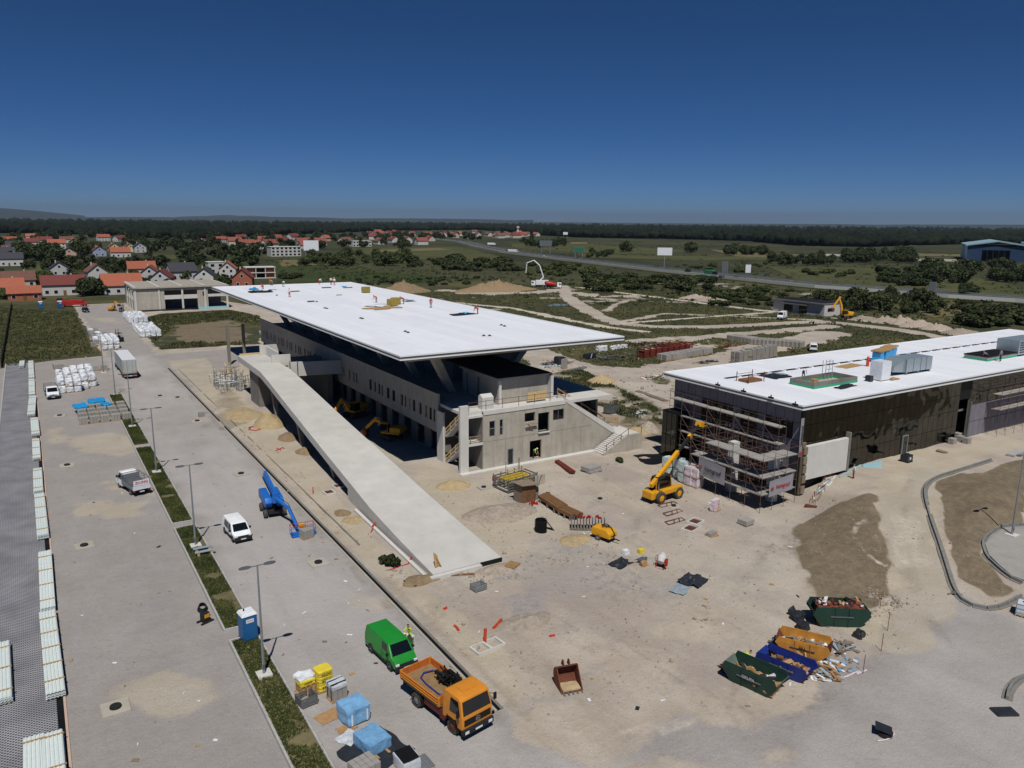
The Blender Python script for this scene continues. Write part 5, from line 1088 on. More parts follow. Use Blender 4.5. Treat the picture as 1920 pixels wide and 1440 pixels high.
def place(rear,front,width,right=True):
 """from two wheel contact pixels on the visible flank -> centre of wheelbase and heading"""
 a,b=at(*rear),at(*front);d=(b-a);d.z=0;d.normalize();n=Vector((-d.y,d.x,0))*(width/2)*(1 if right else -1)
 c=(a+b)/2+n;c.z=max(a.z,b.z);return c,math.atan2(d.y,d.x)
def wheel(par,x,y,r,w=.22,rim='galv',dual=False):
 s=1 if y>0 else -1
 mb=MB();n=18;prof=[(r*.6,-w/2),(r*.93,-w/2),(r,-w*.3),(r,w*.3),(r*.93,w/2),(r*.6,w/2)]
 V=[];Fc=[]
 for k in range(n):
  t=2*math.pi*k/n
  for rr,yy in prof:V.append((x+rr*math.cos(t),y+yy,r+rr*math.sin(t)))
 m_=len(prof)
 for k in range(n):
  for j in range(m_-1):Fc.append((k*m_+j,k*m_+j+1,((k+1)%n)*m_+j+1,((k+1)%n)*m_+j))
 mb.add(V,Fc);tw_=mb.build('wheel','tyre_dusty',par,True)
 mb=MB();mb.cyl((x,y-w*.35,r),(x,y+w*.35,r),r*.62,r*.62,14);mb.cyl((x,y+s*w*.35,r),(x,y+s*(w*.35+.03),r),r*.25,r*.2,10);mb.build('rim',rim,tw_,True)
 return tw_
def shell(par,prof,w,m,tap,name='body',bev=.06,seg=3):
 """body from a side profile; tap(z) narrows the half width with height"""
 mb=MB();n=len(prof);V=[(x,-(w/2-tap(z,x)),z)for x,z in prof]+[(x,(w/2-tap(z,x)),z)for x,z in prof]
 mb.add(V,[tuple(range(n)),tuple(reversed(range(n,2*n)))]+[(i,n+i,n+(i+1)%n,(i+1)%n)for i in range(n)]);return mb.build(name,m,par,True,bevel=bev,seg=seg)
def sidepane(par,quad,w,tap,m='glass_dark',name='side_window',off=.012):
 for s in(-1,1):
  mb=MB();A_=[(x,s*(w/2-tap(z,x)+off),z)for x,z in quad];B_=[(x,s*(w/2-tap(z,x)-.03),z)for x,z in quad];n=len(quad)
  mb.add(A_+B_,[tuple(range(n)),tuple(reversed(range(n,2*n)))]+[(i,(i+1)%n,n+(i+1)%n,n+i)for i in range(n)]);mb.build(name,m,par)
def screen(par,p0,p1,y0,y1,m='glass_dark',name='windscreen',off=.015,flip=1):
 (xa,za),(xb,zb)=p0,p1;d=Vector((xb-xa,0,zb-za)).normalized();nn=Vector((d.z,0,-d.x))*flip
 mb=MB();A_=[Vector((xa,-y0,za)),Vector((xa,y0,za)),Vector((xb,y1,zb)),Vector((xb,-y1,zb))]
 mb.hexa([a-nn*.03 for a in A_]+[a+nn*off for a in A_]);mb.build(name,m,par)
def fbox(par,x0,x1,y0,y1,z0,z1,m,name,bev=0.0):mb=MB();mb.box(x0,x1,y0,y1,z0,z1);return mb.build(name,m,par,bevel=bev)
def van(name,label,pos,rz,paint,L=4.9,W=1.9,H=1.97,wb=3.0,hood=.75,fw=.33,panel=True,cat='van',low='plastic_dark',rear_glass=False,group=None):
 t=thing(name,label,cat,pos,rz,group);f=L*.43;b=-(L-f);wf,wr=wb/2,-wb/2
 f=wf+.93*L/4.9;b=f-L
 tap=lambda z,x:.02+.14*max(0,(z-1.0)/(H-1.0))**1.6+(.06 if x>f-.4 else 0)
 zh=1.12*H/1.97
 prof=[(b+.05,.34),(b,.8),(b+.04,1.35),(b+.12,H-.12),(b+.3,H),(f-1.55*hood/.75,H-.02),(f-1.25*hood/.75,H-.1),(f-.62*hood/.75,zh),(f-.12,zh-.2),(f,zh-.42),(f,.36)]
 shell(t,prof,W,paint,tap)
 screen(t,(f-1.22*hood/.75,H-.16),(f-.66*hood/.75,zh+.06),W/2-.24,W/2-.16)
 sidepane(t,[(f-1.0*hood/.75-.1,zh+.02),(f-1.35*hood/.75-.1,H-.2),(f-2.15,H-.2),(f-2.1,zh+.0)],W,tap)
 if not panel:sidepane(t,[(f-2.25,zh),(f-2.25,H-.2),(b+.9,H-.2),(b+.8,zh)],W,tap)
 if rear_glass or not panel:screen(t,(b+.09,H-.2),(b+.05,zh),W/2-.22,W/2-.2,name='rear_window',flip=-1)
 fbox(t,f-.1,f+.05,-W/2+.03,W/2-.03,.28,.7,low,'front_bumper',.05);fbox(t,b-.06,b+.1,-W/2+.08,W/2-.08,.32,.55,low,'rear_bumper',.03)
 fbox(t,f-.03,f+.02,-W/2+.38,W/2-.38,.68,.8,low,'grille')
 fbox(t,f+.05,f+.065,-.26,.26,.42,.52,'plate_white','number_plate')
 for s in(-1,1):
  fbox(t,f-.2,f+.01,s*(W/2-.22)-.14,s*(W/2-.22)+.14,.66,.84,'lamp_glass','headlight',.02);fbox(t,b-.015,b+.05,s*(W/2-.13)-.06,s*(W/2-.13)+.06,.8,1.25,'red_light','tail_light')
  m_=fbox(t,f-1.12,f-.98,min(s*(W/2),s*(W/2+.2)),max(s*(W/2),s*(W/2+.2)),zh+.02,zh+.25,low,'mirror',.02)
  fbox(t,wr+.45,wf-.45,s*(W/2-.02)-.015,s*(W/2-.02)+.015,.34,.46,low,'side_sill')
  for x in(wf,wr):
   mb=MB();mb.cyl((x,s*(W/2-.3),fw),(x,s*(W/2+.005),fw),fw*1.22,fw*1.22,18);mb.build('wheel_arch','black',t)
   wheel(t,x,s*(W/2-.09),fw)
 fbox(t,f-1.9,f-1.7,-W/2-.02,-W/2+.0,zh-.12,zh-.09,low,'door_handle');fbox(t,f-1.9,f-1.7,W/2,W/2+.02,zh-.12,zh-.09,low,'door_handle')
 mb=MB()
 for x in(f-2.2,f-1.12):
  for s in(-1,1):mb=MB();mb.box(x-.008,x+.008,s*(W/2-.02)-.012,s*(W/2-.02)+.012,.5,zh);mb.build('door_seam','black',t)
 return t
def zv(x,y):return(640+x/5.144,1120+y/5.144)
c,rz=place(zv(280,532),zv(462,708),1.9);gv_=van('van','bright green panel van parked with its passenger door open',c,rz,'paint_green')
mb=MB();mb.hexa([(1.05,.93,.5),(.98,.95,.5),(.42,1.62,.5),(.49,1.66,.5),(1.05,.93,1.12),(.98,.95,1.12),(.42,1.62,1.12),(.49,1.66,1.12)]);dr=mb.build('open_door','paint_green',gv_)
mb=MB();mb.hexa([(1.03,.94,1.13),(1.0,.95,1.13),(.46,1.6,1.13),(.49,1.63,1.13),(.8,.96,1.75),(.77,.97,1.75),(.5,1.3,1.75),(.53,1.32,1.75)]);mb.build('door_glass','glass_dark',dr)
mb=MB();mb.box(.25,1.0,.91,.945,.5,1.7);mb.build('door_opening','black',gv_)
def zb(x,y):return(380+x/4.8,820+y/4.8)
c,rz=place(zb(195,862),zb(268,946),1.8);van('van','small white passenger van parked on the gravel near the strip',c,rz,'paint_white',4.4,1.8,1.82,2.75,.8,.31,False)
c=at(1466,598);van('van','white high roof delivery van by the low grey building',c,math.radians(205),'paint_white',5.9,2.0,2.6,3.6,.7,.35)
c=at(1524,657);van('van','white minibus seen from behind near the block pallets',c,math.radians(40),'paint_white',5.0,1.95,2.0,3.1,.7,.33,False,rear_glass=True)
c=at(161,585);van('car','dark estate car at the end of the access road',c,math.radians(-85),'paint_dark',4.5,1.8,1.5,2.7,1.25,.32,False,'car')
def flatbed(name,label,pos,rz,bed='steel',bed_rail=True,letter=None):
 t=thing(name,label,'pickup',pos,rz);W=1.95;f=2.85
 tap=lambda z,x:.02+.12*max(0,(z-1.1)/1.0)**1.5
 prof=[(.75,.45),(.75,1.2),(.85,2.1),(1.0,2.2),(1.7,2.17),(1.85,2.1),(2.3,1.3),(2.75,1.12),(f,.85),(f,.42)]
 shell(t,prof,W,'paint_white',tap,'cab');screen(t,(1.87,2.02),(2.27,1.36),W/2-.22,W/2-.15);sidepane(t,[(2.1,1.3),(1.75,2.0),(1.0,2.0),(.95,1.3)],W,tap)
 fbox(t,f-.06,f+.06,-.9,.9,.35,.7,'plastic_dark','front_bumper',.03);fbox(t,f-.02,f+.03,-.55,.55,.78,.9,'plastic_dark','grille');fbox(t,f+.06,f+.07,-.26,.26,.45,.55,'plate_white','number_plate');mb=MB();mb.cyl((f,0,.95),(f+.05,0,.95),.08,.08,14);mb.build('emblem','chrome',t)
 for s in(-1,1):fbox(t,f-.2,f+.02,s*.72-.14,s*.72+.14,.76,.96,'lamp_glass','headlight',.02);fbox(t,1.85,2.0,s*1.08-.1,s*1.08+.1,1.35,1.65,'plastic_dark','mirror',.02)
 fbox(t,-2.75,.72,-.45,.45,.5,.72,'black','chassis')
 fbox(t,-2.8,.68,-1.02,1.02,.8,.88,bed,'bed_floor')
 for s in(-1,1):fbox(t,-2.8,.68,s*1.02-.02,s*1.02+.02,.883,1.3,'paint_grey','side_board')
 tg=fbox(t,-2.84,-2.8,-1.0,1.0,.80,1.3,'white_plastic','tailgate');fbox(t,.64,.70,-1.0,1.0,.883,1.9,'paint_grey','headboard')
 if bed_rail:
  for s in(-1,1):
   for x in(-2.75,-1.1,.6):mb=MB();mb.bar((x,s*.98,1.3),(x,s*.98,2.1),.05);mb.build('rack_post','steel',t)
   mb=MB();mb.bar((-2.75,s*.98,2.1),(.6,s*.98,2.1),.05);mb.build('rack_rail','steel',t)
  for x in(-2.75,-1.9,-1.1,-.3,.6):mb=MB();mb.bar((x,-.98,2.13),(x,.98,2.13),.05);mb.build('rack_bar','steel',t)
 for s in(-1,1):
  fbox(t,-2.86,-2.8,s*.85-.12,s*.85+.12,.58,.74,'red_light','tail_light')
  for x in(1.95,-1.6):wheel(t,x,s*.86,.33)
 fbox(t,-2.86,-2.83,-.26,.26,.5,.62,'plate_white','number_plate')
 if letter:
  mat('letter_red',lin((190,40,36)),.6,.05);fbox(t,-2.86,-2.843,-.9,.9,1.32,1.95,'white_plastic','sign_board');text_mesh(letter,.42,'letter_red',t,(-2.868,0,1.64),(math.pi/2,0,-math.pi/2),bold=.012)
 return t
a=at(84,751);b=at(108,748);p=(a+b)/2;flatbed('pickup_truck','white flatbed pickup facing the camera beside the wrapped sacks',p+Vector((.2,2.6,0)),-math.pi/2+.06)
a=at(246.5,933);b=at(285,924);p=(a+b)/2;dv=(b-a).normalized();hd_=Vector((-dv.y,dv.x,0));flatbed('pickup_truck','white flatbed truck seen from behind with red lettering on its rear board',p+hd_*2.6,math.atan2(hd_.y,hd_.x),letter='ZO.ING')
a=at(232.5,711);b=at(258,710);p=(a+b)/2
t=thing('semi_trailer_truck','grey and white box semi trailer parked on the access road','truck',p,math.pi/2+.01)
mat('trailer_grey',lin((176,180,178)),.5,.08,1.0,stain=.1)
fbox(t,0,13.6,-1.27,1.27,1.1,3.9,'trailer_grey','box_body',.02);fbox(t,-.01,13.6,-1.26,1.26,3.903,3.95,'white_paint','box_roof')
for s in(-1,1):fbox(t,-.05,-.002,min(s*.02,s*1.2),max(s*.02,s*1.2),1.2,3.75,'trailer_grey','rear_door',.01)
for y in(-1.1,-.5,.5,1.1):mb=MB();mb.cyl((-.09,y,1.2),(-.09,y,3.7),.03,.03,6);mb.build('door_bar','chrome',t)
for s in(-1,1):fbox(t,-.06,-.052,min(s*.75,s*1.15),max(s*.75,s*1.15),1.35,1.65,'paint_yellow','hazard_board')
fbox(t,0,13.4,-.5,.5,.8,1.1,'black','chassis');fbox(t,-.1,.05,-1.2,1.2,.55,.75,'galv','underrun_bar');fbox(t,-.12,-.1,-.3,.3,.58,.7,'plate_white','number_plate')
for s in(-1,1):
 fbox(t,-.1,0,s*.95-.2,s*.95+.2,.8,.98,'red_light','tail_light')
 for x in(2.2,3.5,4.8):wheel(t,x,s*1.08,.5,.35)
 for x in(12.2,15.6):wheel(t,x,s*1.08,.5,.35)
fbox(t,14.0,16.2,-1.22,1.22,.9,3.6,'paint_white','cab',.1);fbox(t,11.6,16.0,-.45,.45,.7,.95,'black','tractor_chassis')
c,rz=place(zv(725,1056),zv(1062,1322),2.4)
t=thing('tipper_truck','orange two axle tipper truck with black folded crane in its bed','truck',c,rz);W=2.45
WB=(at(*zv(1062,1322))-at(*zv(725,1056))).length;xf,xr=WB/2,-WB/2
tap=lambda z,x:.0+.10*max(0,(z-1.7)/1.2)**1.5
f=xf+1.15
prof=[(f-2.05,.95),(f-2.05,1.5),(f-2.03,2.75),(f-1.85,2.86),(f-.6,2.84),(f-.3,2.74),(f-.02,1.72),(f,1.55),(f,.8),(xf+.62,.8),(xf+.45,1.25),(xf-.45,1.25),(xf-.6,.95)]
shell(t,prof,W,'paint_orange',tap,'cab',.07)
screen(t,(f-.28,2.6),(f-.04,1.78),W/2-.2,W/2-.12);sidepane(t,[(f-.25,1.75),(f-.5,2.6),(f-1.25,2.6),(f-1.3,1.7)],W,tap)
fbox(t,f-1.5,f-.8,-.5,.5,2.845,2.9,'paint_orange','roof_hatch',.015)
fbox(t,f-.03,f+.03,-W/2+.16,W/2-.16,1.08,1.5,'black','grille');fbox(t,f-.15,f+.16,-W/2,W/2,.5,.9,'plastic_dark','front_bumper',.04);fbox(t,f+.16,f+.175,-.28,.28,.6,.72,'plate_white','number_plate')
mb=MB();n=20
for k in range(n):
 a0,a1=2*math.pi*k/n,2*math.pi*(k+1)/n;mb.bar((f+.045,.17*math.cos(a0),1.28+.17*math.sin(a0)),(f+.045,.17*math.cos(a1),1.28+.17*math.sin(a1)),.025)
for k in range(3):a0=math.pi/2+k*2*math.pi/3;mb.bar((f+.045,0,1.28),(f+.045,.16*math.cos(a0),1.28+.16*math.sin(a0)),.03)
mb.build('star_emblem','chrome',t)
for s in(-1,1):
 fbox(t,f+.1,f+.17,s*.95-.16,s*.95+.16,.6,.8,'lamp_glass','headlight',.02);mb=MB();mb.bar((f-.35,s*(W/2),2.3),(f-.1,s*(W/2+.28),2.25),.03);mb.cbox((f-.08,s*(W/2+.3),2.1),(.1,.2,.45));mb.build('mirror','black',t)
 mb=MB();mb.bar((f-.03,s*.35,1.85),(f-.1,s*.1-.2,2.1),.02);mb.build('wiper','black',t)
 mb=MB();mb.prismY([(f-1.5,1.25),(f-1.4,1.65),(f-.9,1.65),(f-.75,1.25)],s*(W/2+.005),s*(W/2+.015));mb.build('door_trim','paint_orange',t)
 fbox(t,xf-1.25,xf-.62,s*1.0-.2,s*1.0+.2,.55,1.15,'paint_darkred','step_box',.03)
 fbox(t,xr+.75,xf-1.3,s*.9-.22,s*.9+.22,.6,1.1,'paint_darkred','tank',.05)
 wheel(t,xf,s*1.0,.53,.3,'rust');wheel(t,xr,s*1.02,.53,.5,'galv')
 for x in(xf,xr):
  mb=MB();N_=9;
  for k in range(N_):
   a0,a1=math.pi*k/N_,math.pi*(k+1)/N_;mb.bar((x+.64*math.cos(a0),s*1.02,.53+.64*math.sin(a0)),(x+.64*math.cos(a1),s*1.02,.53+.64*math.sin(a1)),.5,.04,up=(0,1,0)if 0 else(0,0,1))
  mb.build('mudguard','black',t)
fbox(t,xr-1.2,f-.4,-.42,.42,.75,1.1,'paint_darkred','chassis')
bx0,bx1,bw,bz=xr-1.75,f-2.4,2.5,1.42
fbox(t,bx0,bx1,-bw/2,bw/2,bz-.16,bz,'bed_dirt','bed_floor');fbox(t,bx0+.1,bx1-.1,-.6,.6,bz-.32,bz-.163,'black','subframe')
for s in(-1,1):
 sb_=fbox(t,bx0,bx1,s*bw/2-.03,s*bw/2+.03,bz+.003,bz+.5,'orange_rust','side_board')
 for z in(.06,.24,.44):mb=MB();mb.box(bx0,bx1,min(s*(bw/2+.031),s*(bw/2+.07)),max(s*(bw/2+.031),s*(bw/2+.07)),bz+z,bz+z+.06);mb.build('board_rib','paint_orange',sb_)
 for x in(bx0,bx1-.06):fbox(t,x,x+.1,s*bw/2-.07,s*bw/2+.08,bz-.05,bz+.56,'paint_orange','corner_post')
tb=fbox(t,bx0-.04,bx0+.02,-bw/2+.1,bw/2-.1,bz+.003,bz+.5,'orange_rust','tailboard')
for z in(.06,.24,.44):mb=MB();mb.box(bx0-.08,bx0-.041,-bw/2+.1,bw/2-.1,bz+z,bz+z+.06);mb.build('board_rib','paint_orange',tb)
fbox(t,bx1-.03,bx1+.03,-bw/2+.1,bw/2-.1,bz+.003,bz+.62,'orange_rust','front_board')
fbox(t,bx0+.05,bx0+.2,-1.1,1.1,.8,1.15,'black','rear_lamp_bar')
mb=MB();mb.cyl((bx1+.2,.35,1.3),(bx1+.2,.35,2.7),.18,.15,10);mb.build('crane_column','black',t)
mb=MB();mb.bar((bx1+.2,.35,2.65),(bx1-1.5,.75,2.35),.24,.28);mb.build('crane_boom','black',t);mb=MB();mb.bar((bx1-1.5,.75,2.35),(bx1-.5,.5,1.75),.2,.22);mb.build('crane_arm','black',t)
mb=MB();mb.cyl((bx1-.1,.55,2.2),(bx1-1.0,.6,2.15),.07,.07,8);mb.build('crane_ram','chrome',t)
mb=MB();rq=random.Random(4)
for k in range(40):mb.tube([(bx1-1.2-rq.random()*1.3,.1+rq.random()*1.0,1.6+rq.random()*.8),(bx1-1.6+rq.random()*1.0,.2+rq.random()*.9,1.5+rq.random()*.9),(bx1-.8+rq.random()*.6,.2+rq.random()*.7,1.8+rq.random()*.8)],.055,5)
stuff(mb.build('crane_hose','black',t))
mb=MB()
for k in range(5):a0=k*1.256;mb.bar((bx1-2.0,.6,2.15),(bx1-2.0+.45*math.cos(a0),.6+.45*math.sin(a0),1.55),.12,.06)
mb.build('crane_grab','black',t)
mb=MB();mb.tube([(bx0+1.0,.8,1.55),(bx0+.8,.1,1.55),(bx0+1.1,-.35,1.52),(bx0+1.9,-.5,1.5),(bx1-.9,-.55,1.5),(bx1-.5,-.35,1.5)],.05,6);mb.build('lifting_strap','strap_blue',t)
mb=MB();mb.cbox((bx1-.5,-.2,1.52),(.7,.5,.18),.4);mb.build('ballast_plate','concrete_dark',t)
# blue articulated boom lift
a=at(501,969);b=at(534,967);p=(a+b)/2;u=(b-a);u.z=0;u.normalize();fw_=Vector((u.y,-u.x,0))
t=thing('boom_lift','blue articulating boom lift with its basket resting on the gravel','boom lift',p+Vector((0,1.2,0)),-math.pi/2-.08)
fbox(t,-1.6,1.6,-.75,.75,.45,.85,'plastic_dark','chassis',.05)
for x in(-1.2,1.2):
 for s in(-1,1):wheel(t,x,s*1.02,.46,.36,'tyre_dusty')
mb=MB();mb.cyl((0,0,.85),(0,0,1.05),.6,.6,18);mb.build('turntable','plastic_dark',t)
mb=MB();mb.prismY([(1.1,1.05),(1.5,1.7),(1.2,2.2),(-2.2,2.3),(-3.0,1.95),(-2.9,1.1)],-1.0,-.25);mb.build('engine_cover','paint_blue',t,True,bevel=.08)
mb=MB();mb.prismY([(1.1,1.05),(1.5,1.7),(1.2,2.1),(-2.2,2.2),(-3.0,1.95),(-2.9,1.1)],.25,1.0);mb.build('tank_cover','paint_blue',t,True,bevel=.08)
for k,(z,w_)in enumerate(((2.3,.46),(2.72,.38),(3.05,.3))):
 mb=MB();mb.bar((-4.4+.25*k,0,z+.55),(2.1,0,z),w_,.32);mb.build('boom_section','paint_blue',t,bevel=.03)
mb=MB()
for k in range(22):mb.cbox((-4.0+k*.26,-.26,2.9-k*.022),(.14,.1,.16))
stuff(mb.build('cable_carrier','black',t))
fbox(t,1.8,2.35,-.35,.35,1.9,3.1,'paint_blue','knuckle',.06);mb=MB();mb.cyl((2.1,-.4,2.9),(2.1,.4,2.9),.16,.16,12);mb.build('knuckle_pin','plastic_dark',t)
q=at(568,1003);ql=Vector((q-t.location));cz,sz=math.cos(-t.rotation_euler.z),math.sin(-t.rotation_euler.z);qx,qy=ql.x*cz-ql.y*sz,ql.x*sz+ql.y*cz
mb=MB();mb.bar((2.2,.0,2.5),(qx*.55,qy*.55,1.9),.3,.26);mb.bar((qx*.55,qy*.55,1.9),(qx-.7,qy-.4,.7),.26,.24);mb.build('jib','paint_blue',t,bevel=.02)
mb=MB();mb.tube([(2.2,.2,2.6),(qx*.5,qy*.5+.2,2.2),(qx-.8,qy-.3,.9)],.035,6);mb.build('jib_hose','black',t)
bk_=fbox(t,qx-.5,qx+.5,qy-1.2,qy+1.2,.08,.2,'paint_blue','basket_floor',.02)
for z in(.62,1.18):
 mb=MB();P4=[(qx-.5,qy-1.2,z),(qx+.5,qy-1.2,z),(qx+.5,qy+1.2,z),(qx-.5,qy+1.2,z),(qx-.5,qy-1.2,z)];mb.tube(P4,.03,6);mb.build('basket_rail','paint_blue' if z<1 else 'paint_red',bk_)
for x in(-.5,.5):
 for y in(-1.2,-.4,.4,1.2):mb=MB();mb.cyl((qx+x,qy+y,.15),(qx+x,qy+y,1.18),.025,.025,6);mb.build('basket_post','paint_blue',bk_)
fbox(t,qx-.5,qx-.25,qy-.3,qy+.3,.75,1.1,'paint_yellow','control_box',.02)
# yellow telehandler with raised boom
rw=at(1239,944);fw2=at(1272,934);d=fw2-rw;d.z=0;d.normalize();nrm=Vector((-d.y,d.x,0));ctr=(rw+fw2)/2+nrm*1.05;WBt=(fw2-rw).length
t=thing('telehandler','yellow telehandler lifting its boom up to the scaffold','telehandler',ctr,math.atan2(d.y,d.x))
h=WBt/2
fbox(t,-h-.9,h+.9,-.55,.55,.6,1.15,'paint_yellow','chassis',.06);fbox(t,-h-1.25,-h-.55,-.8,.8,.5,1.45,'paint_yellow','counterweight',.15)
fbox(t,-h+.2,h+.6,-1.15,-.5,.95,1.55,'paint_yellow','engine_bonnet',.1)
for x in(-h,h):
 for s in(-1,1):wheel(t,x,s*1.02,.7,.45,'paint_yellow')
mb=MB();tapc=lambda z,x:.06*max(0,z-1.6);shell(t,[(-h+.5,1.0),(-h+.4,2.5),(-h+.7,2.65),(h-.2,2.65),(h+.1,1.6),(h+.1,1.0)],.95,'glass_dark',tapc,'cab',.06).location=(0,.62,0)
for x,z in((-h+.42,2.5),(h-.15,2.55)):
 for y in(.16,1.08):mb=MB();mb.bar((x+(.2 if x>0 else 0),y,1.0),(x,y,z),.07);mb.build('cab_post','paint_yellow',t)
fbox(t,-h+.5,h-.15,.16,1.08,2.62,2.7,'paint_dark','cab_roof',.02)
bs=Vector((-h-.7,-.05,2.0));R_t=Matrix.Rotation(t.rotation_euler.z,3,'Z');bw_=t.location+R_t @ bs
tipw=Vector(PX(1312,795,72.6));tip=R_t.transposed() @ (tipw-t.location)
dirb=(tip-bs);LB=dirb.length;dirb.normalize()
mb=MB();mb.bar(bs,bs+dirb*LB*.52,.42,.5);mb.build('boom_outer','paint_yellow',t,bevel=.03);mb=MB();mb.bar(bs+dirb*LB*.5,bs+dirb*LB*.8,.32,.38);mb.build('boom_inner','plastic_dark',t);mb=MB();mb.bar(bs+dirb*LB*.76,bs+dirb*LB*.8,.42,.5);mb.build('boom_collar','paint_yellow',t);mb=MB();mb.bar(bs+dirb*LB*.8,bs+dirb*LB*.985,.24,.28);mb.build('boom_tip','plastic_dark',t)
mb=MB();mb.cbox(tip,(.8,.9,.7),0,0,.3);mb.build('fork_carriage','paint_yellow',t,bevel=.05)
for y in(-.35,.35):mb=MB();mb.bar(tip+Vector((.3,y,-.3)),tip+Vector((1.5,y,-.3)),.1,.06);mb.build('fork','paint_yellow',t)
mb=MB();mb.cyl(Vector((-h+.6,-.05,1.2)),bs+dirb*2.2,.1,.1,8);mb.build('lift_ram','chrome',t)
mat('letter_black',lin((24,24,26)),.5,.05)
ax=dirb;side_=Vector((0,-1,0));
yv=ax;zv_=side_;xv=yv.cross(zv_).normalized();
tx=text_mesh('JCB',.42,'letter_black',t,(0,0,0),(0,0,0));up_=side_.cross(ax).normalized();tx.matrix_local=Matrix.Translation(bs+dirb*LB*.36+side_*.225) @ Matrix((ax,up_*-1 if(side_.cross(ax)).dot(up_)<0 else up_,side_)).transposed().to_4x4()
# excavators, forklift and lorries
def excavator(label,pos,rz,s=1.0,swing=0.0,elbow=((1.0,.35,1.6),(3.2,.35,5.2),(6.0,.35,4.2)),m='paint_yellow',cat='excavator'):
 t=thing('excavator',label,cat,pos,rz);t.scale=(s,s,s)
 for sd_ in(-1,1):
  mb=MB();mb.prismY([(-2.0,.35),(-1.7,.05),(1.7,.05),(2.0,.35),(2.0,.6),(1.7,.9),(-1.7,.9),(-2.0,.6)],sd_*1.15-.3,sd_*1.15+.3);tr=mb.build('track','tyre_dusty',t,bevel=.05)
  for k in range(5):mb=MB();mb.cyl((-1.5+k*.75,sd_*1.46,.4),(-1.5+k*.75,sd_*1.49,.4),.22,.22,10);mb.build('track_roller','rust',tr)
 fbox(t,-1.0,1.0,-.85,.85,.6,1.0,'plastic_dark','undercarriage');mb=MB();mb.cyl((0,0,1.0),(0,0,1.15),.7,.7,16);mb.build('slew_ring','plastic_dark',t)
 up=Matrix.Rotation(swing,4,'Z');
 def tf(o):o.matrix_local=up;return o
 tf(fbox(t,-2.4,1.1,-1.3,1.3,1.15,1.45,m,'deck',.05));tf(fbox(t,-2.7,-.6,-1.3,1.3,1.45,2.35,m,'engine_house',.15));tf(fbox(t,-.3,1.25,.35,1.28,1.45,2.95,'glass_dark','cab',.1));tf(fbox(t,-.35,1.15,.33,1.3,2.93,3.02,m,'cab_roof',.03))
 tf(fbox(t,-.5,1.0,-1.28,-.5,1.45,1.95,m,'side_tank',.08))
 E=[Vector(e)for e in elbow];off=Vector((0,-.35,0))
 mb=MB();mid_=E[0].lerp(E[1],.5)+Vector((-.2,0,.45));mb.bar(E[0]+off,mid_+off,.5,.7);mb.bar(mid_+off,E[1]+off,.45,.55);tf(mb.build('boom',m,t,bevel=.04))
 mb=MB();mb.bar(E[1]+off+Vector((-.5,0,.35)),E[2]+off,.36,.5);tf(mb.build('stick',m,t,bevel=.04))
 mb=MB();mb.cyl(E[0]+off+Vector((.2,0,.5)),E[1].lerp(E[0],.45)+off+Vector((.3,0,-.2)),.09,.09,8);mb.cyl(mid_+off+Vector((0,0,.5)),E[1]+off+Vector((-.5,0,.5)),.09,.09,8);tf(mb.build('hydraulic_ram','chrome',t))
 b_=E[2]+off;mb=MB();n=7;pr=[(b_.x+.1+.75*math.cos(a_),b_.z-.5+.75*math.sin(a_))for a_ in np.linspace(math.radians(100),math.radians(290),n)]+[(b_.x+.5,b_.z-.2)];mb.prismY(pr,b_.y-.6,b_.y+.6);tf(mb.build('bucket','rust',t))
 return t
p=at(1583,597);excavator('yellow tracked excavator beside the low grey building',p,math.radians(188),1.0,-.5,((1.0,.35,1.6),(2.8,.35,7.2),(5.0,.35,3.6)))
excavator('yellow excavator in shade by the side facade, arm stretched towards the ramp',Vector((43.6,119.5,0)),math.radians(205),.9,0,((1.0,.35,1.6),(3.4,.35,3.6),(5.4,.35,1.4)))
excavator('yellow excavator standing in deep shade nearest the stair tower',Vector((43.6,104.5,0)),math.radians(100),.85,.5,((1.0,.35,1.6),(3.0,.35,3.2),(5.0,.35,1.2)))
p=at(211,583);excavator('small yellow mini excavator on the access road by the frame hall',p,math.radians(-60),.62)
def forklift(label,pos,rz,m='paint_darkred',load=None):
 t=thing('forklift',label,'forklift',pos,rz);fbox(t,-1.6,.4,-.6,.6,.35,1.0,m,'body',.08);fbox(t,-1.7,-1.1,-.6,.6,.3,1.25,'plastic_dark','counterweight',.1)
 for x,y in((-.9,.5),(-.9,-.5),(.35,.5),(.35,-.5)):mb=MB();mb.bar((x,y,1.0),(x*.9,y,2.2),.06);mb.build('guard_post','black',t)
 fbox(t,-.95,.45,-.6,.6,2.2,2.28,'black','overhead_guard');fbox(t,-.6,-.2,-.3,.3,1.0,1.6,'black','seat',.05)
 for y in(-.35,.35):mb=MB();mb.bar((.65,y,.1),(.65,y,3.2),.1,.12);mb.build('mast_rail','black',t);mb=MB();mb.bar((.75,y,.15),(1.9,y,.15),.12,.05);mb.build('fork','steel',t)
 for x in(-1.2,.3):
  for s in(-1,1):wheel(t,x,s*.55,.3,.22)
 return t
p=at(223,640);forklift('dark forklift carrying a grey pallet on the access road',p,math.radians(110))
p=at(229,585);forklift('grey forklift parked at the corner of the frame hall',p,math.radians(-80),'paint_grey')
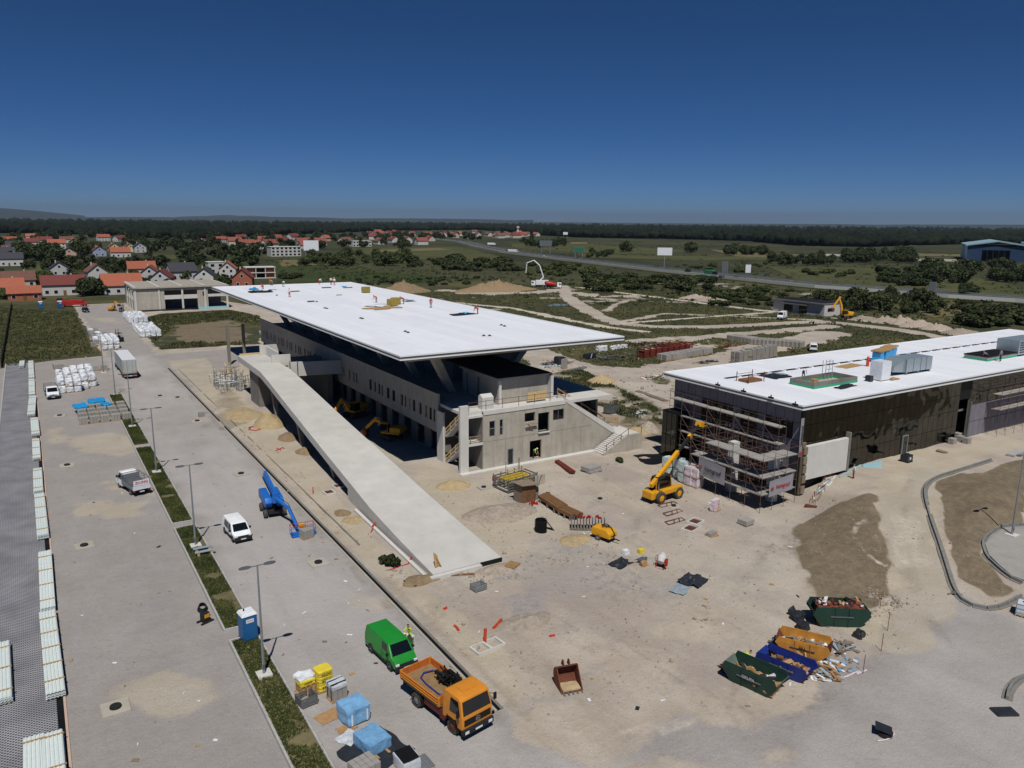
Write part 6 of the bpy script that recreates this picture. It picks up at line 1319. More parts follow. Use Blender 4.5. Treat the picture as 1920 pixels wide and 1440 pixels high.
def lorry(label,pos,rz,cab='paint_white',kind='mixer',body='paint_red',L=8.5,group=None):
 t=thing('lorry',label,'truck',pos,rz,group);fbox(t,L/2-2.0,L/2,-1.22,1.22,.8,3.0,cab,'cab',.12);screen(t,(L/2+.002,2.7),(L/2+.004,1.9),1.0,1.05,flip=1);sidepane(t,[(L/2-.2,1.9),(L/2-.3,2.7),(L/2-1.1,2.7),(L/2-1.1,1.9)],2.44,lambda z,x:0)
 fbox(t,-L/2,L/2-2.0,-.45,.45,.75,1.1,'black','chassis');fbox(t,L/2-.05,L/2+.12,-1.15,1.15,.45,.8,'plastic_dark','bumper',.03)
 for x in(L/2-1.2,-L/2+1.2,-L/2+2.5):
  for s in(-1,1):wheel(t,x,s*1.05,.5,.32)
 if kind=='mixer':
  mb=MB();n=16;pr=[(-L/2+.3,.45,2.9),(-L/2+1.3,1.15,2.6),(-L/2+3.2,1.25,2.3),(L/2-2.6,.6,2.0)]
  for(xa,ra,za),(xb,rb,zb_)in zip(pr[:-1],pr[1:]):mb.cyl((xa,0,za),(xb,0,zb_),ra,rb,n)
  mb.build('drum',body,t,True);fbox(t,-L/2-.3,-L/2+.4,-.4,.4,2.3,3.3,'paint_white','hopper',.1)
 elif kind=='tank':fbox(t,-L/2,L/2-2.2,-1.25,1.25,1.1,3.4,body,'load_body',.1)
 return t
p=at(1036,541);lorry('concrete mixer lorry with red drum and white cab',p,math.radians(-38))
p=at(1012,538);pt=lorry('white concrete pump truck with tall folded placing boom',p,math.radians(150),kind='tank',body='paint_white')
mb=MB();Rt=Matrix.Rotation(-pt.rotation_euler.z,3,'Z')
def pl(px,py,k=1.0):
 d_=ray(px,py);s_=np.hypot(p.x,p.y)/np.hypot(d_[0],d_[1]);w_=Vector(CAM+d_*s_);return Rt @ (w_-p)
mb.tube([Vector((0,0,3.2)),pl(1019,520),pl(1012,498),pl(1001,488)],.28,8);mb.build('placing_boom','paint_white',pt);mb=MB();mb.tube([pl(1001,488),pl(988,493),pl(986,512)],.2,8);mb.build('placing_boom','paint_white',pt)
ha=math.atan2(*(reversed((hc[8]-hc[7])[:2])))
p=Vector(G(1332,519));p.z=.54;lorry('green bodied tipper lorry driving on the motorway',p,ha,'paint_dark','tank','lorry_green',10)
p=Vector(G(962,475));p.z=.54;lorry('white lorry in the distance on the motorway',p,ha+.6,'paint_white','tank','paint_white',11)
p=Vector(G(922,461));p.z=.54;lorry('far white box lorry on the motorway bend',p,ha+.9,'paint_white','tank','paint_white',11)
for px,py,m,lb_ in((1021,483.5,'paint_white','white car on the motorway'),(1382,525,'paint_dark','black car on the motorway near the small white panel'),(952,472,'paint_red','red lorry cab coloured car far along the motorway')):
 p=Vector(G(px,py));p.z=.54;van('car',lb_,p,ha,m,4.5,1.8,1.5,2.7,1.2,.32,False,'car')
p=at(137,575);t=thing('low_loader','bright red low loader trailer parked by the village gardens','trailer',p,math.radians(-12));mb=MB();mb.prismY([(-5,.8),(5,.8),(5,1.3),(1,1.5),(-3,2.4),(-5,2.4)],-1.2,1.2);mb.build('deck','paint_red',t,bevel=.05)
for x in(-4,-3,3,4):
 for s in(-1,1):wheel(t,x,s*1.0,.42,.3)
fbox(t,-1,3.5,-1,1,1.5,2.6,'paint_red','implement',.2);fbox(t,-4.9,-3.3,-1.1,1.1,2.4,3.2,'paint_dark','cab_cover',.1)
# site items: builders
mat('wrap_white',lin((222,226,230)),.3,.12,2.5,.7,4,spec=.5);mat('wrap_blue',lin((122,172,212)),.35,.16,3,.9,4);mat('wrap_bright',lin((40,150,210)),.4,.12);mat('wrap_greenish',lin((190,206,204)),.3,.12,3,.5,6);mat('wrap_pink',lin((216,200,206)),.4,.15,3,.4,6)
mat('sack_yellow',lin((228,204,62)),.5,.08,3,.2,5);mat('tarp_black',lin((44,47,52)),.45,.25,2,.5,4);mat('tarp_grey',lin((150,164,172)),.5,.15,2);mat('paving_grey',lin((156,152,146)),.9,.12,4);mat('potty_blue',lin((34,98,152)),.45,.06,2);mat('skip_green',lin((30,62,52)),.55,.15,1.5,stain=.2);mat('skip_green_in',lin((96,108,100)),.7,.2,1.5);mat('skip_orange',lin((200,138,58)),.6,.18,1.5,stain=.4);mat('skip_blue',lin((30,50,128)),.5,.15,1.5);mat('panel_white',lin((216,226,222)),.4,.05,2);mat('brick_red',lin((186,128,106)),.9,.15,4);mat('earth',lin((142,122,94)),.95,.25,1.5,.5,4);mat('earth_sand',lin((176,156,120)),.95,.2,1.5,.4,5);mat('rubble',lin((160,148,134)),.95,.3,2.5,.5,5);mat('letter_blue',lin((40,70,150)),.5,.05);mat('banner',lin((150,150,156)),.6,.05);mat('letter_grey',lin((52,50,54)),.6,.05);mat('letter_red',lin((190,40,36)),.6,.05);mat('teal_trim',lin((52,160,122)),.6,.08);mat('duct',lin((160,172,178)),.35,.06,1.5,metal=.4);mat('leafless',lin((92,96,56)),.9,.2);mat('ibc_white',lin((206,216,226)),.35,.06)
def lump(w,d,h,seed,amp=.05,n=5,top=.0,rnd=.02):
 """box subdivided and pushed about by noise, rounded corners: wrapped or bagged load"""
 bm=bmesh.new();bmesh.ops.create_cube(bm,size=1);bmesh.ops.subdivide_edges(bm,edges=bm.edges[:],cuts=n,use_grid_fill=True)
 for v in bm.verts:
  c=v.co.copy();k=(abs(c.x)>.49)+(abs(c.y)>.49)+(abs(c.z)>.49);s=1-rnd*(k-1)if k>1 else 1
  p=Vector((c.x*w*s,c.y*d*s,(c.z+.5)*h));q=p*2.3+Vector((seed*7.1,seed*3.3,0));nz_=Vector((mnoise.noise(q),mnoise.noise(q+Vector((31,0,0))),mnoise.noise(q+Vector((0,57,0)))))
  if c.z<-.49:nz_.z=0
  p+=nz_*amp
  if c.z>.49:p.z+=top*(mnoise.noise(p*1.7+Vector((seed,9,4))))
  v.co=p
 for f in bm.faces:f.smooth=True
 m=bpy.data.meshes.new('load');bm.to_mesh(m);bm.free();m.set_sharp_from_angle(angle=.5);return m
def obj(name,me_,m,par=None,loc=(0,0,0),rz=0):
 if m is not None and not me_.materials:me_.materials.append(MATS[m])
 o=link(name,me_,par);o.location=loc;o.rotation_euler=(0,0,rz);return o
pm=MB()
for y in(-.45,0,.45):pm.box(-.6,.6,y-.05,y+.05,0,.09)
for k in range(7):pm.box(-.6+k*.18,-.6+k*.18+.12,-.5,.5,.092,.12)
po=pm.build('pallet','timber_grey');PALLET=po.data;bpy.data.objects.remove(po)
def load_pallet(name,label,cat,pos,rz,meshes,mats_,group=None,sz=1.0,straps=0,w=1.1,d=1.1):
 t=thing(name,label,cat,pos,rz,group);t.scale=(sz,sz,sz);p_=obj('pallet',PALLET,None,t);z=.12
 for me_,m,h in zip(meshes,mats_,[None]*len(meshes)):
  hh=max(v.co.z for v in me_.vertices);o=obj('load',me_,m,t,(0,0,z));z+=hh*.97
 for k in range(straps):
  y=(-.25,.25)[k%2];mb=MB();mb.box(-w/2-.02,w/2+.02,y-.03,y+.03,.12,z+.012);mb.build('strap','black',t)
 return t
SACK=[lump(1.15,1.1,1.05,k,.15,7,.2,.1)for k in range(5)]
for m_ in SACK:m_.materials.append(MATS['wrap_white'])
TALL=[lump(1.2,1.3,1.9,k+40,.17,7,.2,.1)for k in range(4)]
for m_ in TALL:m_.materials.append(MATS['wrap_white'])
def block_load(nx_,ny_,nz_,w,d,h,gap=.012,jit=.008,seed=1):
 r=random.Random(seed);mb=MB()
 for i in range(nx_):
  for j in range(ny_):
   for k in range(nz_):
    x0,y0,z0=-w/2+w*i/nx_,-d/2+d*j/ny_,h*k/nz_;mb.box(x0+gap+r.uniform(-jit,jit),x0+w/nx_-gap,y0+gap,y0+d/ny_-gap+r.uniform(-jit,jit),z0+.002,z0+h/nz_-.004)
 o=mb.build('load','paving_grey');me_=o.data;bpy.data.objects.remove(o);return me_
PAVE=[block_load(3,3,5,1.1,1.0,.85,seed=k)for k in range(3)]
def pallets(pts,label,cat,group,meshes,m=None,rz=0.0,zst=(0,),sz=1.0,jit=.06,name='wrapped_pallet'):
 out=[]
 for k,(x,y)in enumerate(pts):
  for z in zst if not callable(zst)else zst(k):
   t=thing(name,label,cat,(x+random.uniform(-jit,jit),y+random.uniform(-jit,jit),gz(x,y)+z),rz+random.uniform(-.06,.06),group);t.scale=(sz,)*3
   obj('pallet',PALLET,None,t);me_=random.choice(meshes);o=obj('load',me_,m,t,(0,0,.12));out.append(t)
 return out
def grid(px,py,nx_,ny_,dx,dy,rz=0.0,skip=None):
 p=at(px,py);c,s=math.cos(rz),math.sin(rz);r=[]
 for i in range(nx_):
  for j in range(ny_):
   if skip and skip(i,j):continue
   r.append((p.x+i*dx*c-j*dy*s,p.y+i*dx*s+j*dy*c))
 return r
p=at(113,742)
pallets(grid(117,737,5,9,1.32,2.0,0,lambda i,j:(j==0 and i>2)or(j==1 and i>3)or(i==0 and j>6)),'white film wrapped pallet in the big block beside the pickup','pallet','block of wrapped pallets by the pickup',SACK,zst=lambda k:(0,1.18)if(k*7)%5!=0 else(0,))
load_pallet('timber_stack','pale yellow timber battens on a pallet beside the wrapped block of pallets','timber',at(110,691),.1,[block_load(6,1,2,1.5,2.0,.7)],['timber_pale'],sz=1.3)
pallets(grid(180,695,2,1,1.6,1.5),'grey stone pallet at the corner of the wrapped block of pallets','pallet','grey pallets by the wrapped block',PAVE,sz=1.1);pallets([tuple(at(111,703)[:2])],'single low pallet of grey slabs near the timber battens','pallet',None,PAVE,sz=.9)
pts=grid(158,795,5,4,1.5,3.0)
for k,(x,y)in enumerate(pts):
 pallets([(x,y)],'pallet of grey paving stone in the batch partly covered with blue foil','pallet','paving stone batch by the planting strip',PAVE,sz=1.15)
for px,py,w,d,rz in((152,766,2.0,3.4,.1),(182,756,2.6,3.2,0),(201,763,1.4,1.8,.3)):
 q=at(px,py+8);me_=lump(w,d,.35,px,.12,7,.2,.1);o=obj('foil_sheet',me_,'wrap_bright',None,(q.x,q.y,1.0),rz);tag(o,'bright blue plastic foil draped over grey paving stone pallets','foil','blue foil on the paving stones')
for k in range(6):q=at(170+k*8+random.random()*6,795+random.random()*4);
pallets(grid(176,650,1,1,1,1)+grid(182,645,1,10,1.4,2.4)+grid(190,640,1,9,1.4,2.6),'grey wrapped pallet in the row at the left edge of the access road','pallet','pallet row left of the access road',PAVE+SACK[:1],sz=1.15)
pallets(grid(197,655,3,7,1.35,1.8),'white wrapped pallet at the road edge beside the grass plot','pallet','white pallets by the grass plot',SACK,zst=(0,1.18))
pallets(grid(268,633,4,9,1.35,2.2),'white big bag pallet in the long rows right of the access road','pallet','white pallet rows right of the access road',TALL);pallets(grid(246,606,4,7,1.4,2.6),'white big bag pallet in the rear rows by the concrete frame hall','pallet','white pallet rows by the frame hall',TALL)
def corr(w,L_,h=.05,rib=.22):
 n=int(w/rib);prof=[]
 for k in range(n):
  x=-w/2+k*rib;prof+=[(x,0),(x+rib*.35,0),(x+rib*.5,h),(x+rib*.85,h)]
 prof.append((w/2,0));V=[];Fc=[];m=len(prof)
 for y in(0,L_):
  V+=[(x,y,z+.03)for x,z in prof]+[(x,y,z-.01)for x,z in prof]
 for i in range(m-1):
  a,b=i,i+1;Fc+=[(a,b,2*m+b,2*m+a),(m+b,m+a,3*m+a,3*m+b),(a,m+a,m+b,b),(2*m+b,3*m+b,3*m+a,2*m+a)]
 mb=MB();mb.add(V,Fc);return mb
def panel_stack(p0,p1,w,label,layers=5,straps=3,group='corrugated panel stacks on the pavers',bars='timber'):
 w*=.88;a,b=at(*p0),at(*p1);d=b-a;d.z=0;L_=d.length;t=thing('panel_stack',label,'panel stack',(a.x,a.y,.06),math.atan2(d.y,d.x)-math.pi/2,group)
 for y in np.linspace(.15,L_-.15,straps+1):mb=MB();mb.box(-w/2-.05,w/2+.05,y-.06,y+.06,0,.12);mb.build('bearer','timber',t)
 me_=None
 for k in range(layers):
  if me_ is None:o=corr(w,L_).build('panel','panel_white',t);me_=o.data
  else:o=link('panel',me_,t)
  o.location=(random.uniform(-.03,.03),random.uniform(-.05,.05),.13+k*.075)
 z=.13+layers*.075
 for y in np.linspace(L_*.12,L_*.88,straps):mb=MB();mb.box(-w/2-.06,w/2+.06,y-.035,y+.035,z-.03,z+.05);mb.build('strap_batten',bars,t)
 return t
for k,(p0,p1,w,s,lab)in enumerate((((41,691),(42,681),1.1,1,'short lone white panel stack at the far paver corner'),((60,713),(58,681),1.1,3,'white corrugated panel stack at the far end of the paver edge'),((61,745),(60,716),1.15,3,'white corrugated panel stack level with the white pickup'),((59,783),(62,748),1.25,3,'white corrugated panel stack skewed on the pavers past the pickup'),((68,820),(65,790),1.2,2,'loose white panel stack with spread ends'),((70,866),(68,830),1.05,3,'white corrugated panel stack beside the sandy patch'),((73,929),(71,886),1.1,3,'white corrugated panel stack level with the red lettered truck'),((82,1013),(75,934),1.15,4,'long white corrugated panel stack beside the yellow stained gravel'),((91,1152),(85,1044),1.2,4,'white panel stack with blue edge beside the open edge trench'),((106,1312),(90,1157),1.3,5,'longest white panel stack with timber battens near the manhole'),((105,1466),(100,1388),1.3,2,'white panel stack right of a pair at the frame edge'),((68,1480),(66,1396),1.25,2,'white panel stack left of a pair at the frame edge'),((6,1325),(3,1218),1.3,3,'white panel stack out on the dotted pavers'))):panel_stack(p0,p1,w,lab,6,s)
def toilet(label,pos,rz,s=1.0):
 t=thing('portable_toilet',label,'portable toilet',pos,rz);t.scale=(s,)*3;fbox(t,-.6,.6,-.6,.6,0,.1,'plastic_dark','skid');fbox(t,-.56,.56,-.56,.56,.1,2.1,'potty_blue','cabin',.03)
 mb=MB();mb.hexa([(-.62,-.62,2.1),(.62,-.62,2.1),(.62,.62,2.1),(-.62,.62,2.1),(-.5,-.5,2.32),(.5,-.5,2.32),(.5,.5,2.32),(-.5,.5,2.32)]);mb.build('roof','white_plastic',t,bevel=.04);mb=MB();mb.cyl((-.2,.1,2.3),(-.2,.1,2.5),.06,.06,8);mb.build('vent_pipe','plastic_dark',t)
 dr_=fbox(t,-.42,.42,-.585,-.561,.15,2.0,'potty_blue','door',.01);fbox(t,-.3,.3,-.595,-.586,1.55,1.85,'plate_white','sign_plate');text_mesh('TOI TOI',.13,'letter_red',t,(0,-.599,1.7),(math.pi/2,0,0))
 for x in(-.54,-.18,.18,.54):mb=MB();mb.box(x-.015,x+.015,-.58,-.562,.15,2.05)if abs(x)>.5 else mb.box(.561,.58,x-.015,x+.015,.15,2.05);mb.build('cabin_rib','potty_blue',t)
 return t
toilet('blue portable toilet with white roof beside the planting strip',at(468,1200)+Vector((0,.35,0)),.12);toilet('blue portable toilet by the distant village gardens',at(77,579),0,1.15);toilet('pale blue site cabin toilet next to the distant red trailer',at(113,578),.2,1.15)
q=at(378,1042)
for k,dy in enumerate((0,1.0)):
 t=thing('bench','blue slatted bench slab on pale blocks in the planting strip','bench',(11.9,75.2+dy,.06),0,'blue benches in the strip');fbox(t,-.9,.9,-.2,.2,.34,.42,'paint_blue' if 0 else 'tarp_grey','seat',.01)
 for x in(-.6,.6):fbox(t,x-.12,x+.12,-.18,.18,0,.338,'timber_pale','support')
t=thing('cable_trolley','black cable trolley with hose reel standing by the kerb','trolley',at(385,1166),.4)
for s in(-1,1):mb=MB();mb.bar((-.55,s*.3,.08),(.55,s*.3,.08),.14,.12);mb.build('skid','plastic_dark',t)
mb=MB();mb.cbox((0,0,.5),(.6,.5,.7));mb.build('housing','plastic_dark',t,bevel=.05);fbox(t,-.2,.25,-.28,-.25,.45,.75,'paint_yellow','label_plate')
for k in range(4):mb=MB();mb.tube([(.1+.42*math.cos(a_)*(1-k*.1),.4+.42*math.sin(a_)*(1-k*.1)*.6,.95+k*.09+.2*math.sin(a_))for a_ in np.linspace(0,6.28,14)],.045,6);mb.build('hose_coil','black',t)
# pallets and goods at the lower edge
t=thing('cement_sacks','half used pallet of yellow cement sacks under torn white plastic','sacks',at(573,1297),.12);obj('pallet',PALLET,None,t)
for k in range(2):
 for j in range(3):obj('sack',lump(1.1,.36,.2,k*3+j,.025,4,.02,.08),'sack_yellow',t,(0,-.37+.37*j,.75+k*.19))
for k in range(4):mb=MB();mb.bar((-.55+k*.36,-.55,.15),(-.55+k*.36,-.55,.75),.09);mb.build('pallet_leg','timber',t)
obj('torn_wrap',lump(1.2,1.05,.22,9,.12,7,.15,.1),'wrap_white',t,(0,.1,1.1));mb=MB();mb.cbox((0,0,.45),(1.0,.95,.6));mb.build('spare_pallets','timber',t);text_mesh('X2SMP',.2,'letter_black',t,(0,-.56,.95),(math.pi/2,0,0))
t=thing('cement_sacks','tall full pallet of yellow cement sacks with dark print','sacks',at(607,1291),.12);obj('pallet',PALLET,None,t)
for k in range(7):
 obj('sack',lump(1.1,1.0,.22,k,.03,5,.01,.08),'sack_yellow',t,(0,0,.12+k*.215))
for k in range(3):text_mesh('X2SMP',.24,'letter_black',t,(0,-.56,.45+k*.48),(math.pi/2,0,0))
def crate(label,pos,rz,m='steel',s=1.0,nb=4):
 t=thing('formwork_crate',label,'crate',pos,rz);t.scale=(s,)*3
 for k in range(nb):
  z=.1+k*.17
  for(x0,x1,y0,y1)in((-.6,.6,-.45,-.41),(-.6,.6,.41,.45),(-.6,-.56,-.405,.405),(.56,.6,-.405,.405)):fbox(t,x0,x1,y0,y1,z,z+.12,m,'slat')
 for x in(-.58,.58):
  for y in(-.43,.43):fbox(t,x-.035,x+.035,y-.035,y+.035,0,.12+nb*.17,m,'post')
 fbox(t,-.55,.55,-.4,.4,.08,.1,m,'floor');return t
tq=crate('open grey metal crate by the kerb in front of the yellow sacks',at(575,1320),.15,nb=4);mb=MB();mb.bar((.1,0,.1),(.15,.05,1.1),.05);mb.build('prop','timber_pale',tq);mb=MB();mb.cbox((-.1,0,.3),(.5,.4,.3),.3);mb.build('contents','block_grey',tq)
t=load_pallet('paving_pallet','grey paving stones on a pallet under a strapped plastic cover','pallet',at(632,1308),.15,[PAVE[0],lump(1.15,1.05,.3,5,.05,5,.08)],[None,'wrap_clear'],straps=2)
t=load_pallet('wrapped_pallet','light blue foil wrapped bulging pallet with white straps','pallet',at(663,1347),.15,[lump(1.5,1.5,1.05,3,.07,8,.12)],['wrap_blue']);t.scale=(1.1,1.1,1)
for x in(-.5,.5):fbox(t,x-.05,x+.05,-.8,-.76,.15,.9,'white_plastic','strap')
t=load_pallet('foam_board_pallet','light blue insulation boards wrapped in foil over a black tarp','pallet',at(698,1400),.22,[lump(1.6,1.9,.75,4,.05,8,.1)],['wrap_blue']);
for x in(-.4,.4):mb=MB();mb.bar((x,-1.3,.08),(x,.9,.08),.16,.1);mb.build('bearer','timber',t)
def cloth(label,pos,rz,w,d,m,seed,h=.25,name='tarpaulin',cat='tarp',n=22,edge=.35):
 V=[];Fc=[]
 for j in range(n+1):
  for i in range(n+1):
   u,v=i/n-.5,j/n-.5;q=Vector((u*3.1,v*3.1,seed*1.7));e=edge*mnoise.noise(Vector((u*2+seed,v*2,3)))
   z=max(.01,h*(.35+.9*mnoise.noise(q)+.5*abs(mnoise.noise(q*2.7)))*(1-max(abs(u),abs(v))*1.2)+.04*abs(mnoise.noise(q*6)));V.append((u*w*(1+e),v*d*(1+e),z))
 for j in range(n):
  for i in range(n):k=j*(n+1)+i;Fc.append((k,k+1,k+n+2,k+n+1))
 me_=bpy.data.meshes.new(name);me_.from_pydata(V,[],Fc)
 for p_ in me_.polygons:p_.use_smooth=True
 so_=obj(name,me_,m,None,pos,rz);return tag(so_,label,cat)
cloth('crumpled black tarp spread under the blue foam boards',at(705,1408,.02),.3,3.4,3.4,'tarp_black',3,.12);cloth('flattened brown cardboard sheet by the blue wrapped pallet',at(620,1342,.02),.2,1.9,1.2,'cardboard',5,.03,'cardboard_sheet','cardboard',10,.1);cloth('crumpled clear film beside the black tarp',at(655,1385,.02),.5,1.2,1.3,'wrap_clear',8,.25,'plastic_film','film');cloth('scrap of cardboard and film by the blue pallets',at(650,1366,.02),.1,1.3,.7,'cardboard',11,.06,'cardboard_scrap','cardboard',8)
t=load_pallet('brick_pallet','pallet of reddish bricks in pale film at the frame edge','pallet',at(683,1448),.2,[block_load(4,3,4,1.5,1.3,.6),lump(1.55,1.35,.62,8,.02,4,.03)][:1],['brick_red']);t.children[1].data.materials[0]=MATS['brick_red']
t=load_pallet('covered_pallet','pallet with black sheet on top and grey wrapped sides','pallet',at(763,1438),.05,[lump(1.2,1.4,.7,12,.04,5),lump(1.05,1.3,.08,13,.02,4)],['wrap_clear','black'])
t=load_pallet('sheet_stack','stack of grey corrugated metal sheets with red ends','sheets',at(800,1447),.05,[corr(1.2,1.3).build('tmp','galv').data],[None],w=1.2);bpy.data.objects.remove(bpy.data.objects['tmp'])
crate('blue grey metal crate in the yard before the ramp foot',at(897,1106),.1,'galv',1.0,3)
t=load_pallet('block_pallet','pallet of grey blocks beneath the lift basket','pallet',at(575,1008),.25,[PAVE[1]],[None]);t=load_pallet('block_pallet','low pallet of dark slabs on the open lot by the slot drain','pallet',at(378,781),.1,[PAVE[2]],[None],sz=.8)
# ramp area
HEAPS={}
def heap(label,px,py,rx,ry,h,m,seed,name='dirt_pile',rough=.25,n=26,pos=None,rz=0):
 V=[(0,0,h)];Fc=[];R_n=12
 for i in range(1,R_n+1):
  for k in range(n):
   t=2*math.pi*k/n;e=1+.25*mnoise.noise(Vector((math.cos(t)*1.3,math.sin(t)*1.3,seed)));u=i/R_n;x,y=math.cos(t)*rx*u*e,math.sin(t)*ry*u*e
   z=h*max(0,(1-u))**.9*(1+rough*mnoise.noise(Vector((x*.8,y*.8,seed*2))))+rough*.5*mnoise.noise(Vector((x*2.2,y*2.2,seed)))*(1-u)-(.25 if i==R_n else 0);V.append((x,y,z))
 for k in range(n):Fc.append((0,1+k,1+(k+1)%n))
 for i in range(R_n-1):
  for k in range(n):a,b=1+i*n+k,1+i*n+(k+1)%n;Fc.append((a,a+n,b+n,b))
 me_=bpy.data.meshes.new(name);me_.from_pydata(V,[],Fc)
 for p_ in me_.polygons:p_.use_smooth=True
 o=obj(name,me_,m,None,pos if pos is not None else at(px,py),rz);return tag(o,label,'dirt pile')
heap('tall pale sand cone beside the ramp shadow',505,796,2.6,3.6,2.2,'earth_sand',1);heap('brown earth pile at the ramp shadow edge below the sand cone',540,822,1.6,2.2,1.0,'earth',2);heap('small brown earth heap lower along the ramp shadow',570,848,1.3,1.8,.8,'earth',3);heap('broad low earth heap near the shoring props',455,778,3.0,5.5,.8,'earth_sand',4);heap('low muddy sand heap near the square shaft frames',642,962,1.0,1.2,.4,'earth',5);heap('flat crusted clay mound beside the ramp wall',662,975,1.3,1.2,.35,'earth_sand',6,rough=.6);heap('grey gravel heap behind the black pipe section',940,962,4.5,3.2,.9,'rubble',7,rough=.5);heap('sand pile in the yard by the yellow trailer tank',1080,1012,2.2,1.4,.45,'earth_sand',8);heap('earth mound at the foot of the ramp by the dead bush',790,1088,2.0,1.2,.45,'earth',9);heap('sand heap by the stair tower base',850,912,2.4,1.8,.8,'earth_sand',10)
heap('stony brown heap in the yard beyond the slot drain',980,1168,3.0,1.6,.35,'rubble',11,rough=.5);heap('pale sand pile on the weedy bank',1128,715,3.2,2.8,1.5,'earth_sand',12);heap('sand pile by the stair parapet end',1190,812,2.6,2.2,1.2,'earth_sand',13);heap('grey boulder like heap beside the shadow of the glazed building',1215,808,2.0,1.8,1.6,'rubble',14,rough=.5)
heap('large reddish earth mound beyond the white roof',755,548,14,8,4.5,'earth',15,rough=.6);heap('long brown spoil heap behind the pump truck',930,545,22,9,4.0,'earth',16,rough=.8);heap('small pale spoil cone at the end of the gravel strip',1113,541,5,4,2.4,'earth_sand',17)
for k,(px,py,rx,h)in enumerate(((1660,603,8,1.6),(1690,606,7,2.0),(1720,611,8,1.8),(1755,616,7,1.4),(1800,624,8,1.2),(1620,598,6,1.0),(1330,563,10,1.2),(1300,559,8,1.4))):heap('brown rubble spoil heap along the far site boundary',px,py,rx,rx*.6,h,'rubble',30+k,rough=.9)['group']='spoil heaps along the boundary'
t=thing('shoring_props','tangled heap of steel shoring props and boards at the ramp head','props',at(430,728));rr=random.Random(2);mb=MB()
for k in range(70):
 x,y=rr.uniform(-2.4,3.2),rr.uniform(-4.5,6);h_=rr.uniform(1.5,3.6);mb.cyl((x,y,0),(x+rr.uniform(-.4,.4),y+rr.uniform(-.4,.4),h_),.045,.045,5)
for k in range(40):x,y,z=rr.uniform(-2.4,3),rr.uniform(-4.5,6),rr.uniform(.6,2.8);mb.cyl((x-1,y,z),(x+1,y+rr.uniform(-1,1),z+rr.uniform(-.3,.3)),.035,.035,5)
stuff(mb.build('props','galv',t))
for k in range(26):mb=MB();x,y=rr.uniform(-1.5,2.6),rr.uniform(-2,6);a_=rr.uniform(0,6.28);L_=rr.uniform(1,2.4);z=rr.uniform(2.2,3.8);mb.bar((x,y,z),(x+L_*math.cos(a_),y+L_*math.sin(a_),z+rr.uniform(-.5,.5)),.2,.06);mb.build('board',rr.choice(('timber','timber_pale','yellow_form','timber_grey')),t)
def pipe(label,pts,r,m,name='plastic_pipe',cat='pipe',px=True,dz=.05,group=None):
 P_=[at(q[0],q[1],dz+(q[2]if len(q)>2 else 0))for q in pts]if px else[Vector(q)for q in pts]
 o0=P_[0].copy();mb=MB();mb.tube([q-o0 for q in P_],r,8);o=mb.build(name,m,None,True);o.location=o0;return tag(o,label,cat,group)
pipe('bundle of red hose looped on the sand by the sand cone',[(466,803),(475,800),(490,803),(498,802),(480,808),(467,806),(470,801)],.09,'red_pipe');pipe('loose red pipe piece on the sand below the sand cone',[(517,846),(530,840),(533,842)],.07,'red_pipe');pipe('second loose red pipe piece crossing the first on the sand',[(519,841),(527,845)],.07,'red_pipe')
pipe('short red conduit stub near the square shaft frames',[(587,925),(587,922,.6)],.06,'red_pipe');pipe('red bracket leaning at the ramp wall',[(695,999),(705,985,.5),(698,992,.3)],.05,'orange_pipe');pipe('curved orange drain pipe lying on the yard soil',[(852,1172),(857,1176),(860,1182)],.11,'orange_pipe');pipe('long straight orange drain pipe on the yard soil',[(925,1180),(932,1172),(940,1164,.1)],.12,'orange_pipe');pipe('upright orange pipe stub beside the double shaft frame',[(909,1207),(910,1204,1.1)],.13,'orange_pipe');pipe('small red pipe elbow on the yard soil',[(832,1142),(838,1140)],.12,'red_pipe');pipe('red conduit loop lying over the end of the ramp',[(728,1068),(745,1063),(765,1058),(775,1045,.4),(782,1033,.6),(795,1030,.6),(806,1034,.5),(808,1050,.45),(785,1058,.5)],.055,'red_pipe');pipe('red pipe offcut near the excavator bucket',[(1030,1195),(1040,1193)],.1,'red_pipe');pipe('dark cable lying in a curve on the yard',[(758,1088),(765,1097),(780,1100),(784,1094)],.09,'black')
def shaft(label,pos,rz,n=1,w=1.1,rod=True,lid=False):
 t=thing('shaft_frame',label,'shaft frame',pos,rz);W_=w*n
 for k in range(n+1):x=-W_/2+k*w;fbox(t,x-.08,x+.08,-.55,.55,-.1,.22,'concrete_pale','rib_wall')
 for y in(-.63,.55):fbox(t,-W_/2-.08,W_/2+.08,y,y+.08,-.1,.222,'concrete_pale','long_wall')
 for k in range(n):
  x=-W_/2+(k+.5)*w
  if lid:
   for j in range(7):fbox(t,x-.45,x+.45,-.5+j*.15,-.42+j*.15,.14,.2,'rust','grate_bar')
  fbox(t,x-.46,x+.46,-.54,.54,-.08,-.02,'concrete_dark','shaft_floor')
 return t
shaft('double concrete shaft frame with open chambers in the yard',at(914,1214),.12,2,1.2);shaft('square shaft frame with rusty grate nearer the slot drain',at(617,925),.05,1,1.1,lid=True);shaft('square shaft frame with rusty grate nearer the ramp',at(634,913),.05,1,1.1,lid=True);shaft('pale shaft frame with mesh cover behind the stacked slabs',at(1304,979),.25,1,1.6,lid=True);shaft('wide pale shaft frame with bars sticking out in the yard',at(1296,992),.25,1,2.0,lid=True)
tree(at(730,1056),1.5,1.5,'small dark bush by the ramp foot',None,True,True);tree(at(1162,865),.9,1.0,'little green plant at the stair cheek wall',None,True,False)
t=thing('sawhorse','two timber sawhorses leaning together on the ramp end','sawhorse',Vector((29.6,60.6,.55)),.2)
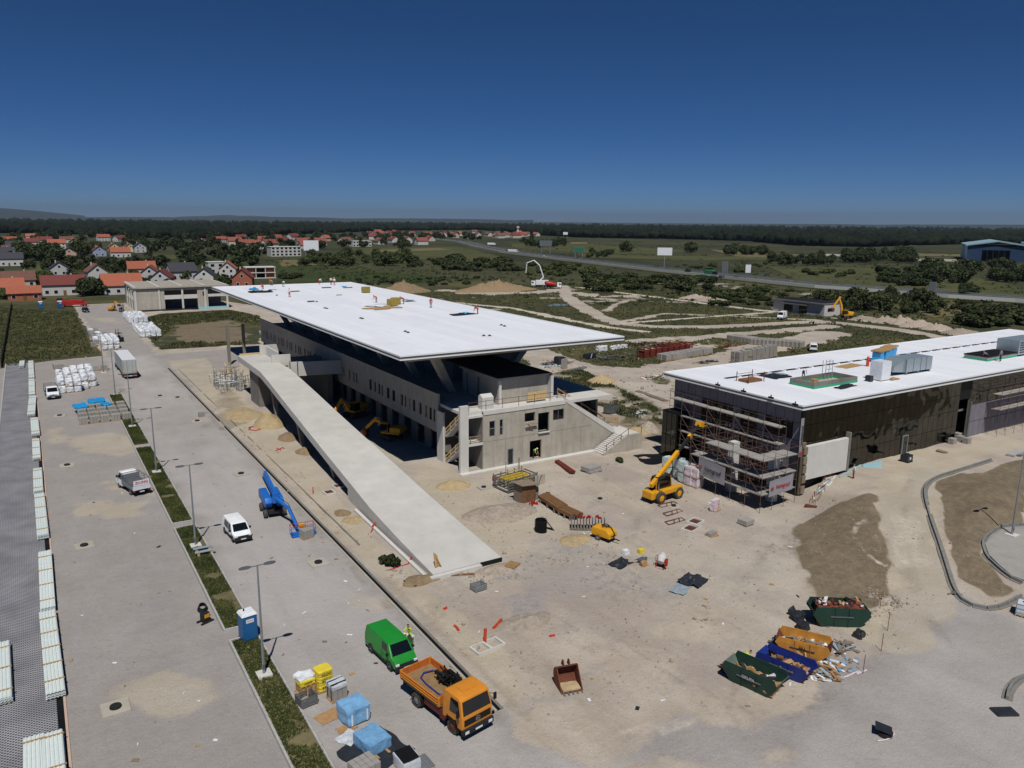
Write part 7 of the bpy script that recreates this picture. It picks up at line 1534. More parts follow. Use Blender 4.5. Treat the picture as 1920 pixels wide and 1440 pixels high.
for k in range(5):mb=MB();mb.bar((-.25+k*.12,-.2,0),(-.1+k*.08,.25,1.25-k*.08),.1,.05);mb.build('board','timber',t)
mb=MB();mb.bar((.25,-.4,0),(-.05,.2,1.1),.1,.06);mb.build('leg','timber',t)
heapr=heap('pale rubble spill at the black ramp end plate',930,1068,2.2,1.2,.3,'rubble',50,rough=.6)
t=load_pallet('loose_pallet','bare timber pallet lying by the rubble at the ramp end','pallet',at(960,1061),.5,[],[]);t.scale=(1.1,1.1,1.6)
pln=thing('plank','weathered plank lying against the ramp end kerb','plank',at(868,1078),-.4);fbox(pln,-1.1,1.1,-.12,.12,.02,.08,'timber_brown','board');fbox(pln,-.9,1.0,.14,.2,.02,.07,'timber_brown','edge_strip')
# yard items
t=thing('formwork_box','open formwork box with yellow beams inside near the concrete facade','formwork',at(966,912),.15)
for s in(-1,1):
 for k in range(5):fbox(t,-2.3,2.3,s*1.4-.04,s*1.4+.04,.12+k*.32,.26+k*.32,'steel','side_bar')
 for x in(-2.3,-1.1,0,1.1,2.3):fbox(t,x-.05,x+.05,s*1.46-.04,s*1.46+.04,0,1.75,'steel','side_post')
 for k in range(5):fbox(t,s*2.35-.04,s*2.35+.04,-1.35,1.35,.12+k*.32,.26+k*.32,'steel','end_bar')
for k in range(7):fbox(t,-1.9,1.9,-1.2+k*.36,-1.0+k*.36,.9+(k%2)*.25,1.1+(k%2)*.25,'yellow_form','formwork_beam')
for x,y in((-.6,1.1),(1.6,1.3),(1.8,1.3)):mb=MB();mb.bar((x,y,0),(x,y,3.0),.06);mb.build('tall_post','timber_grey',t)
mb=MB();mb.bar((-.5,1.4,1.5),(2.2,.2,1.9),.12,.06);mb.build('cross_board','timber_pale',t)
t=thing('timber_hut','small weathered timber hut with flat tilted roof in the yard','hut',at(986,938),.1);fbox(t,-1.2,.9,-.7,.8,0,2.0,'timber_grey','cabin')
for k in range(9):fbox(t,-1.2+k*.235,-1.2+k*.235+.2,-.74,-.702,0,2.0,'timber_brown','plank')
mb=MB();mb.hexa([(-1.5,-1.1,2.25),(1.2,-1.1,1.95),(1.2,1.0,1.95),(-1.5,1.0,2.25),(-1.5,-1.1,2.33),(1.2,-1.1,2.03),(1.2,1.0,2.03),(-1.5,1.0,2.33)]);mb.build('roof','timber_grey',t);fbox(t,.91,1.5,-.5,.7,0,1.5,'stone_grey','side_sheet')
t=thing('concrete_ring','grey concrete block with rusty strap beside the formwork box','block',at(1008,907),.1);fbox(t,-.8,.8,-.5,.5,0,1.3,'concrete','body',.03);mb=MB();mb.bar((-.4,-.52,0),(.2,-.52,1.3),.1,.02);mb.build('strap','rust',t)
for k,(px,py,tx)in enumerate(((930,900,'a red hydraulic jack piece lying left of the formwork box'),(1003,946,'red scaffolding clamps heaped beside the timber hut'))):
 t=thing('clamp_heap',tx,'clamps',at(px,py));
 for j in range(7):mb=MB();mb.cbox((random.uniform(-.6,.6),random.uniform(-.3,.3),.12+random.random()*.2),(.5,.12,.2),random.random()*3);mb.build('clamp','paint_red',t)
def beams(label,p0,p1,w,m,n=5,layers=2,hh=.2,z0=.25):
 a,b=at(*p0),at(*p1);d=b-a;d.z=0;L_=d.length;t=thing('beam_stack',label,'beams',(a+b)/2,math.atan2(d.y,d.x))
 for x in(-L_*.35,0,L_*.35):fbox(t,x-.08,x+.08,-w/2,w/2,0,z0,'timber_grey','bearer')
 for k in range(layers):
  for j in range(n):y=-w/2+w*(j+.5)/n;mb=MB();mb.box(-L_/2+random.uniform(-.2,.2),L_/2+random.uniform(-.2,.2),y-w/n*.42,y+w/n*.42,z0+k*hh+.003,z0+(k+1)*hh-.01);mb.build('beam',m,t)
 return t
beams('long brown timber beams stacked in the yard by the hut',(1018,938),(1055,962),1.6,'timber_brown',4,2,.2,.5);beams('brown timber beams stacked end on towards the panel rack',(1052,960),(1082,974),1.5,'timber_brown',4,2,.2,.4);beams('rusty red steel beams lying before the concrete facade',(1044,868),(1074,889),.7,'rust_red',3,2,.18,.1);beams('dark red steel girders on the weedy bank nearer the deck',(1060,735),(1082,742),.9,'rust_red',3,1,.25,.15);beams('dark red steel girders on the weedy bank by the bushes',(1095,731),(1128,741),.9,'rust_red',3,1,.25,.15);beams('bundle of grey steel tubes on the bank beside the dirt road',(1065,697),(1098,690),1.0,'galv',5,2,.15,.1);beams('weathered scaffold boards scattered on the bank',(1195,733),(1250,752),1.2,'timber_grey',4,1,.1,.05)
t=load_pallet('timber_pallet','pallet of pale sawn timber over grey sheets in the yard','timber',at(1108,884),.15,[block_load(1,6,2,1.9,1.3,.45)],['timber_pale'],sz=1.2);t.children[1].data.materials[0]=MATS['timber_pale'];fbox(t,-.95,.95,-.8,-.2,0,.2,'block_grey','sheet_stack')
t=thing('panel_rack','rack of upright steel formwork panels in the yard','rack',at(1102,990),-.62);fbox(t,-1.9,1.9,-.6,.6,.05,.15,'timber_grey','base')
for k in range(12):fbox(t,-1.8+k*.32,-1.72+k*.32,-.6,.5,.153,1.15,'steel','panel')
for k in range(6):mb=MB();mb.cbox((random.uniform(-1.6,1.2),random.uniform(0,.5),1.25),(.4,.15,.2),random.random()*3);mb.build('clamp','paint_red',t)
t=thing('tank_trailer','yellow rounded trailer tank with black hose and drawbar','trailer',at(1131,1011),math.radians(-75));t.scale=(.88,.88,.88);tapt=lambda z,x:.12*abs(z-.95)
shell(t,[(-1.2,.5),(-1.25,1.2),(-1.05,1.5),(.9,1.5),(1.35,1.1),(1.4,.5)],1.6,'paint_yellow',tapt,'body',.07)
for s in(-1,1):wheel(t,-.2,s*.8,.34,.2)
mb=MB();mb.bar((1.3,0,.5),(2.3,0,.45),.1);mb.build('drawbar','black',t);mb=MB();mb.tube([(.1,-.5,1.7),(.5,-.2,1.75),(.6,.3,1.72),(.1,.45,1.75),(-.3,0,1.7),(.9,.2,1.65),(1.42,.15,1.1),(1.45,.1,.5)],.06,6);mb.build('hose','black',t);text_mesh('WACKER',.22,'letter_black',t,(1.415,0,.75),(math.pi/2,0,math.pi/2),bold=.01)
t=thing('pipe_section','upright black corrugated pipe section with grey sheet leaning on it','pipe',at(1014,996))
for k in range(7):mb=MB();mb.cyl((0,0,k*.19),(0,0,k*.19+.11),.66,.66,20,False);mb.build('pipe_rib','black',t);
mb=MB();mb.cyl((0,0,0),(0,0,1.34),.6,.6,20,False);mb.build('pipe_wall','black',t);mb=MB();mb.hexa([(.55,-.2,1.2),(.6,.5,1.2),(1.5,.3,0),(1.35,-.6,0),(.58,-.2,1.22),(.63,.5,1.22),(1.53,.3,.02),(1.38,-.6,.02)]);mb.build('leaning_sheet','galv',t)
t=thing('concrete_mixer','small red framed concrete mixer with pale drum','mixer',at(1240,1063),.5)
for s in(-1,1):mb=MB();mb.bar((-.5,s*.4,0),(0,s*.4,.8),.06);mb.bar((.5,s*.4,0),(0,s*.4,.8),.06);mb.build('frame_leg','paint_red',t)
mb=MB();mb.bar((-.5,-.4,.02),(-.5,.4,.02),.06);mb.bar((.5,-.4,.02),(.5,.4,.02),.06);mb.build('frame_foot','paint_red',t)
mb=MB();mb.cyl((-.35,0,.6),(-.05,0,.8),.3,.45,16);mb.cyl((-.05,0,.8),(.2,0,.97),.45,.45,16);mb.cyl((.2,0,.97),(.5,0,1.15),.45,.25,16,False);mb.build('drum','concrete_pale',t,True);fbox(t,-.6,-.2,-.7,-.45,.5,1.1,'paint_red','motor_box',.04)
mb=MB();mb.tube([(0,.5+.25*math.cos(a_)*0,.8)]+[(.3*math.cos(a_),.52,.8+.3*math.sin(a_))for a_ in np.linspace(0,6.28,14)],.025,5);mb.build('tilt_wheel','paint_red',t)
cloth('crumpled black foil heap by the wheelbarrow in the yard',at(1164,1058,.02),.2,2.2,1.5,'tarp_black',21,.5);cloth('large crumpled grey tarp beside the folded pale sheet',at(1300,1092,.02),.4,2.4,2.0,'tarp_black',23,.8);cloth('pale folded sheet on the ground beside the grey tarp',at(1276,1105,.02),.4,2.2,1.4,'tarp_grey',25,.2,'plastic_sheet','sheet',12)
t=thing('wheelbarrow','upturned grey wheelbarrow beside mortar bags','wheelbarrow',at(1204,1056),.3);mb=MB();mb.hexa([(-.5,-.35,.45),(.5,-.3,.4),(.5,.3,.4),(-.5,.35,.45),(-.35,-.2,.15),(.3,-.2,.15),(.3,.2,.15),(-.35,.2,.15)]);mb.build('tray','steel',t);wheel(t,.65,0,.2,.1)
for s in(-1,1):mb=MB();mb.bar((.65,s*.1,.2),(-.9,s*.3,.5),.04);mb.build('handle','black',t)
for k,(px,py,m,lab)in enumerate(((1173,1037,'white_plastic','white plastic bucket box behind the black foil heap'),(1202,1036,'sack_yellow','yellow canister standing behind the wheelbarrow'),(1206,1062,'cardboard','pale mortar bag beside the wheelbarrow'))):o=obj('container',lump(.6,.45,.45,60+k,.05,4),m,None,at(px,py));tag(o,lab,'container')
for k,(px,py,lab)in enumerate(((1252,947,'rusty bent reinforcement frame by the telehandler'),(1262,962,'loose rusty reinforcement bars behind the small shaft'),(1266,977,'flat rectangular reinforcement frame in the yard'))):
 o0=at(px,py,.05);mb=MB();mb.tube([(-1.3,-.4,0),(1.2,-.3,0),(1.3,.4,0),(-1.2,.35,.05),(-1.3,-.4,0)],.05,5);mb.tube([(-.6,-.5,.05),(.3,.5,.05)],.045,5);mb.tube([(.2,-.5,.08),(1.0,.5,.04)],.045,5);o=mb.build('rebar_frame','rust',None);o.location=o0;tag(o,lab,'rebar','reinforcement pieces in the yard')
t=thing('bag_pallet','pallet of white bags with red print before the scaffold','sacks',at(1340,957),.3);obj('pallet',PALLET,None,t)
for k in range(5):
 for s in(-1,1):obj('bag',lump(.62,.55,.26,k*2+s,.05,4,.04),'wrap_pink',t,(s*.32,0,.12+k*.24))
for k in range(3):text_mesh('TPU',.2,'letter_red',t,(.32,-.31,.4+k*.36),(math.pi/2,0,0))
load_pallet('slab_stack','stack of blue grey slabs near the scaffold foot','slabs',at(1398,984),.1,[block_load(1,3,3,1.4,1.2,.5)],[None],sz=1.0).children[1].data.materials[0]=MATS['galv']
t=load_pallet('yellow_block_pallet','low dark pallet with yellow blocks on top','pallet',at(1334,1004),.1,[block_load(5,2,1,1.2,.6,.3)],[None]);t.children[1].data.materials[0]=MATS['yellow_form']
GW=[lump(1.15,1.1,1.2,90+k,.06,6,.12)for k in range(3)]
for m_ in GW:m_.materials.append(MATS['wrap_greenish'])
PW=[lump(1.15,1.1,1.1,95+k,.08,6,.12)for k in range(3)]
for m_ in PW:m_.materials.append(MATS['wrap_pink'])
pallets([tuple(at(x,y)[:2])for x,y in((1252,893),(1272,897),(1282,905))],'greenish film wrapped pallet behind the telehandler','pallet','green wrapped pallets by the telehandler',GW,zst=(0,1.3));pallets([tuple(at(x,y)[:2])for x,y in((1294,910),(1306,914))],'pinkish bagged pallet at the scaffold foot','pallet','pink pallets at the scaffold',PW,zst=(0,1.2))
cloth('black sheet standing in for the dark shaded hollow beside the glazed side wing',at(1232,860,.03),-.3,5.5,4.0,'black',41,.25,'dark_hollow_sheet','sheet',20,.5)  # flat black sheet stands in for the dark floor of a shaded hollow
t=thing('digger_bucket','rusty toothed excavator bucket lying open in the yard','bucket',at(1066,1288),-.25)
arc=[(-.1+.75*math.cos(a_),.75+.72*math.sin(a_))for a_ in np.linspace(math.radians(-90),math.radians(80),9)]
mb=MB();po_=[(-.75,.02)]+[(y+.3,z)for y,z in arc];pi_=[(y*.93-.02,z*.94+.07)for y,z in po_]
for(a,b),(c_2,d_2)in zip(zip(po_[:-1],po_[1:]),zip(pi_[:-1],pi_[1:])):mb.add([(-.75,*a),(.75,*a),(.75,*b),(-.75,*b),(-.75,*c_2),(.75,*c_2),(.75,*d_2),(-.75,*d_2)],[(0,1,2,3),(7,6,5,4),(0,4,5,1),(3,2,6,7)])
mb.build('shell','rust',t)
for s in(-1,1):mb=MB();mb.prismX(po_+[(.25,1.3)],s*.78-.03,s*.78+.03);mb.build('side_plate','rust',t)
for k in range(5):mb=MB();x=-.66+k*.33;mb.bar((x,-.7,.05),(x,-1.0,.03),.1,.08);mb.build('tooth','steel',t)
for x in(-.22,.22):mb=MB();mb.prismX([(.4,1.4),(.9,1.3),(.75,1.75),(.5,1.75)],x-.04,x+.04);mb.build('mount_ear','rust',t)
o=obj('sand_fill',lump(1.35,.9,.16,77,.04,6,.05),'earth_sand',t,(0,-.2,.1))
# skips and rubbish
def pang(a,b):d=at(*b)-at(*a);return math.atan2(d.y,d.x)
A1,A2,A3=pang((1552,1174.7),(1617.5,1177.5)),pang((1484,1222.5),(1552,1239)),pang((1389,1282.5),(1456,1312.5))
def skip(label,pos,rz,m,min_,L_=3.6,W=1.8,H=1.25,lab=None,fill=None,fh=.34):
 t=thing('waste_skip',label,'skip',pos,rz);a,b=L_/2,L_/2-.75;w0,w1=W/2,W/2-.12;th=.05
 for s in(-1,1):
  mb=MB();P0=[(-b,s*w1,0),(b,s*w1,0),(a,s*w0,H*.62),(a-.25,s*w0,H),(-a+.25,s*w0,H),(-a,s*w0,H*.62)];P1=[(x,y-s*th,z_)for x,y,z_ in P0];n=6;mb.add(P0+P1,[tuple(range(n)),tuple(reversed(range(n,2*n)))]+[(i,(i+1)%n,n+(i+1)%n,n+i)for i in range(n)]);sd2=mb.build('side_wall',m,t)
  for x in(-.55,.55):mb=MB();mb.bar((x,s*(w1+.02),.05),(x,s*(w0+.03),H-.02),.08,.06);mb.build('rib',m,sd2)
  mb=MB();mb.bar((-.9,s*(w0-.0),H*.55),(.9,s*(w0-.0),H*.55),.07);mb.build('lifting_bar','steel',sd2)
  mb=MB();e=s;mb.hexa([(e*b,-w1+.05,0),(e*b,w1-.05,0),(e*(b+.05),w1-.05,0),(e*(b+.05),-w1+.05,0),(e*(a-.05),-w0+.05,H*.8),(e*(a-.05),w0-.05,H*.8),(e*a,w0-.05,H*.8),(e*a,-w0+.05,H*.8)]);mb.build('end_wall',min_,t)
 fbox(t,-b,b,-w1+.05,w1-.05,0,.06,min_,'floor')
 if fill:
  o=obj('rubbish',lump(L_-1.0,W-.35,H*fh,fill[1],.2,9,.4),fill[0],t,(0,0,.08));rr_=random.Random(fill[1])
  for k in range(26):mb=MB();mb.cbox((rr_.uniform(-a+.5,a-.5),rr_.uniform(-w1+.15,w1-.15),H*(fh+.06)+rr_.random()*.3),(rr_.uniform(.2,.9),rr_.uniform(.1,.4),rr_.uniform(.03,.2)),rr_.random()*3,rr_.uniform(-.5,.5),rr_.uniform(-.4,.4));mb.build('rubbish_piece',rr_.choice(fill[2]),t)
 if lab:
  for k,line in enumerate(lab):text_mesh(line,.3,'letter_black' if m=='skip_orange' else 'letter_w',t,(-.0,-w0-.09,H*.62-k*.32),(math.pi/2-.1,0,0),bold=.008)
 return t
mat('letter_w',lin((170,160,168)),.6,.05)
JUNK=('rust','timber_brown','tarp_black','cardboard','white_plastic','rust_red','timber')
skip('dark green skip overfilled with rusty scrap by the brown embankment',at(1585,1176)+Vector((.2,.9,0)),A1,'skip_green','skip_green',4.6,1.9,1.7,fill=('rust',3,JUNK),fh=.85);skip('orange skip half full of pale sacks with black stencil marks',at(1518,1231)+Vector((.3,.8,0)),A2,'skip_orange','rust',4.0,1.9,1.3,['SILL'],('cardboard',5,('white_plastic','cardboard','timber_grey')));skip('blue skip with white emblem behind the green skip',at(1490,1278)+Vector((.5,1.2,0)),A3,'skip_blue','skip_blue',4.0,1.8,1.2,['S'],('timber_brown',6,('timber','cardboard','timber_brown','black')));skip('front dark green skip half filled with rubbish and pale lettering',at(1423,1298)+Vector((.4,.8,0)),A3,'skip_green','skip_green_in',4.2,1.9,1.5,['GRUPA'],('cardboard',8,('tarp_black','cardboard','white_plastic','timber_grey')))
def junk(label,px,py,rx,ry,n,mats_,seed,h=.5,smin=.2,smax=1.0,name='rubbish_heap',cat='rubbish',pos=None):
 rr_=random.Random(seed);t=thing(name,label,cat,at(px,py)if pos is None else pos,0)
 for k in range(n):
  a_=rr_.random()*6.28;r_2=math.sqrt(rr_.random());x,y=rx*r_2*math.cos(a_),ry*r_2*math.sin(a_);zz=h*(1-r_2)*rr_.random();mb=MB();L_=rr_.uniform(smin,smax);mb.cbox((x,y,zz+.06),(L_,rr_.uniform(.08,.35),rr_.uniform(.03,.12)),rr_.random()*3.14,rr_.uniform(-.3,.3),rr_.uniform(-.3,.3));mb.build('debris_piece',rr_.choice(mats_),t)
 return t
junk('heap of broken cardboard and boards between orange and blue skips',1497,1240,2.0,1.0,60,('cardboard','timber','timber_brown','cardboard','timber_grey'),1,.9);junk('scattered timber offcuts and film right of the blue skip',1545,1255,1.8,1.4,55,('timber','timber_brown','cardboard','tarp_grey','white_plastic'),2,.4);junk('pale scraps and blue film trodden into the ground by the skips',1570,1240,1.8,1.4,45,('white_plastic','tarp_grey','wrap_blue','timber_grey'),3,.12,.1,.4);junk('grey tubes and wire bundle at the left end of the orange skip',1472,1212,.8,1.3,24,('galv','tarp_black','steel'),4,.7);junk('stack of grey planks right of the orange skip',1583,1216,1.0,.5,16,('galv','tarp_grey','timber_grey'),5,.4,1.0,1.5);junk('scrap metal hanging over the left end of the front green skip',1373,1256,.9,.7,22,('tarp_black','rust','black'),6,.8)
for k,(px,py,s,lab)in enumerate(((1495,1160,1.0,'black rubbish bag near the rear green skip'),(1505,1177,.9,'dark flattened bag between the skips'),(1610,1196,.75,'small black bag right of the grey planks'),(1487,1150,.7,'second black bag leaning on the first by the rear skip'))):o=obj('rubbish_bag',lump(1.0*s,.9*s,.7*s,100+k,.18,6,.2,.2),'tarp_black',None,at(px,py));tag(o,lab,'rubbish bag','black rubbish bags')
rb=[at(1650,1140),at(1664,1182),at(1652,1222),at(1618,1262)]
for k,q in enumerate(rb):mb=MB();mb.cyl((0,0,0),(.05,0,1.5),.025,.025,5);o=mb.build('marker_rod','rust');o.location=q;tag(o,'thin rusty marker rod in the row right of the skips','rod','marker rods')
pipe('crumpled red and white barrier tape lying by the skips',[(1580,1270),(1592,1266),(1600,1262),(1612,1258),(1606,1264),(1625,1256)],.06,'wrap_pink','barrier_tape','tape')
# right side
def ibc(label,pos,rz):
 t=thing('water_tank',label,'tank',pos,rz);obj('pallet',PALLET,None,t);fbox(t,-.56,.56,-.46,.46,.13,1.12,'ibc_white','bottle',.06);mb=MB();mb.cyl((0,0,1.12),(0,0,1.18),.1,.1,10);mb.build('cap','black',t)
 for k in range(6):x=-.58+k*.232;fbox(t,x-.012,x+.012,-.49,-.47,.12,1.15,'galv','cage_bar');fbox(t,x-.012,x+.012,.47,.49,.12,1.15,'galv','cage_bar')
 for z in(.35,.7,1.1):fbox(t,-.6,.6,-.505,-.492,z,z+.03,'galv','cage_ring');fbox(t,-.605,-.59,-.49,.49,z,z+.03,'galv','cage_ring')
 text_mesh('VIK',.24,'letter_blue',t,(0,-.51,.62),(math.pi/2,0,0));return t
ibc('white caged water tank with blue lettering by the curved kerb',at(1917,1152),.35);
t=thing('gully_cover','black square drain cover propped on a round shaft in the lot','cover',at(1659,1377),.6);mb=MB();mb.cyl((0,0,-.1),(0,0,.28),.5,.46,18);mb.build('shaft','plastic_dark',t);mb=MB();mb.cbox((0,.1,.45),(1.0,1.0,.07),0,.18,.1);mb.build('lid','tarp_black',t)
pipe('torn red and white tape trailing round the drain cover',[(1645,1390),(1660,1388),(1672,1384),(1677,1376)],.04,'wrap_pink','barrier_tape','tape')
o=MB();o.cbox((0,0,.08),(1.5,.9,.14),0);o=o.build('dark_plate','tarp_black',None,bevel=.03);o.location=at(1883,1336);o.rotation_euler=(0,0,-.5);tag(o,'dark rectangular plate lying near the corner kerb','plate')
t=thing('generator','small dark generator box on the road before the glass facade','generator',at(1699,865),.1);fbox(t,-.7,.7,-.5,.5,.1,.95,'paint_dark','housing',.06);fbox(t,-.72,.72,-.52,-.3,0,.1,'black','skid');fbox(t,-.2,.15,-.515,-.501,.4,.7,'white_plastic','panel');mb=MB();mb.tube([(-.5,0,.95),(-.5,0,1.1),(.5,0,1.1),(.5,0,.95)],.03,6);mb.build('handle','black',t)
beams('bundle of brown boards lying on the road before the glass facade',(1758,845),(1776,850),.8,'timber_grey',3,1,.15,.05)
pallets([tuple(at(x,y)[:2])for x,y in((1785,832),(1800,828),(1812,832),(1795,822))],'low stack of pale slabs before the entrance recess','slabs','slabs before the entrance',PAVE,sz=.8)
t=thing('kerb_stack','short stack of new kerb stones by the curved kerb end','kerbs',at(1905,852),.1);[fbox(t,-2+k*.5,-1.55+k*.5,-.5,.5,0,.25,'kerb','kerb_stone')for k in range(8)]
junk('loose board on the ground by the curved kerb start',1790,1112,.5,.3,3,('concrete_dark',),9,.05,.8,1.0)
t=thing('retaining_footing','stepped concrete footing with starter bars below the bare concrete panel','footing',Vector((76,54.2,0)),.42)
for k in range(5):fbox(t,-3+k*2.0,-1.02+k*2.0,-.6,.5,-.3,.5+k*.28,'concrete_pale','step')
mb=MB();rr=random.Random(3)
for k in range(60):x=-2.9+k*.165;zb_=.5+int((x+3)/2)*.28;mb.cyl((x,rr.choice((-.4,.3)),zb_),(x+rr.uniform(-.03,.03),rr.choice((-.4,.3)),zb_+.7),.018,.018,4)
stuff(mb.build('starter_bars','rust',t));fbox(t,-3.6,-3.05,-.7,.6,-.2,.7,'rust','rebar_cage')
for k,(x,y,L_,z,rz_)in enumerate(((79.5,55.6,5.5,.9,.3),(84.6,56.0,5.0,1.6,.12),(88.0,55.4,2.4,2.2,-.5))):
 o=MB();o.hexa([(-L_/2,-.05,-.6),(L_/2,-.05,-.2),(L_/2,.05,-.2),(-L_/2,.05,-.6),(-L_/2,-.05,.2),(L_/2,-.05,.7),(L_/2,.05,.7),(-L_/2,.05,.2)]);o=o.build('insulation_board','xps_blue');o.location=(x,y,z);o.rotation_euler=(-.15,0,rz_);tag(o,('longest','middle','short upright')[k]+' pale blue insulation board along the basement wall','insulation','blue insulation boards')
 # scaffolds
def scaffold(label,x0,x1,y0,y1,nx_,ny_,zs_,z0=0.0,skipf=None,deckf=None,tube='scaff_tube',r=.03):
 t=thing('scaffold',label,'scaffold',(x0,y0,z0));X=np.linspace(0,x1-x0,nx_+1);Y=np.linspace(0,y1-y0,ny_+1);top=zs_[-1]+1.1
 on=lambda i,j:skipf is None or not skipf(i,j)
 for i,x in enumerate(X):
  for j,y in enumerate(Y):
   if on(i,j):mb=MB();mb.cyl((x,y,0),(x,y,top+random.uniform(-.3,.3)),r,r,6);mb.build('standard',tube,t)
 for z in zs_:
  for j,y in enumerate(Y):
   for i in range(nx_):
    if on(i,j)and on(i+1,j):
     for dz in((0,1.05)if j in(0,ny_)else(0,)):mb=MB();mb.bar((X[i],y,z+dz),(X[i+1],y,z+dz),.035);mb.build('ledger',tube,t)
  for i,x in enumerate(X):
   for j in range(ny_):
    if on(i,j)and on(i,j+1):
     for dz in((0,1.05)if(i in(0,nx_))else(0,)):mb=MB();mb.bar((x,Y[j],z+dz),(x,Y[j+1],z+dz),.035);mb.build('ledger',tube,t)
  for i in range(nx_):
   for j in range(ny_):
    if(deckf is None or deckf(i,j,z))and on(i,j)and on(i+1,j)and on(i,j+1):fbox(t,X[i]+.05,X[i+1]-.05,Y[j]+.05,Y[j+1]-.05,z+.03,z+.09,'scaff_deck','deck_plank')
 for k in range(len(zs_)-1):
  for j in range(0,ny_,2):
   if on(0,j):mb=MB();mb.bar((-.04,Y[j],zs_[k]),(-.04,Y[min(j+1,ny_)],zs_[k+1]),.04);mb.build('brace',tube,t)
 return t
mat('scaff_deck',lin((158,154,148)),.7,.15,3);mat('scaff_tube',lin((104,82,74)),.7,.3,1.0)
scaffold('tall scaffold along the grey panelled end wall',73.6,74.9,58.5,77.0,1,8,(2.0,4.1,6.2,8.3),deckf=lambda i,j,z:True)
sc=scaffold('wide scaffold around the block piers hung with pale banners',67.4,73.3,55.3,66.5,3,5,(2.0,4.0,6.0),skipf=None,deckf=lambda i,j,z:(i==0 or j==0)and not(z>5 and j>3))
scaffold('scaffold before the unfinished right part of the glass facade',116,150,54.6,55.9,14,1,(4.0,6.2),2.1,deckf=lambda i,j,z:True)
for k,(x,y,z1,w)in enumerate(((70.3,62.2,6.3,1.0),(71.8,57.4,6.0,1.0))):
 t=thing('block_pier',('taller','lower')[k]+' pale blockwork pier standing inside the bannered scaffold','pier',(x,y,0),0,'block piers')
 n=int(z1/.5)
 for j in range(n):fbox(t,-w/2+random.uniform(-.02,.02),w/2,-.45,.45,j*z1/n+.003,(j+1)*z1/n-.012,'concrete_pale','block')
def banner(label,P4_,text,parent_=None,tm='letter_grey',wave=.05,sz=.5):
 c_=sum((Vector(q)for q in P4_),Vector())/4;t=thing('banner',label,'banner',c_);V=[];Fc=[];n=10
 for j in range(n+1):
  for i in range(n+1):
   u,v=i/n,j/n;p_=(Vector(P4_[0])*(1-u)+Vector(P4_[1])*u)*(1-v)+(Vector(P4_[3])*(1-u)+Vector(P4_[2])*u)*v;nn=(Vector(P4_[1])-Vector(P4_[0])).cross(Vector(P4_[3])-Vector(P4_[0])).normalized();V.append(tuple(p_-c_+nn*wave*mnoise.noise(Vector((u*3,v*2,len(text))))))
 for j in range(n):
  for i in range(n):k=j*(n+1)+i;Fc.append((k,k+1,k+n+2,k+n+1))
 me_=bpy.data.meshes.new('sheet');me_.from_pydata(V,[],Fc);obj('sheet',me_,'banner',t)
 ux=(Vector(P4_[1])-Vector(P4_[0])).normalized();uy=(Vector(P4_[3])-Vector(P4_[0])).normalized();un=ux.cross(uy).normalized();tx_=text_mesh(text,sz,tm,t,(0,0,0),(0,0,0),bold=.01);tx_.matrix_local=Matrix.Translation(un*.09+ux*.25) @ Matrix((ux,uy,un)).transposed().to_4x4()
 mb=MB();n=12;e_=-ux*((Vector(P4_[1])-Vector(P4_[0])).length*.5-.45);
 for k in range(3):mb.bar(e_-uy*.18+ux*(k*.16-.16)+un*.1,e_+uy*.18+ux*(k*.16-.16)+un*.1,.1,.02,up=tuple(un))
 mb.build('emblem','letter_red',t);return t
xb=67.3
banner('pale company banner on the side of the bannered scaffold',[(xb,64.9,1.9),(xb,60.6,1.7),(xb,60.6,3.9),(xb,64.9,4.2)],'kamgrad',sz=.75)
banner('pale company banner on the front of the bannered scaffold',[(68.6,55.2,1.7),(72.6,55.2,2.0),(72.6,55.2,3.9),(68.6,55.2,3.6)],'kamgrad',sz=.65,tm='letter_red')
banner('narrow vertical banner at the corner of the glazed building',[(75.15,56.3,5.2),(75.15,56.3,9.9),(74.6,56.3,9.9),(74.6,56.3,5.2)],'vertikalgrad',sz=.5,wave=.01)
# storage yard behind
BLK=[block_load(4,3,5,1.2,1.0,1.15,seed=20+k)for k in range(2)]
def rowpx(p0,p1,n,rows,dr):
 a,b=at(*p0),at(*p1);out=[]
 d=(b-a);nn=Vector((-d.y,d.x,0)).normalized()
 for r_2 in range(rows):
  for k in range(n):q=a.lerp(b,k/max(1,n-1))+nn*dr*r_2;out.append((q.x,q.y))
 return out
pallets(rowpx((1368,638),(1402,643),7,3,1.5),'pale block pallet in the left bay of the storage yard','pallet','block pallets left bay',BLK,sz=1.15,name='block_pallet');pallets(rowpx((1408,645),(1500,652),13,3,1.5),'grey block pallet in the long bay of the storage yard','pallet','block pallets long bay',BLK,sz=1.15,name='block_pallet');pallets(rowpx((1386,682),(1450,668),9,2,1.4),'grey block pallet behind the glazed building roof edge','pallet','block pallets behind the roof',BLK,zst=(0,1.4),sz=1.1,name='block_pallet')
t=thing('rusty_formwork','long row of rusty red steel formwork trestles','formwork',at(1208,672),0);a,b=at(1208,672),at(1297,658);d=b-a;L_=d.length;t.rotation_euler=(0,0,math.atan2(d.y,d.x))
for k in range(9):
 x=L_*k/8;mb=MB();mb.bar((x,0,0),(x,0,2.2),.25,.2);mb.bar((x,2.2,0),(x,2.2,2.2),.25,.2);mb.bar((x,0,2.1),(x,2.2,2.1),.2,.25);mb.build('trestle','rust_red',t)
for k in range(8):
 x=L_*k/8;fbox(t,x+.15,x+L_/8-.15,.3,2.0,.1,1.6,'rust_red','steel_panel')
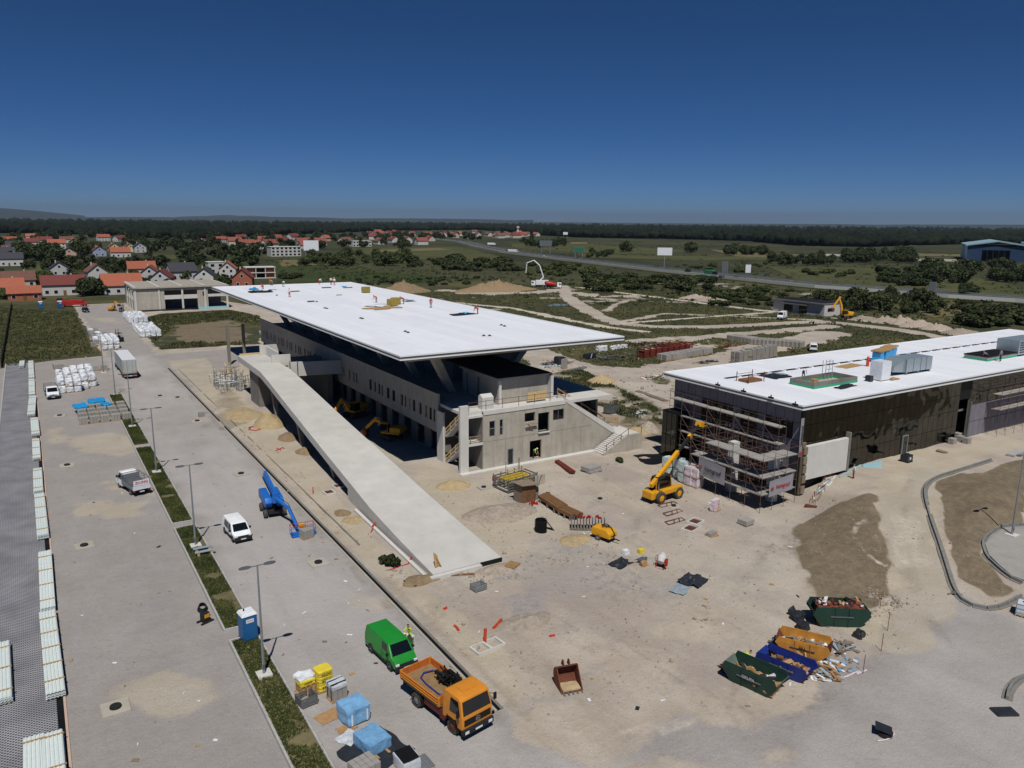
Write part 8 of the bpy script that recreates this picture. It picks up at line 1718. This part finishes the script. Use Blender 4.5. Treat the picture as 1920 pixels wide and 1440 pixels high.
pallets(rowpx((1250,676),(1328,663),9,2,1.6),'pale concrete slab stack beside the rusty trestles','slabs','slab stacks by the trestles',PAVE,sz=1.5);junk('tall heap of scrap timber and bent steel behind the trestles',1262,648,6.5,3.5,120,('timber','tarp_black','rust','timber_brown','black','rust'),11,3.0,1.0,4.0,'scrap_heap','scrap');junk('flat scatter of dark scrap left of the scrap heap',1205,645,6,3,60,('rust','tarp_black','timber_grey','black'),12,.6,.8,3.0,'scrap_heap','scrap');junk('row of steel props and frames on the storage ground',1140,672,5,1.6,50,('galv','steel','tarp_black','rust'),13,.8,.8,3.0,'scrap_heap','scrap');junk('dark scaffold parts heaped beside the dirt road',1045,682,4,2,60,('steel','rust','timber_grey','tarp_black'),14,1.0,.8,3.0,'scrap_heap','scrap');junk('dark grey slab stacks at the storage yard edge',1325,680,4,1.2,40,('tarp_black','stone_grey','steel'),15,.8,.8,2.0,'scrap_heap','scrap');junk('rusty mesh and planks near the right storage bay',1365,650,4,1.5,40,('rust','timber_brown','rust_red'),16,.8,.8,2.5,'scrap_heap','scrap');junk('pale planks scattered on the weedy bank',1225,708,3,1.4,30,('timber_grey','white_plastic','timber_pale'),17,.3,.8,2.5,'scrap_heap','scrap');junk('white foil scraps on the bank by the pipes',1030,688,3.0,1.0,20,('white_plastic','tarp_grey'),18,.3,.8,2.0,'scrap_heap','scrap');junk('blue grey profiles laid out on the far meadow',1048,573,5,3,40,('wrap_blue','galv','tarp_grey'),19,.4,1.5,4.0,'scrap_heap','scrap')
t=load_pallet('board_bundle','upright bundle of pale timber panels by the dirt road','timber',at(1058,690),.3,[block_load(6,1,1,1.6,.6,2.0)],[None]);t.children[1].data.materials[0]=MATS['timber'];o=obj('covered_crate',lump(2.2,1.8,1.8,44,.15,6,.2),'tarp_black',None,at(1050,684));tag(o,'dark tarp covered crate beside the timber panels','crate')
for k,(px,py,lab)in enumerate(((1124,658,'white bagged bundle on the storage ground nearest the pipes'),(1132,657,'second white bagged bundle beside the first'),(1150,655,'small white sack in the row of sacks'),(1160,653,'small white sack in the row of sacks'),(1170,652,'small white sack in the row of sacks'))):o=obj('white_bag',lump(1.4,1.2,1.2 if k<2 else .8,120+k,.2,6,.2),'wrap_white',None,at(px,py));tag(o,lab,'bag','white bags on the storage ground')
t=thing('cable_basket','dark blue wire basket container on the storage ground','container',at(1105,672),.2);fbox(t,-1.5,1.5,-.8,.8,.1,1.2,'paint_dark','body',.05);mb=MB();mb.bar((-.4,-.85,.2),(0,-.85,1.3),.08);mb.build('strap','white_plastic',t)
t=thing('blue_container','dark blue open container on the weedy bank behind the deck','container',at(1096,752),.3);fbox(t,-2.0,2.0,-.9,.9,0,1.3,'paint_dark','body',.04);fbox(t,-1.9,1.9,-.8,.8,1.303,1.33,'black','opening')
crate('wire crate half hidden in weeds on the bank',at(1146,775),.2,'steel',1.8,4);junk('white boards lying in the weeds',1195,775,4,1.5,8,('white_plastic',),21,.1,1,2.0)
# goods on the big roof
def atz(px,py,z):p_=G(px,py,z);return Vector(p_)
RZt=RZ+.002
mat('ins_olive',lin((150,132,62)),.8,.2,3)
for k,(px,py,lab)in enumerate(((686,549,'yellow insulation roll pallet alone on the white roof'),(735,574,'yellow insulation pallet beside the spread insulation on the white roof'),(742,571,'second yellow insulation pallet touching the first on the white roof'))):t=load_pallet('insulation_pallet',lab,'pallet',atz(px,py,RZt),.3,[lump(1.5,1.3,1.2,130+k,.06,5,.08)],['ins_olive'])
cloth('spread brown insulation scraps on the white roof',atz(718,578,RZt),.2,6,4,'cardboard',61,.25,'insulation_spread','insulation',16,.5);cloth('white torn sheet over the insulation scraps on the roof',atz(716,573,RZt+.05),.4,5,4,'wrap_white',62,.4,'torn_sheet','sheet',12,.5);cloth('dark tarp pile near the right edge of the white roof',atz(868,590,RZt),.1,4.5,1.8,'tarp_black',63,.5,'tarp_pile');cloth('long dark membrane roll pile at the left rear of the white roof',atz(488,548,RZt),.0,5,3.0,'tarp_black',64,.9,'membrane_pile');cloth('turquoise film scrap on the dark tarp pile',atz(872,587,RZt+.3),.1,1.4,.7,'wrap_bright',65,.3,'film_scrap','film',8);cloth('grey blue film bundle by the red worker on the roof',atz(767,565,RZt),.1,2.4,1.6,'tarp_grey',66,.8,'film_bundle','film',10);cloth('turquoise film bundle at the left rear roof corner',atz(475,543,RZt),.1,2.0,2.4,'wrap_bright',67,.8,'film_bundle','film',10)
for k,(px,py,w,tx)in enumerate(((612,540,2.2,'dark membrane roll on the rear roof'),(652,540,2.2,'brown board strip on the rear roof'),(512,544,1.6,'flat grey sheet near the left rear roof edge'),(553,547,2.0,'thin board left of the white clad worker'),(636,554,1.2,'flat board in the middle of the white roof'),(583,566,1.4,'dark strip in the middle of the white roof'),(645,538,1.2,'blue roll end at the rear roof edge'))):
 mb=MB();mb.cbox((0,0,.1),(w,.5,.2),random.uniform(-.3,.3));o=mb.build('roof_board',('tarp_black','timber_brown','tarp_grey','rust','tarp_grey','tarp_black','wrap_bright')[k]);o.location=atz(px,py,RZt);tag(o,tx,'board')
vent=None
for k,(px,py)in enumerate(((676,597),(680,598),(760,622),(765,624),(907,630),(918,630),(940,610),(946,612),(609,578),(613,579),(594,566),(519,554))):
 o=thing('roof_drain','small dark drain outlet in a pair on the white roof sheet','drain',atz(px,py,RZt),0,'roof drains');mb=MB();mb.cyl((0,0,0),(0,0,.18),.2,.16,10);mb.build('dome','tarp_black',o);mb=MB();mb.cyl((0,0,0),(0,0,.03),.32,.32,12);mb.build('flange','galv',o)
 # on the roof of the glazed building
RB=RT+.002
A_,B_,C_=atz(*zt(460,530),RB),atz(*zt(615,562),RB),atz(*zt(880,518),RB)
t=thing('skylight_curb','open square concrete roof curb with green base trim','skylight',(B_.x,B_.y,RB));w_=C_.x-B_.x;dp=A_.y-B_.y;hh=.8
for(x0,x1,y0,y1)in((0,w_,0,.25),(0,w_,dp-.25,dp),(0,.25,.253,dp-.253),(w_-.25,w_,.253,dp-.253)):fbox(t,x0,x1,y0,y1,0,hh,'concrete_dark','curb_wall');fbox(t,x0-.03,x1+.03,y0-.03,y1+.03,.02,.3,'teal_trim','trim_strip')
fbox(t,.25,w_-.25,.25,dp-.25,-.0,.05,'concrete','curb_floor');fbox(t,w_*.3,w_*.4,2.0,2.6,.05,.6,'timber','timber_box')
for k in range(6):mb=MB();mb.cyl((w_*.72+(k%3)*.7,dp-.6+(k//3)*.5,0),(w_*.72+(k%3)*.7,dp-.6+(k//3)*.5,2.6),.04,.04,6);mb.build('ladder_post','galv',t)
for z in(1.4,2.0,2.5):mb=MB();mb.bar((w_*.72,dp-.6,z),(w_*.72+1.4,dp-.6,z),.05);mb.build('ladder_rung','galv',t)
q=atz(*zt(1200,455),RB);t=thing('ventilation_unit','large grey metal ventilation unit with sloped intake on the white roof','ventilation unit',q,-.02)
mb=MB();mb.box(-2.5,3.6,-1.2,1.6,.35,2.2);mb.build('housing','duct',t);mb=MB();mb.prismY([(-5.2,.6),(-2.5,.35),(-2.5,2.2),(-4.8,1.4)],-1.0,1.5);mb.build('intake_hood','duct',t)
for x in(-2.5,-.8,.9,2.2):fbox(t,x-.03,x+.03,-1.24,-1.201,.35,2.2,'steel','panel_joint')
for x in(-2.2,.5,3.2):fbox(t,x-.15,x+.15,-1.2,1.6,0,.35,'steel','support_rail')
q=atz(*zt(1022,503),RB);t=thing('wrapped_unit','tall white wrapped box beside the ventilation unit','box',q,0);obj('pallet',PALLET,None,t).scale=(1.6,1.6,1);obj('box',lump(2.0,1.8,2.5,150,.03,6,.04,.01),'wrap_white',t,(0,0,.12));fbox(t,-2.6,-2.0,-.4,.4,0,.8,'tarp_black','black_stand')
q=atz(*zt(1010,395),RB)
for k,(dx,dy)in enumerate(((0,0),(2.0,.4),(4.2,1.2),(6.0,1.8))):load_pallet('film_pallet',('first','second','third','fourth')[k]+' bright blue wrapped pallet from the orange cylinder on the glazed building roof','pallet',q+Vector((dx,dy,0)),.2,[lump(1.4,1.3,1.5,160+k,.1,6,.15),lump(2.0,1.6,.25,170+k,.05,4)],['wrap_bright','timber'])
mb=MB();mb.cyl((0,0,0),(0,0,1.3),.22,.22,12);mb.cyl((0,0,1.3),(0,0,1.5),.22,.08,12);o=mb.build('gas_cylinder','orange_pipe',None,True);o.location=atz(*zt(948,420),RB);tag(o,'orange gas cylinder standing on the white roof','cylinder')
cloth('brown timber sheets lying beside the roof gutter',atz(*zt(835,418),RB),.1,5,2,'timber',71,.1,'timber_sheets','timber',8,.1);cloth('crumpled black membrane by the skylight curb front',atz(*zt(810,548),RB),.1,4,1.2,'tarp_black',72,.4,'membrane_scrap');cloth('grey foil and black membrane scraps by the bent worker',atz(*zt(375,482),RB),.1,3.6,3,'tarp_black',73,.4,'membrane_scrap');cloth('grey sheet scrap near the roof gutter',atz(*zt(395,470),RB+.02),.1,2.4,2,'tarp_grey',74,.2,'foil_scrap','foil');cloth('brown scrap with red film by the white wrapped box',atz(*zt(1100,500),RB),.1,2.0,1.2,'cardboard',75,.3,'cardboard_scrap','cardboard')
A_,B_,C_=atz(*zt(1550,368),RB),atz(*zt(1690,390),RB),atz(*zt(1890,362),RB);t=thing('roof_hatch','large black covered roof opening with teal base trim','skylight',(B_.x,B_.y,RB));w_=C_.x-B_.x;dp=A_.y-B_.y;fbox(t,0,w_,0,dp,0,.6,'concrete','curb_wall');fbox(t,-.04,w_+.04,-.04,dp+.04,.02,.3,'teal_trim','trim_strip');fbox(t,-.1,w_+.1,-.1,dp+.1,.603,.75,'black_membrane','cover')
for k in range(5):fbox(t,w_*(k+.4)/5,w_*(k+.5)/5,0,dp,.753,.8,'black','cover_batten')
q=atz(*zt(1890,345),RB);t=thing('ventilation_unit','second grey ventilation unit with slatted grille past the black roof opening','ventilation unit',q,0);fbox(t,-3.0,5,-1.2,2.2,.3,2.6,'duct','housing')
for k in range(5):fbox(t,-2.6,-.6,-1.25,-1.201,.6+k*.38,.75+k*.38,'tarp_black','louvre')
for k,(px,py,lab)in enumerate((((220,505),0,'left'),)):t=thing('roof_frame','small rusty rail frame around timber on the roof corner','frame',atz(*zt(220,512),RB),0);[fbox(t,x-.04,x+.04,y-.04,y+.04,0,1.3,'rust','post')for x in(-1.5,1.5)for y in(-1,1)];fbox(t,-1.4,1.4,-.8,.8,0,.35,'timber_brown','board_pile');[fbox(t,-1.5,1.5,y-.02,y+.02,.9,.95,'rust','rail')for y in(-1,1)]
for k,(u,v)in enumerate(((10,545),(170,585),(340,625),(490,668))):o=thing('roof_bracket','small black bracket on the eaves over the end wall','bracket',atz(*zt(u,v),RB)+Vector((.25,0,.09)),0,'eaves brackets');fbox(o,-.1,.1,-.35,.35,0,.2,'black','plate');fbox(o,-.05,.05,-.05,.05,.2,.45,'black','pin')
# scattered stones and crumbs
def stones():
 r=np.random.RandomState(5);bm=bmesh.new();bmesh.ops.create_icosphere(bm,subdivisions=1,radius=1);B0=np.array([v.co[:]for v in bm.verts]);F0=np.array([[v.index for v in f.verts]for f in bm.faces]);bm.free();VV=[];FF=[];o=0
 zones=[((0,23),(34,150),1500,.035),((25,46),(36,84),2600,.05),((46,75),(30,82),2200,.05),((24.5,30),(60,140),900,.06),((56,62),(34,38),300,.09),((40,46),(52,58),400,.06),((78,110),(90,130),900,.1),((31,36),(55,60),500,.07),((90,160),(100,160),900,.14)]
 for(xa,xb_),(ya,yb_),n,s0 in zones:
  for _ in range(n):
   x,y=r.uniform(xa,xb_),r.uniform(ya,yb_)
   if 27.5<x<37 and y>59:continue
   if mnoise.noise(Vector((x*.25,y*.25,2)))<r.uniform(-.3,.3):continue
   s=s0*np.exp(r.normal()*.45);V=B0*(s*r.uniform(.6,1.3,3))*(1+.2*r.normal(size=(len(B0),1)));V=V+np.array((x,y,gz(x,y)+s*.2));VV.append(V);FF.append(F0+o);o+=len(V)
 me_=bpy.data.meshes.new('stones');me_.from_pydata(np.vstack(VV).tolist(),[],np.vstack(FF).tolist());me_.materials.append(MATS['rubble']);ob=link('loose_stones',me_);ob['kind']='stuff';tag(ob,'loose stones and crumbs strewn over the bare ground','stones')
stones()
rr=random.Random(31)
for k in range(110):
 px,py=rr.choice(((rr.uniform(120,420),rr.uniform(800,1430)),(rr.uniform(900,1500),rr.uniform(930,1330)),(rr.uniform(500,900),rr.uniform(900,1300))))
 q=at(px,py,.015)
 if 27<q.x<37.5 and q.y>58:continue
 s=rr.uniform(.15,.45);mb=MB();mb.cbox((0,0,.02),(s,s*rr.uniform(.15,.7),.03),rr.random()*3);o=mb.build('litter_scrap',rr.choice(('white_plastic','timber','cardboard','tarp_black','white_plastic','timber_grey')));o.location=q;tag(o,'small scrap of litter lying on the bare ground','litter','litter on the ground')
 # people
for nm,c in dict(cloth_red=(176,40,44),cloth_white=(222,222,220),cloth_blue=(56,84,140),cloth_grey=(120,120,124),cloth_orange=(224,112,40),boot=(44,36,30),hair=(48,36,28),helmet_white=(228,228,226),helmet_yellow=(226,196,50)).items():mat(nm,lin(c),.8,.08,6)
def V3(*a):return Vector(a)
def pose(kind):
 """joint positions of a 1.76 m figure, x forward, y left; returns limbs as chains of (point, radius, part)"""
 hip=V3(0,0,.95);lean={'stand':.03,'walk':.08,'bend':1.15,'reach':.3,'crouch':.6}[kind]
 if kind=='crouch':hip=V3(-.15,0,.5)
 up=V3(math.sin(lean),0,math.cos(lean));ch=hip+up*.42;nk=hip+up*.56;hd=nk+(up*.6+V3(.12 if lean>.4 else 0,0,.4)).normalized()*.17;L=[]
 L.append([(hip,.15,'trousers'),(hip+up*.2,.135,'top'),(ch,.165,'top'),(nk,.065,'skin')])
 L.append([(nk,.06,'skin'),(hd-V3(0,0,.03),.085,'skin'),(hd+V3(.01,0,.07),.09,'hair')]);L.append([(hd+V3(.07,0,0),.03,'skin'),(hd+V3(.115,0,-.015),.016,'skin')])
 for s in(-1,1):
  sh=ch+V3(0,s*.19,0)+up*.08;st=.0
  if kind=='walk':st=s*.22
  kn=V3(hip.x+.04+st*.7,s*.11,.5);an=V3(hip.x-.02+st*1.3-(.12 if(kind=='walk' and s<0)else 0),s*.11,.09)
  if kind=='crouch':kn=V3(.28,s*.16,.48);an=V3(-.05,s*.13,.09)
  if kind=='bend':kn=V3(.05,s*.13,.5);an=V3(0,s*.14,.09)
  L.append([(hip+V3(0,s*.09,-.02),.105,'trousers'),(hip.lerp(kn,.5)+V3(0,s*.02,0),.088,'trousers'),(kn,.066,'trousers'),(kn.lerp(an,.4),.06,'trousers'),(an,.045,'boot'),(an+V3(.16,0,-.04),.045,'boot')])
  tgt={'stand':sh+V3(.05,s*.07,-.52),'walk':sh+V3(-s*.2,s*.06,-.5),'bend':sh+V3(.22,-s*.03,-.5),'reach':sh+V3(.45,-s*.05,-.2),'crouch':sh+V3(.35,0,-.38)}[kind]
  el=sh.lerp(tgt,.5)+V3(-.05,s*.06,-.03);d=(tgt-el).normalized();a=d.cross(V3(0,0,1)if abs(d.z)<.9 else V3(1,0,0)).normalized()
  L.append([(ch+V3(0,s*.1,0)+up*.06,.08,'top'),(sh,.068,'top'),(el,.048,'top'),(tgt,.032,'skin'),(tgt+d*.08,.04,'skin')])
  for k in range(4):f0=tgt+d*.1+a*(k-1.5)*.02;c2=d.cross(a)*.03;L.append([(f0,.011,'skin'),(f0+d*(.04+.008*(k in(1,2))),.01,'skin'),(f0+d*(.065+.01*(k in(1,2)))+c2,.008,'skin')])
  L.append([(tgt+d*.04+a*.035,.012,'skin'),(tgt+d*.08+a*.065,.01,'skin')])
  L.append([(hd+V3(0,s*.08,0),.02,'skin'),(hd+V3(0,s*.095,.01),.014,'skin')])
 return L,hd
PARTS=['skin','top','trousers','boot','hair'];POSE={}
def body_mesh(kind):
 """one continuous surface: the chains are fused with a voxel remesh"""
 L,hd=pose(kind);mb=MB();seg=[]
 for ch in L:
  for(p0,r0,t0),(p1,r1,t1)in zip(ch[:-1],ch[1:]):mb.cyl(p0,p1,r0,r1,8);seg.append((p0,p1,t0,t1))
  for p0,r0,t0 in ch:
   for j in range(3):d=(V3(1,0,0),V3(0,1,0),V3(0,0,1))[j]*r0*.8;mb.cyl(p0-d,p0+d,r0*.6,r0*.6,6)
 o=mb.build('tmp_body','skin');md=o.modifiers.new('r','REMESH');md.mode='VOXEL';md.voxel_size=.014;md2=o.modifiers.new('s','SMOOTH');md2.iterations=2;md2.factor=.4;md3=o.modifiers.new('d','DECIMATE');md3.ratio=.22
 dg=bpy.context.evaluated_depsgraph_get();me_=bpy.data.meshes.new_from_object(o.evaluated_get(dg));bpy.data.objects.remove(o)
 idx=[]
 for f in me_.polygons:
  c=f.center;best=(9,'top')
  for p0,p1,t0,t1 in seg:
   e=p1-p0;t=max(0,min(1,(c-p0).dot(e)/max(1e-6,e.length_squared)));q=p0+e*t;d_=(c-q).length
   if d_<best[0]:best=(d_,t0 if t<.5 else t1)
  idx.append(PARTS.index(best[1]))
 me_.materials.clear()
 for k in PARTS:me_.materials.append(None)
 me_.polygons.foreach_set('material_index',idx);me_.polygons.foreach_set('use_smooth',[True]*len(idx));POSE[kind]=(me_,hd)
def person(label,pos,rz,kind,top,trousers,hat=None,group=None,s=1.0,vest=False):
 if kind not in POSE:body_mesh(kind)
 me_,hd=POSE[kind];m=me_.copy();m.name='body'
 for k,q in enumerate(('skin',top,trousers,'boot','hair')):m.materials[k]=MATS[q]
 o=link('person',m);o.location=pos;o.rotation_euler=(0,0,rz);o.scale=(s,)*3;tag(o,label,'person',group)
 if hat:mb=MB();mb.cyl((0,0,.03),(0,0,.1),.115,.095,12);mb.cyl((0,0,.1),(0,0,.15),.095,.04,12);mb.cyl((.02,0,.025),(.02,0,.04),.14,.14,12);h_=mb.build('hard_hat',hat,o,True);h_.location=hd+V3(0,0,.02)
 return o
def rp_(px,py,z=RZt):return atz(px,py,z)
for px,py,kd,tp,tr_,rz,lab,hat in((511,535,'bend','cloth_orange','cloth_grey',2.5,'worker in orange bent over at the rear roof edge',None),(531,538,'bend','cloth_white','cloth_grey',1.0,'worker in white shirt bent over the roof near the orange one',None),(598,533,'bend','cloth_white','cloth_red',0,'bent worker in red trousers at the rear roof edge',None),(621,534,'stand','cloth_white','cloth_navy',1.5,'standing worker in white top and dark trousers on the rear roof',None),(627,535,'stand','cloth_white','cloth_red',1.2,'standing worker in white top and red trousers on the rear roof','helmet_white'),(543,557,'stand','cloth_white','cloth_red',4.0,'worker in white and red standing left of the roof middle',None),(493,542,'crouch','cloth_red','cloth_red',2.0,'crouching worker in red by the dark membrane pile',None),(706,567,'bend','cloth_orange','cloth_grey',3.4,'worker in orange stooping beside the spread insulation',None),(757,570,'bend','cloth_red','cloth_red',2.6,'worker in red stooping by the grey film bundle',None),(808,577,'stand','cloth_red','cloth_grey',4.2,'worker in red standing alone near the right roof edge',None),(896,589,'bend','cloth_red','cloth_red',2.9,'worker in red bent over at the dark tarp pile',None)):
 person(lab,rp_(px,py),rz,kd,tp,tr_,hat,'workers on the big white roof',1.05)
for u,v,kd,tp,rz,lab in((548,497,'bend','cloth_white',.3,'worker in white bent over behind the open roof curb'),(1690,388,'bend','cloth_grey',1.4,'grey clad worker leaning on the black roof opening'),(1772,390,'stand','cloth_grey',1.4,'grey clad worker standing at the black roof opening')):
 person(lab,atz(*zt(u,v),RB),rz,kd,tp,'cloth_navy',None,'workers on the glazed building roof',1.05)
gl=gv_.location;gr=Matrix.Rotation(gv_.rotation_euler.z,3,'Z')
w1=gl+gr @ V3(.1,1.75,0);w2_=gl+gr @ V3(-.75,2.05,0)
person('worker in yellow green vest at the open door of the green van',w1,gv_.rotation_euler.z-2.2,'reach','hivis','cloth_navy');person('dark haired worker in blue shirt and bright vest holding a panel by the green van',w2_,gv_.rotation_euler.z-1.2,'reach','hivis','cloth_blue')
mb=MB();mb.cyl((-.7,0,0),(.7,0,.12),.09,.09,10);o=mb.build('insulation_roll','white_plastic',None,True);o.location=(w1+w2_)/2+gr @ V3(-.05,-.35,0)+V3(0,0,1.12);o.rotation_euler=(0,0,gv_.rotation_euler.z+.4);tag(o,'white roll carried by the two workers beside the green van','roll')
person('worker with bright vest and helmet in the ground floor doorway',V3(56.6,85.15,.3),-1.4,'bend','hivis','cloth_navy','helmet_white');person('worker in bright vest leaning behind the front green skip',at(1389,1250),-.6,'bend','hivis','cloth_navy');person('worker in white top by the blue insulation boards',at(1600,897),2.5,'stand','cloth_white','cloth_red')
# fences at the far left
a,b=at(22,572),at(2,690);t=thing('net_fence','dark netting fence along the left edge of the grass plot','fence',a)
for k in range(14):
 q=a.lerp(b,k/13)-a;mb=MB();mb.cyl(q,q+V3(0,0,1.6),.05,.05,6);mb.build('post','timber_grey',t)
 if k<13:q2=a.lerp(b,(k+1)/13)-a;mb=MB();mb.hexa([q+V3(-.02,0,.1),q+V3(.02,0,.1),q2+V3(.02,0,.1),q2+V3(-.02,0,.1),q+V3(-.02,0,1.5),q+V3(.02,0,1.5),q2+V3(.02,0,1.5),q2+V3(-.02,0,1.5)]);mb.build('netting','tarp_black',t)
for k in range(8):
 q=at(143+k*5.2,590+k*10.5);mb=MB();mb.cyl((0,0,0),(0,0,3.0),.05,.05,6);o=mb.build('fence_post','galv');o.location=q;tag(o,'thin steel fence post in the row along the access road','post','fence posts by the access road')
 # haze
HAZE=3.6e-5
mb=MB();mb.box(-9000,36000,-900,38000,-7,480);hz=mb.build('haze','black');hz.data.materials.clear();hm=bpy.data.materials.new('haze');hm.use_nodes=True;hn=hm.node_tree;hn.nodes.remove(hn.nodes['Principled BSDF']);pvn=hn.nodes.new('ShaderNodeVolumePrincipled');pvn.inputs['Density'].default_value=HAZE;pvn.inputs['Color'].default_value=(.5,.63,.8,1);pvn.inputs['Anisotropy'].default_value=.2
hn.links.new(pvn.outputs['Volume'],hn.nodes['Material Output'].inputs['Volume']);hz.data.materials.append(hm);stuff(hz)
scene.cycles.volume_bounces=0;scene.cycles.volume_step_rate=10
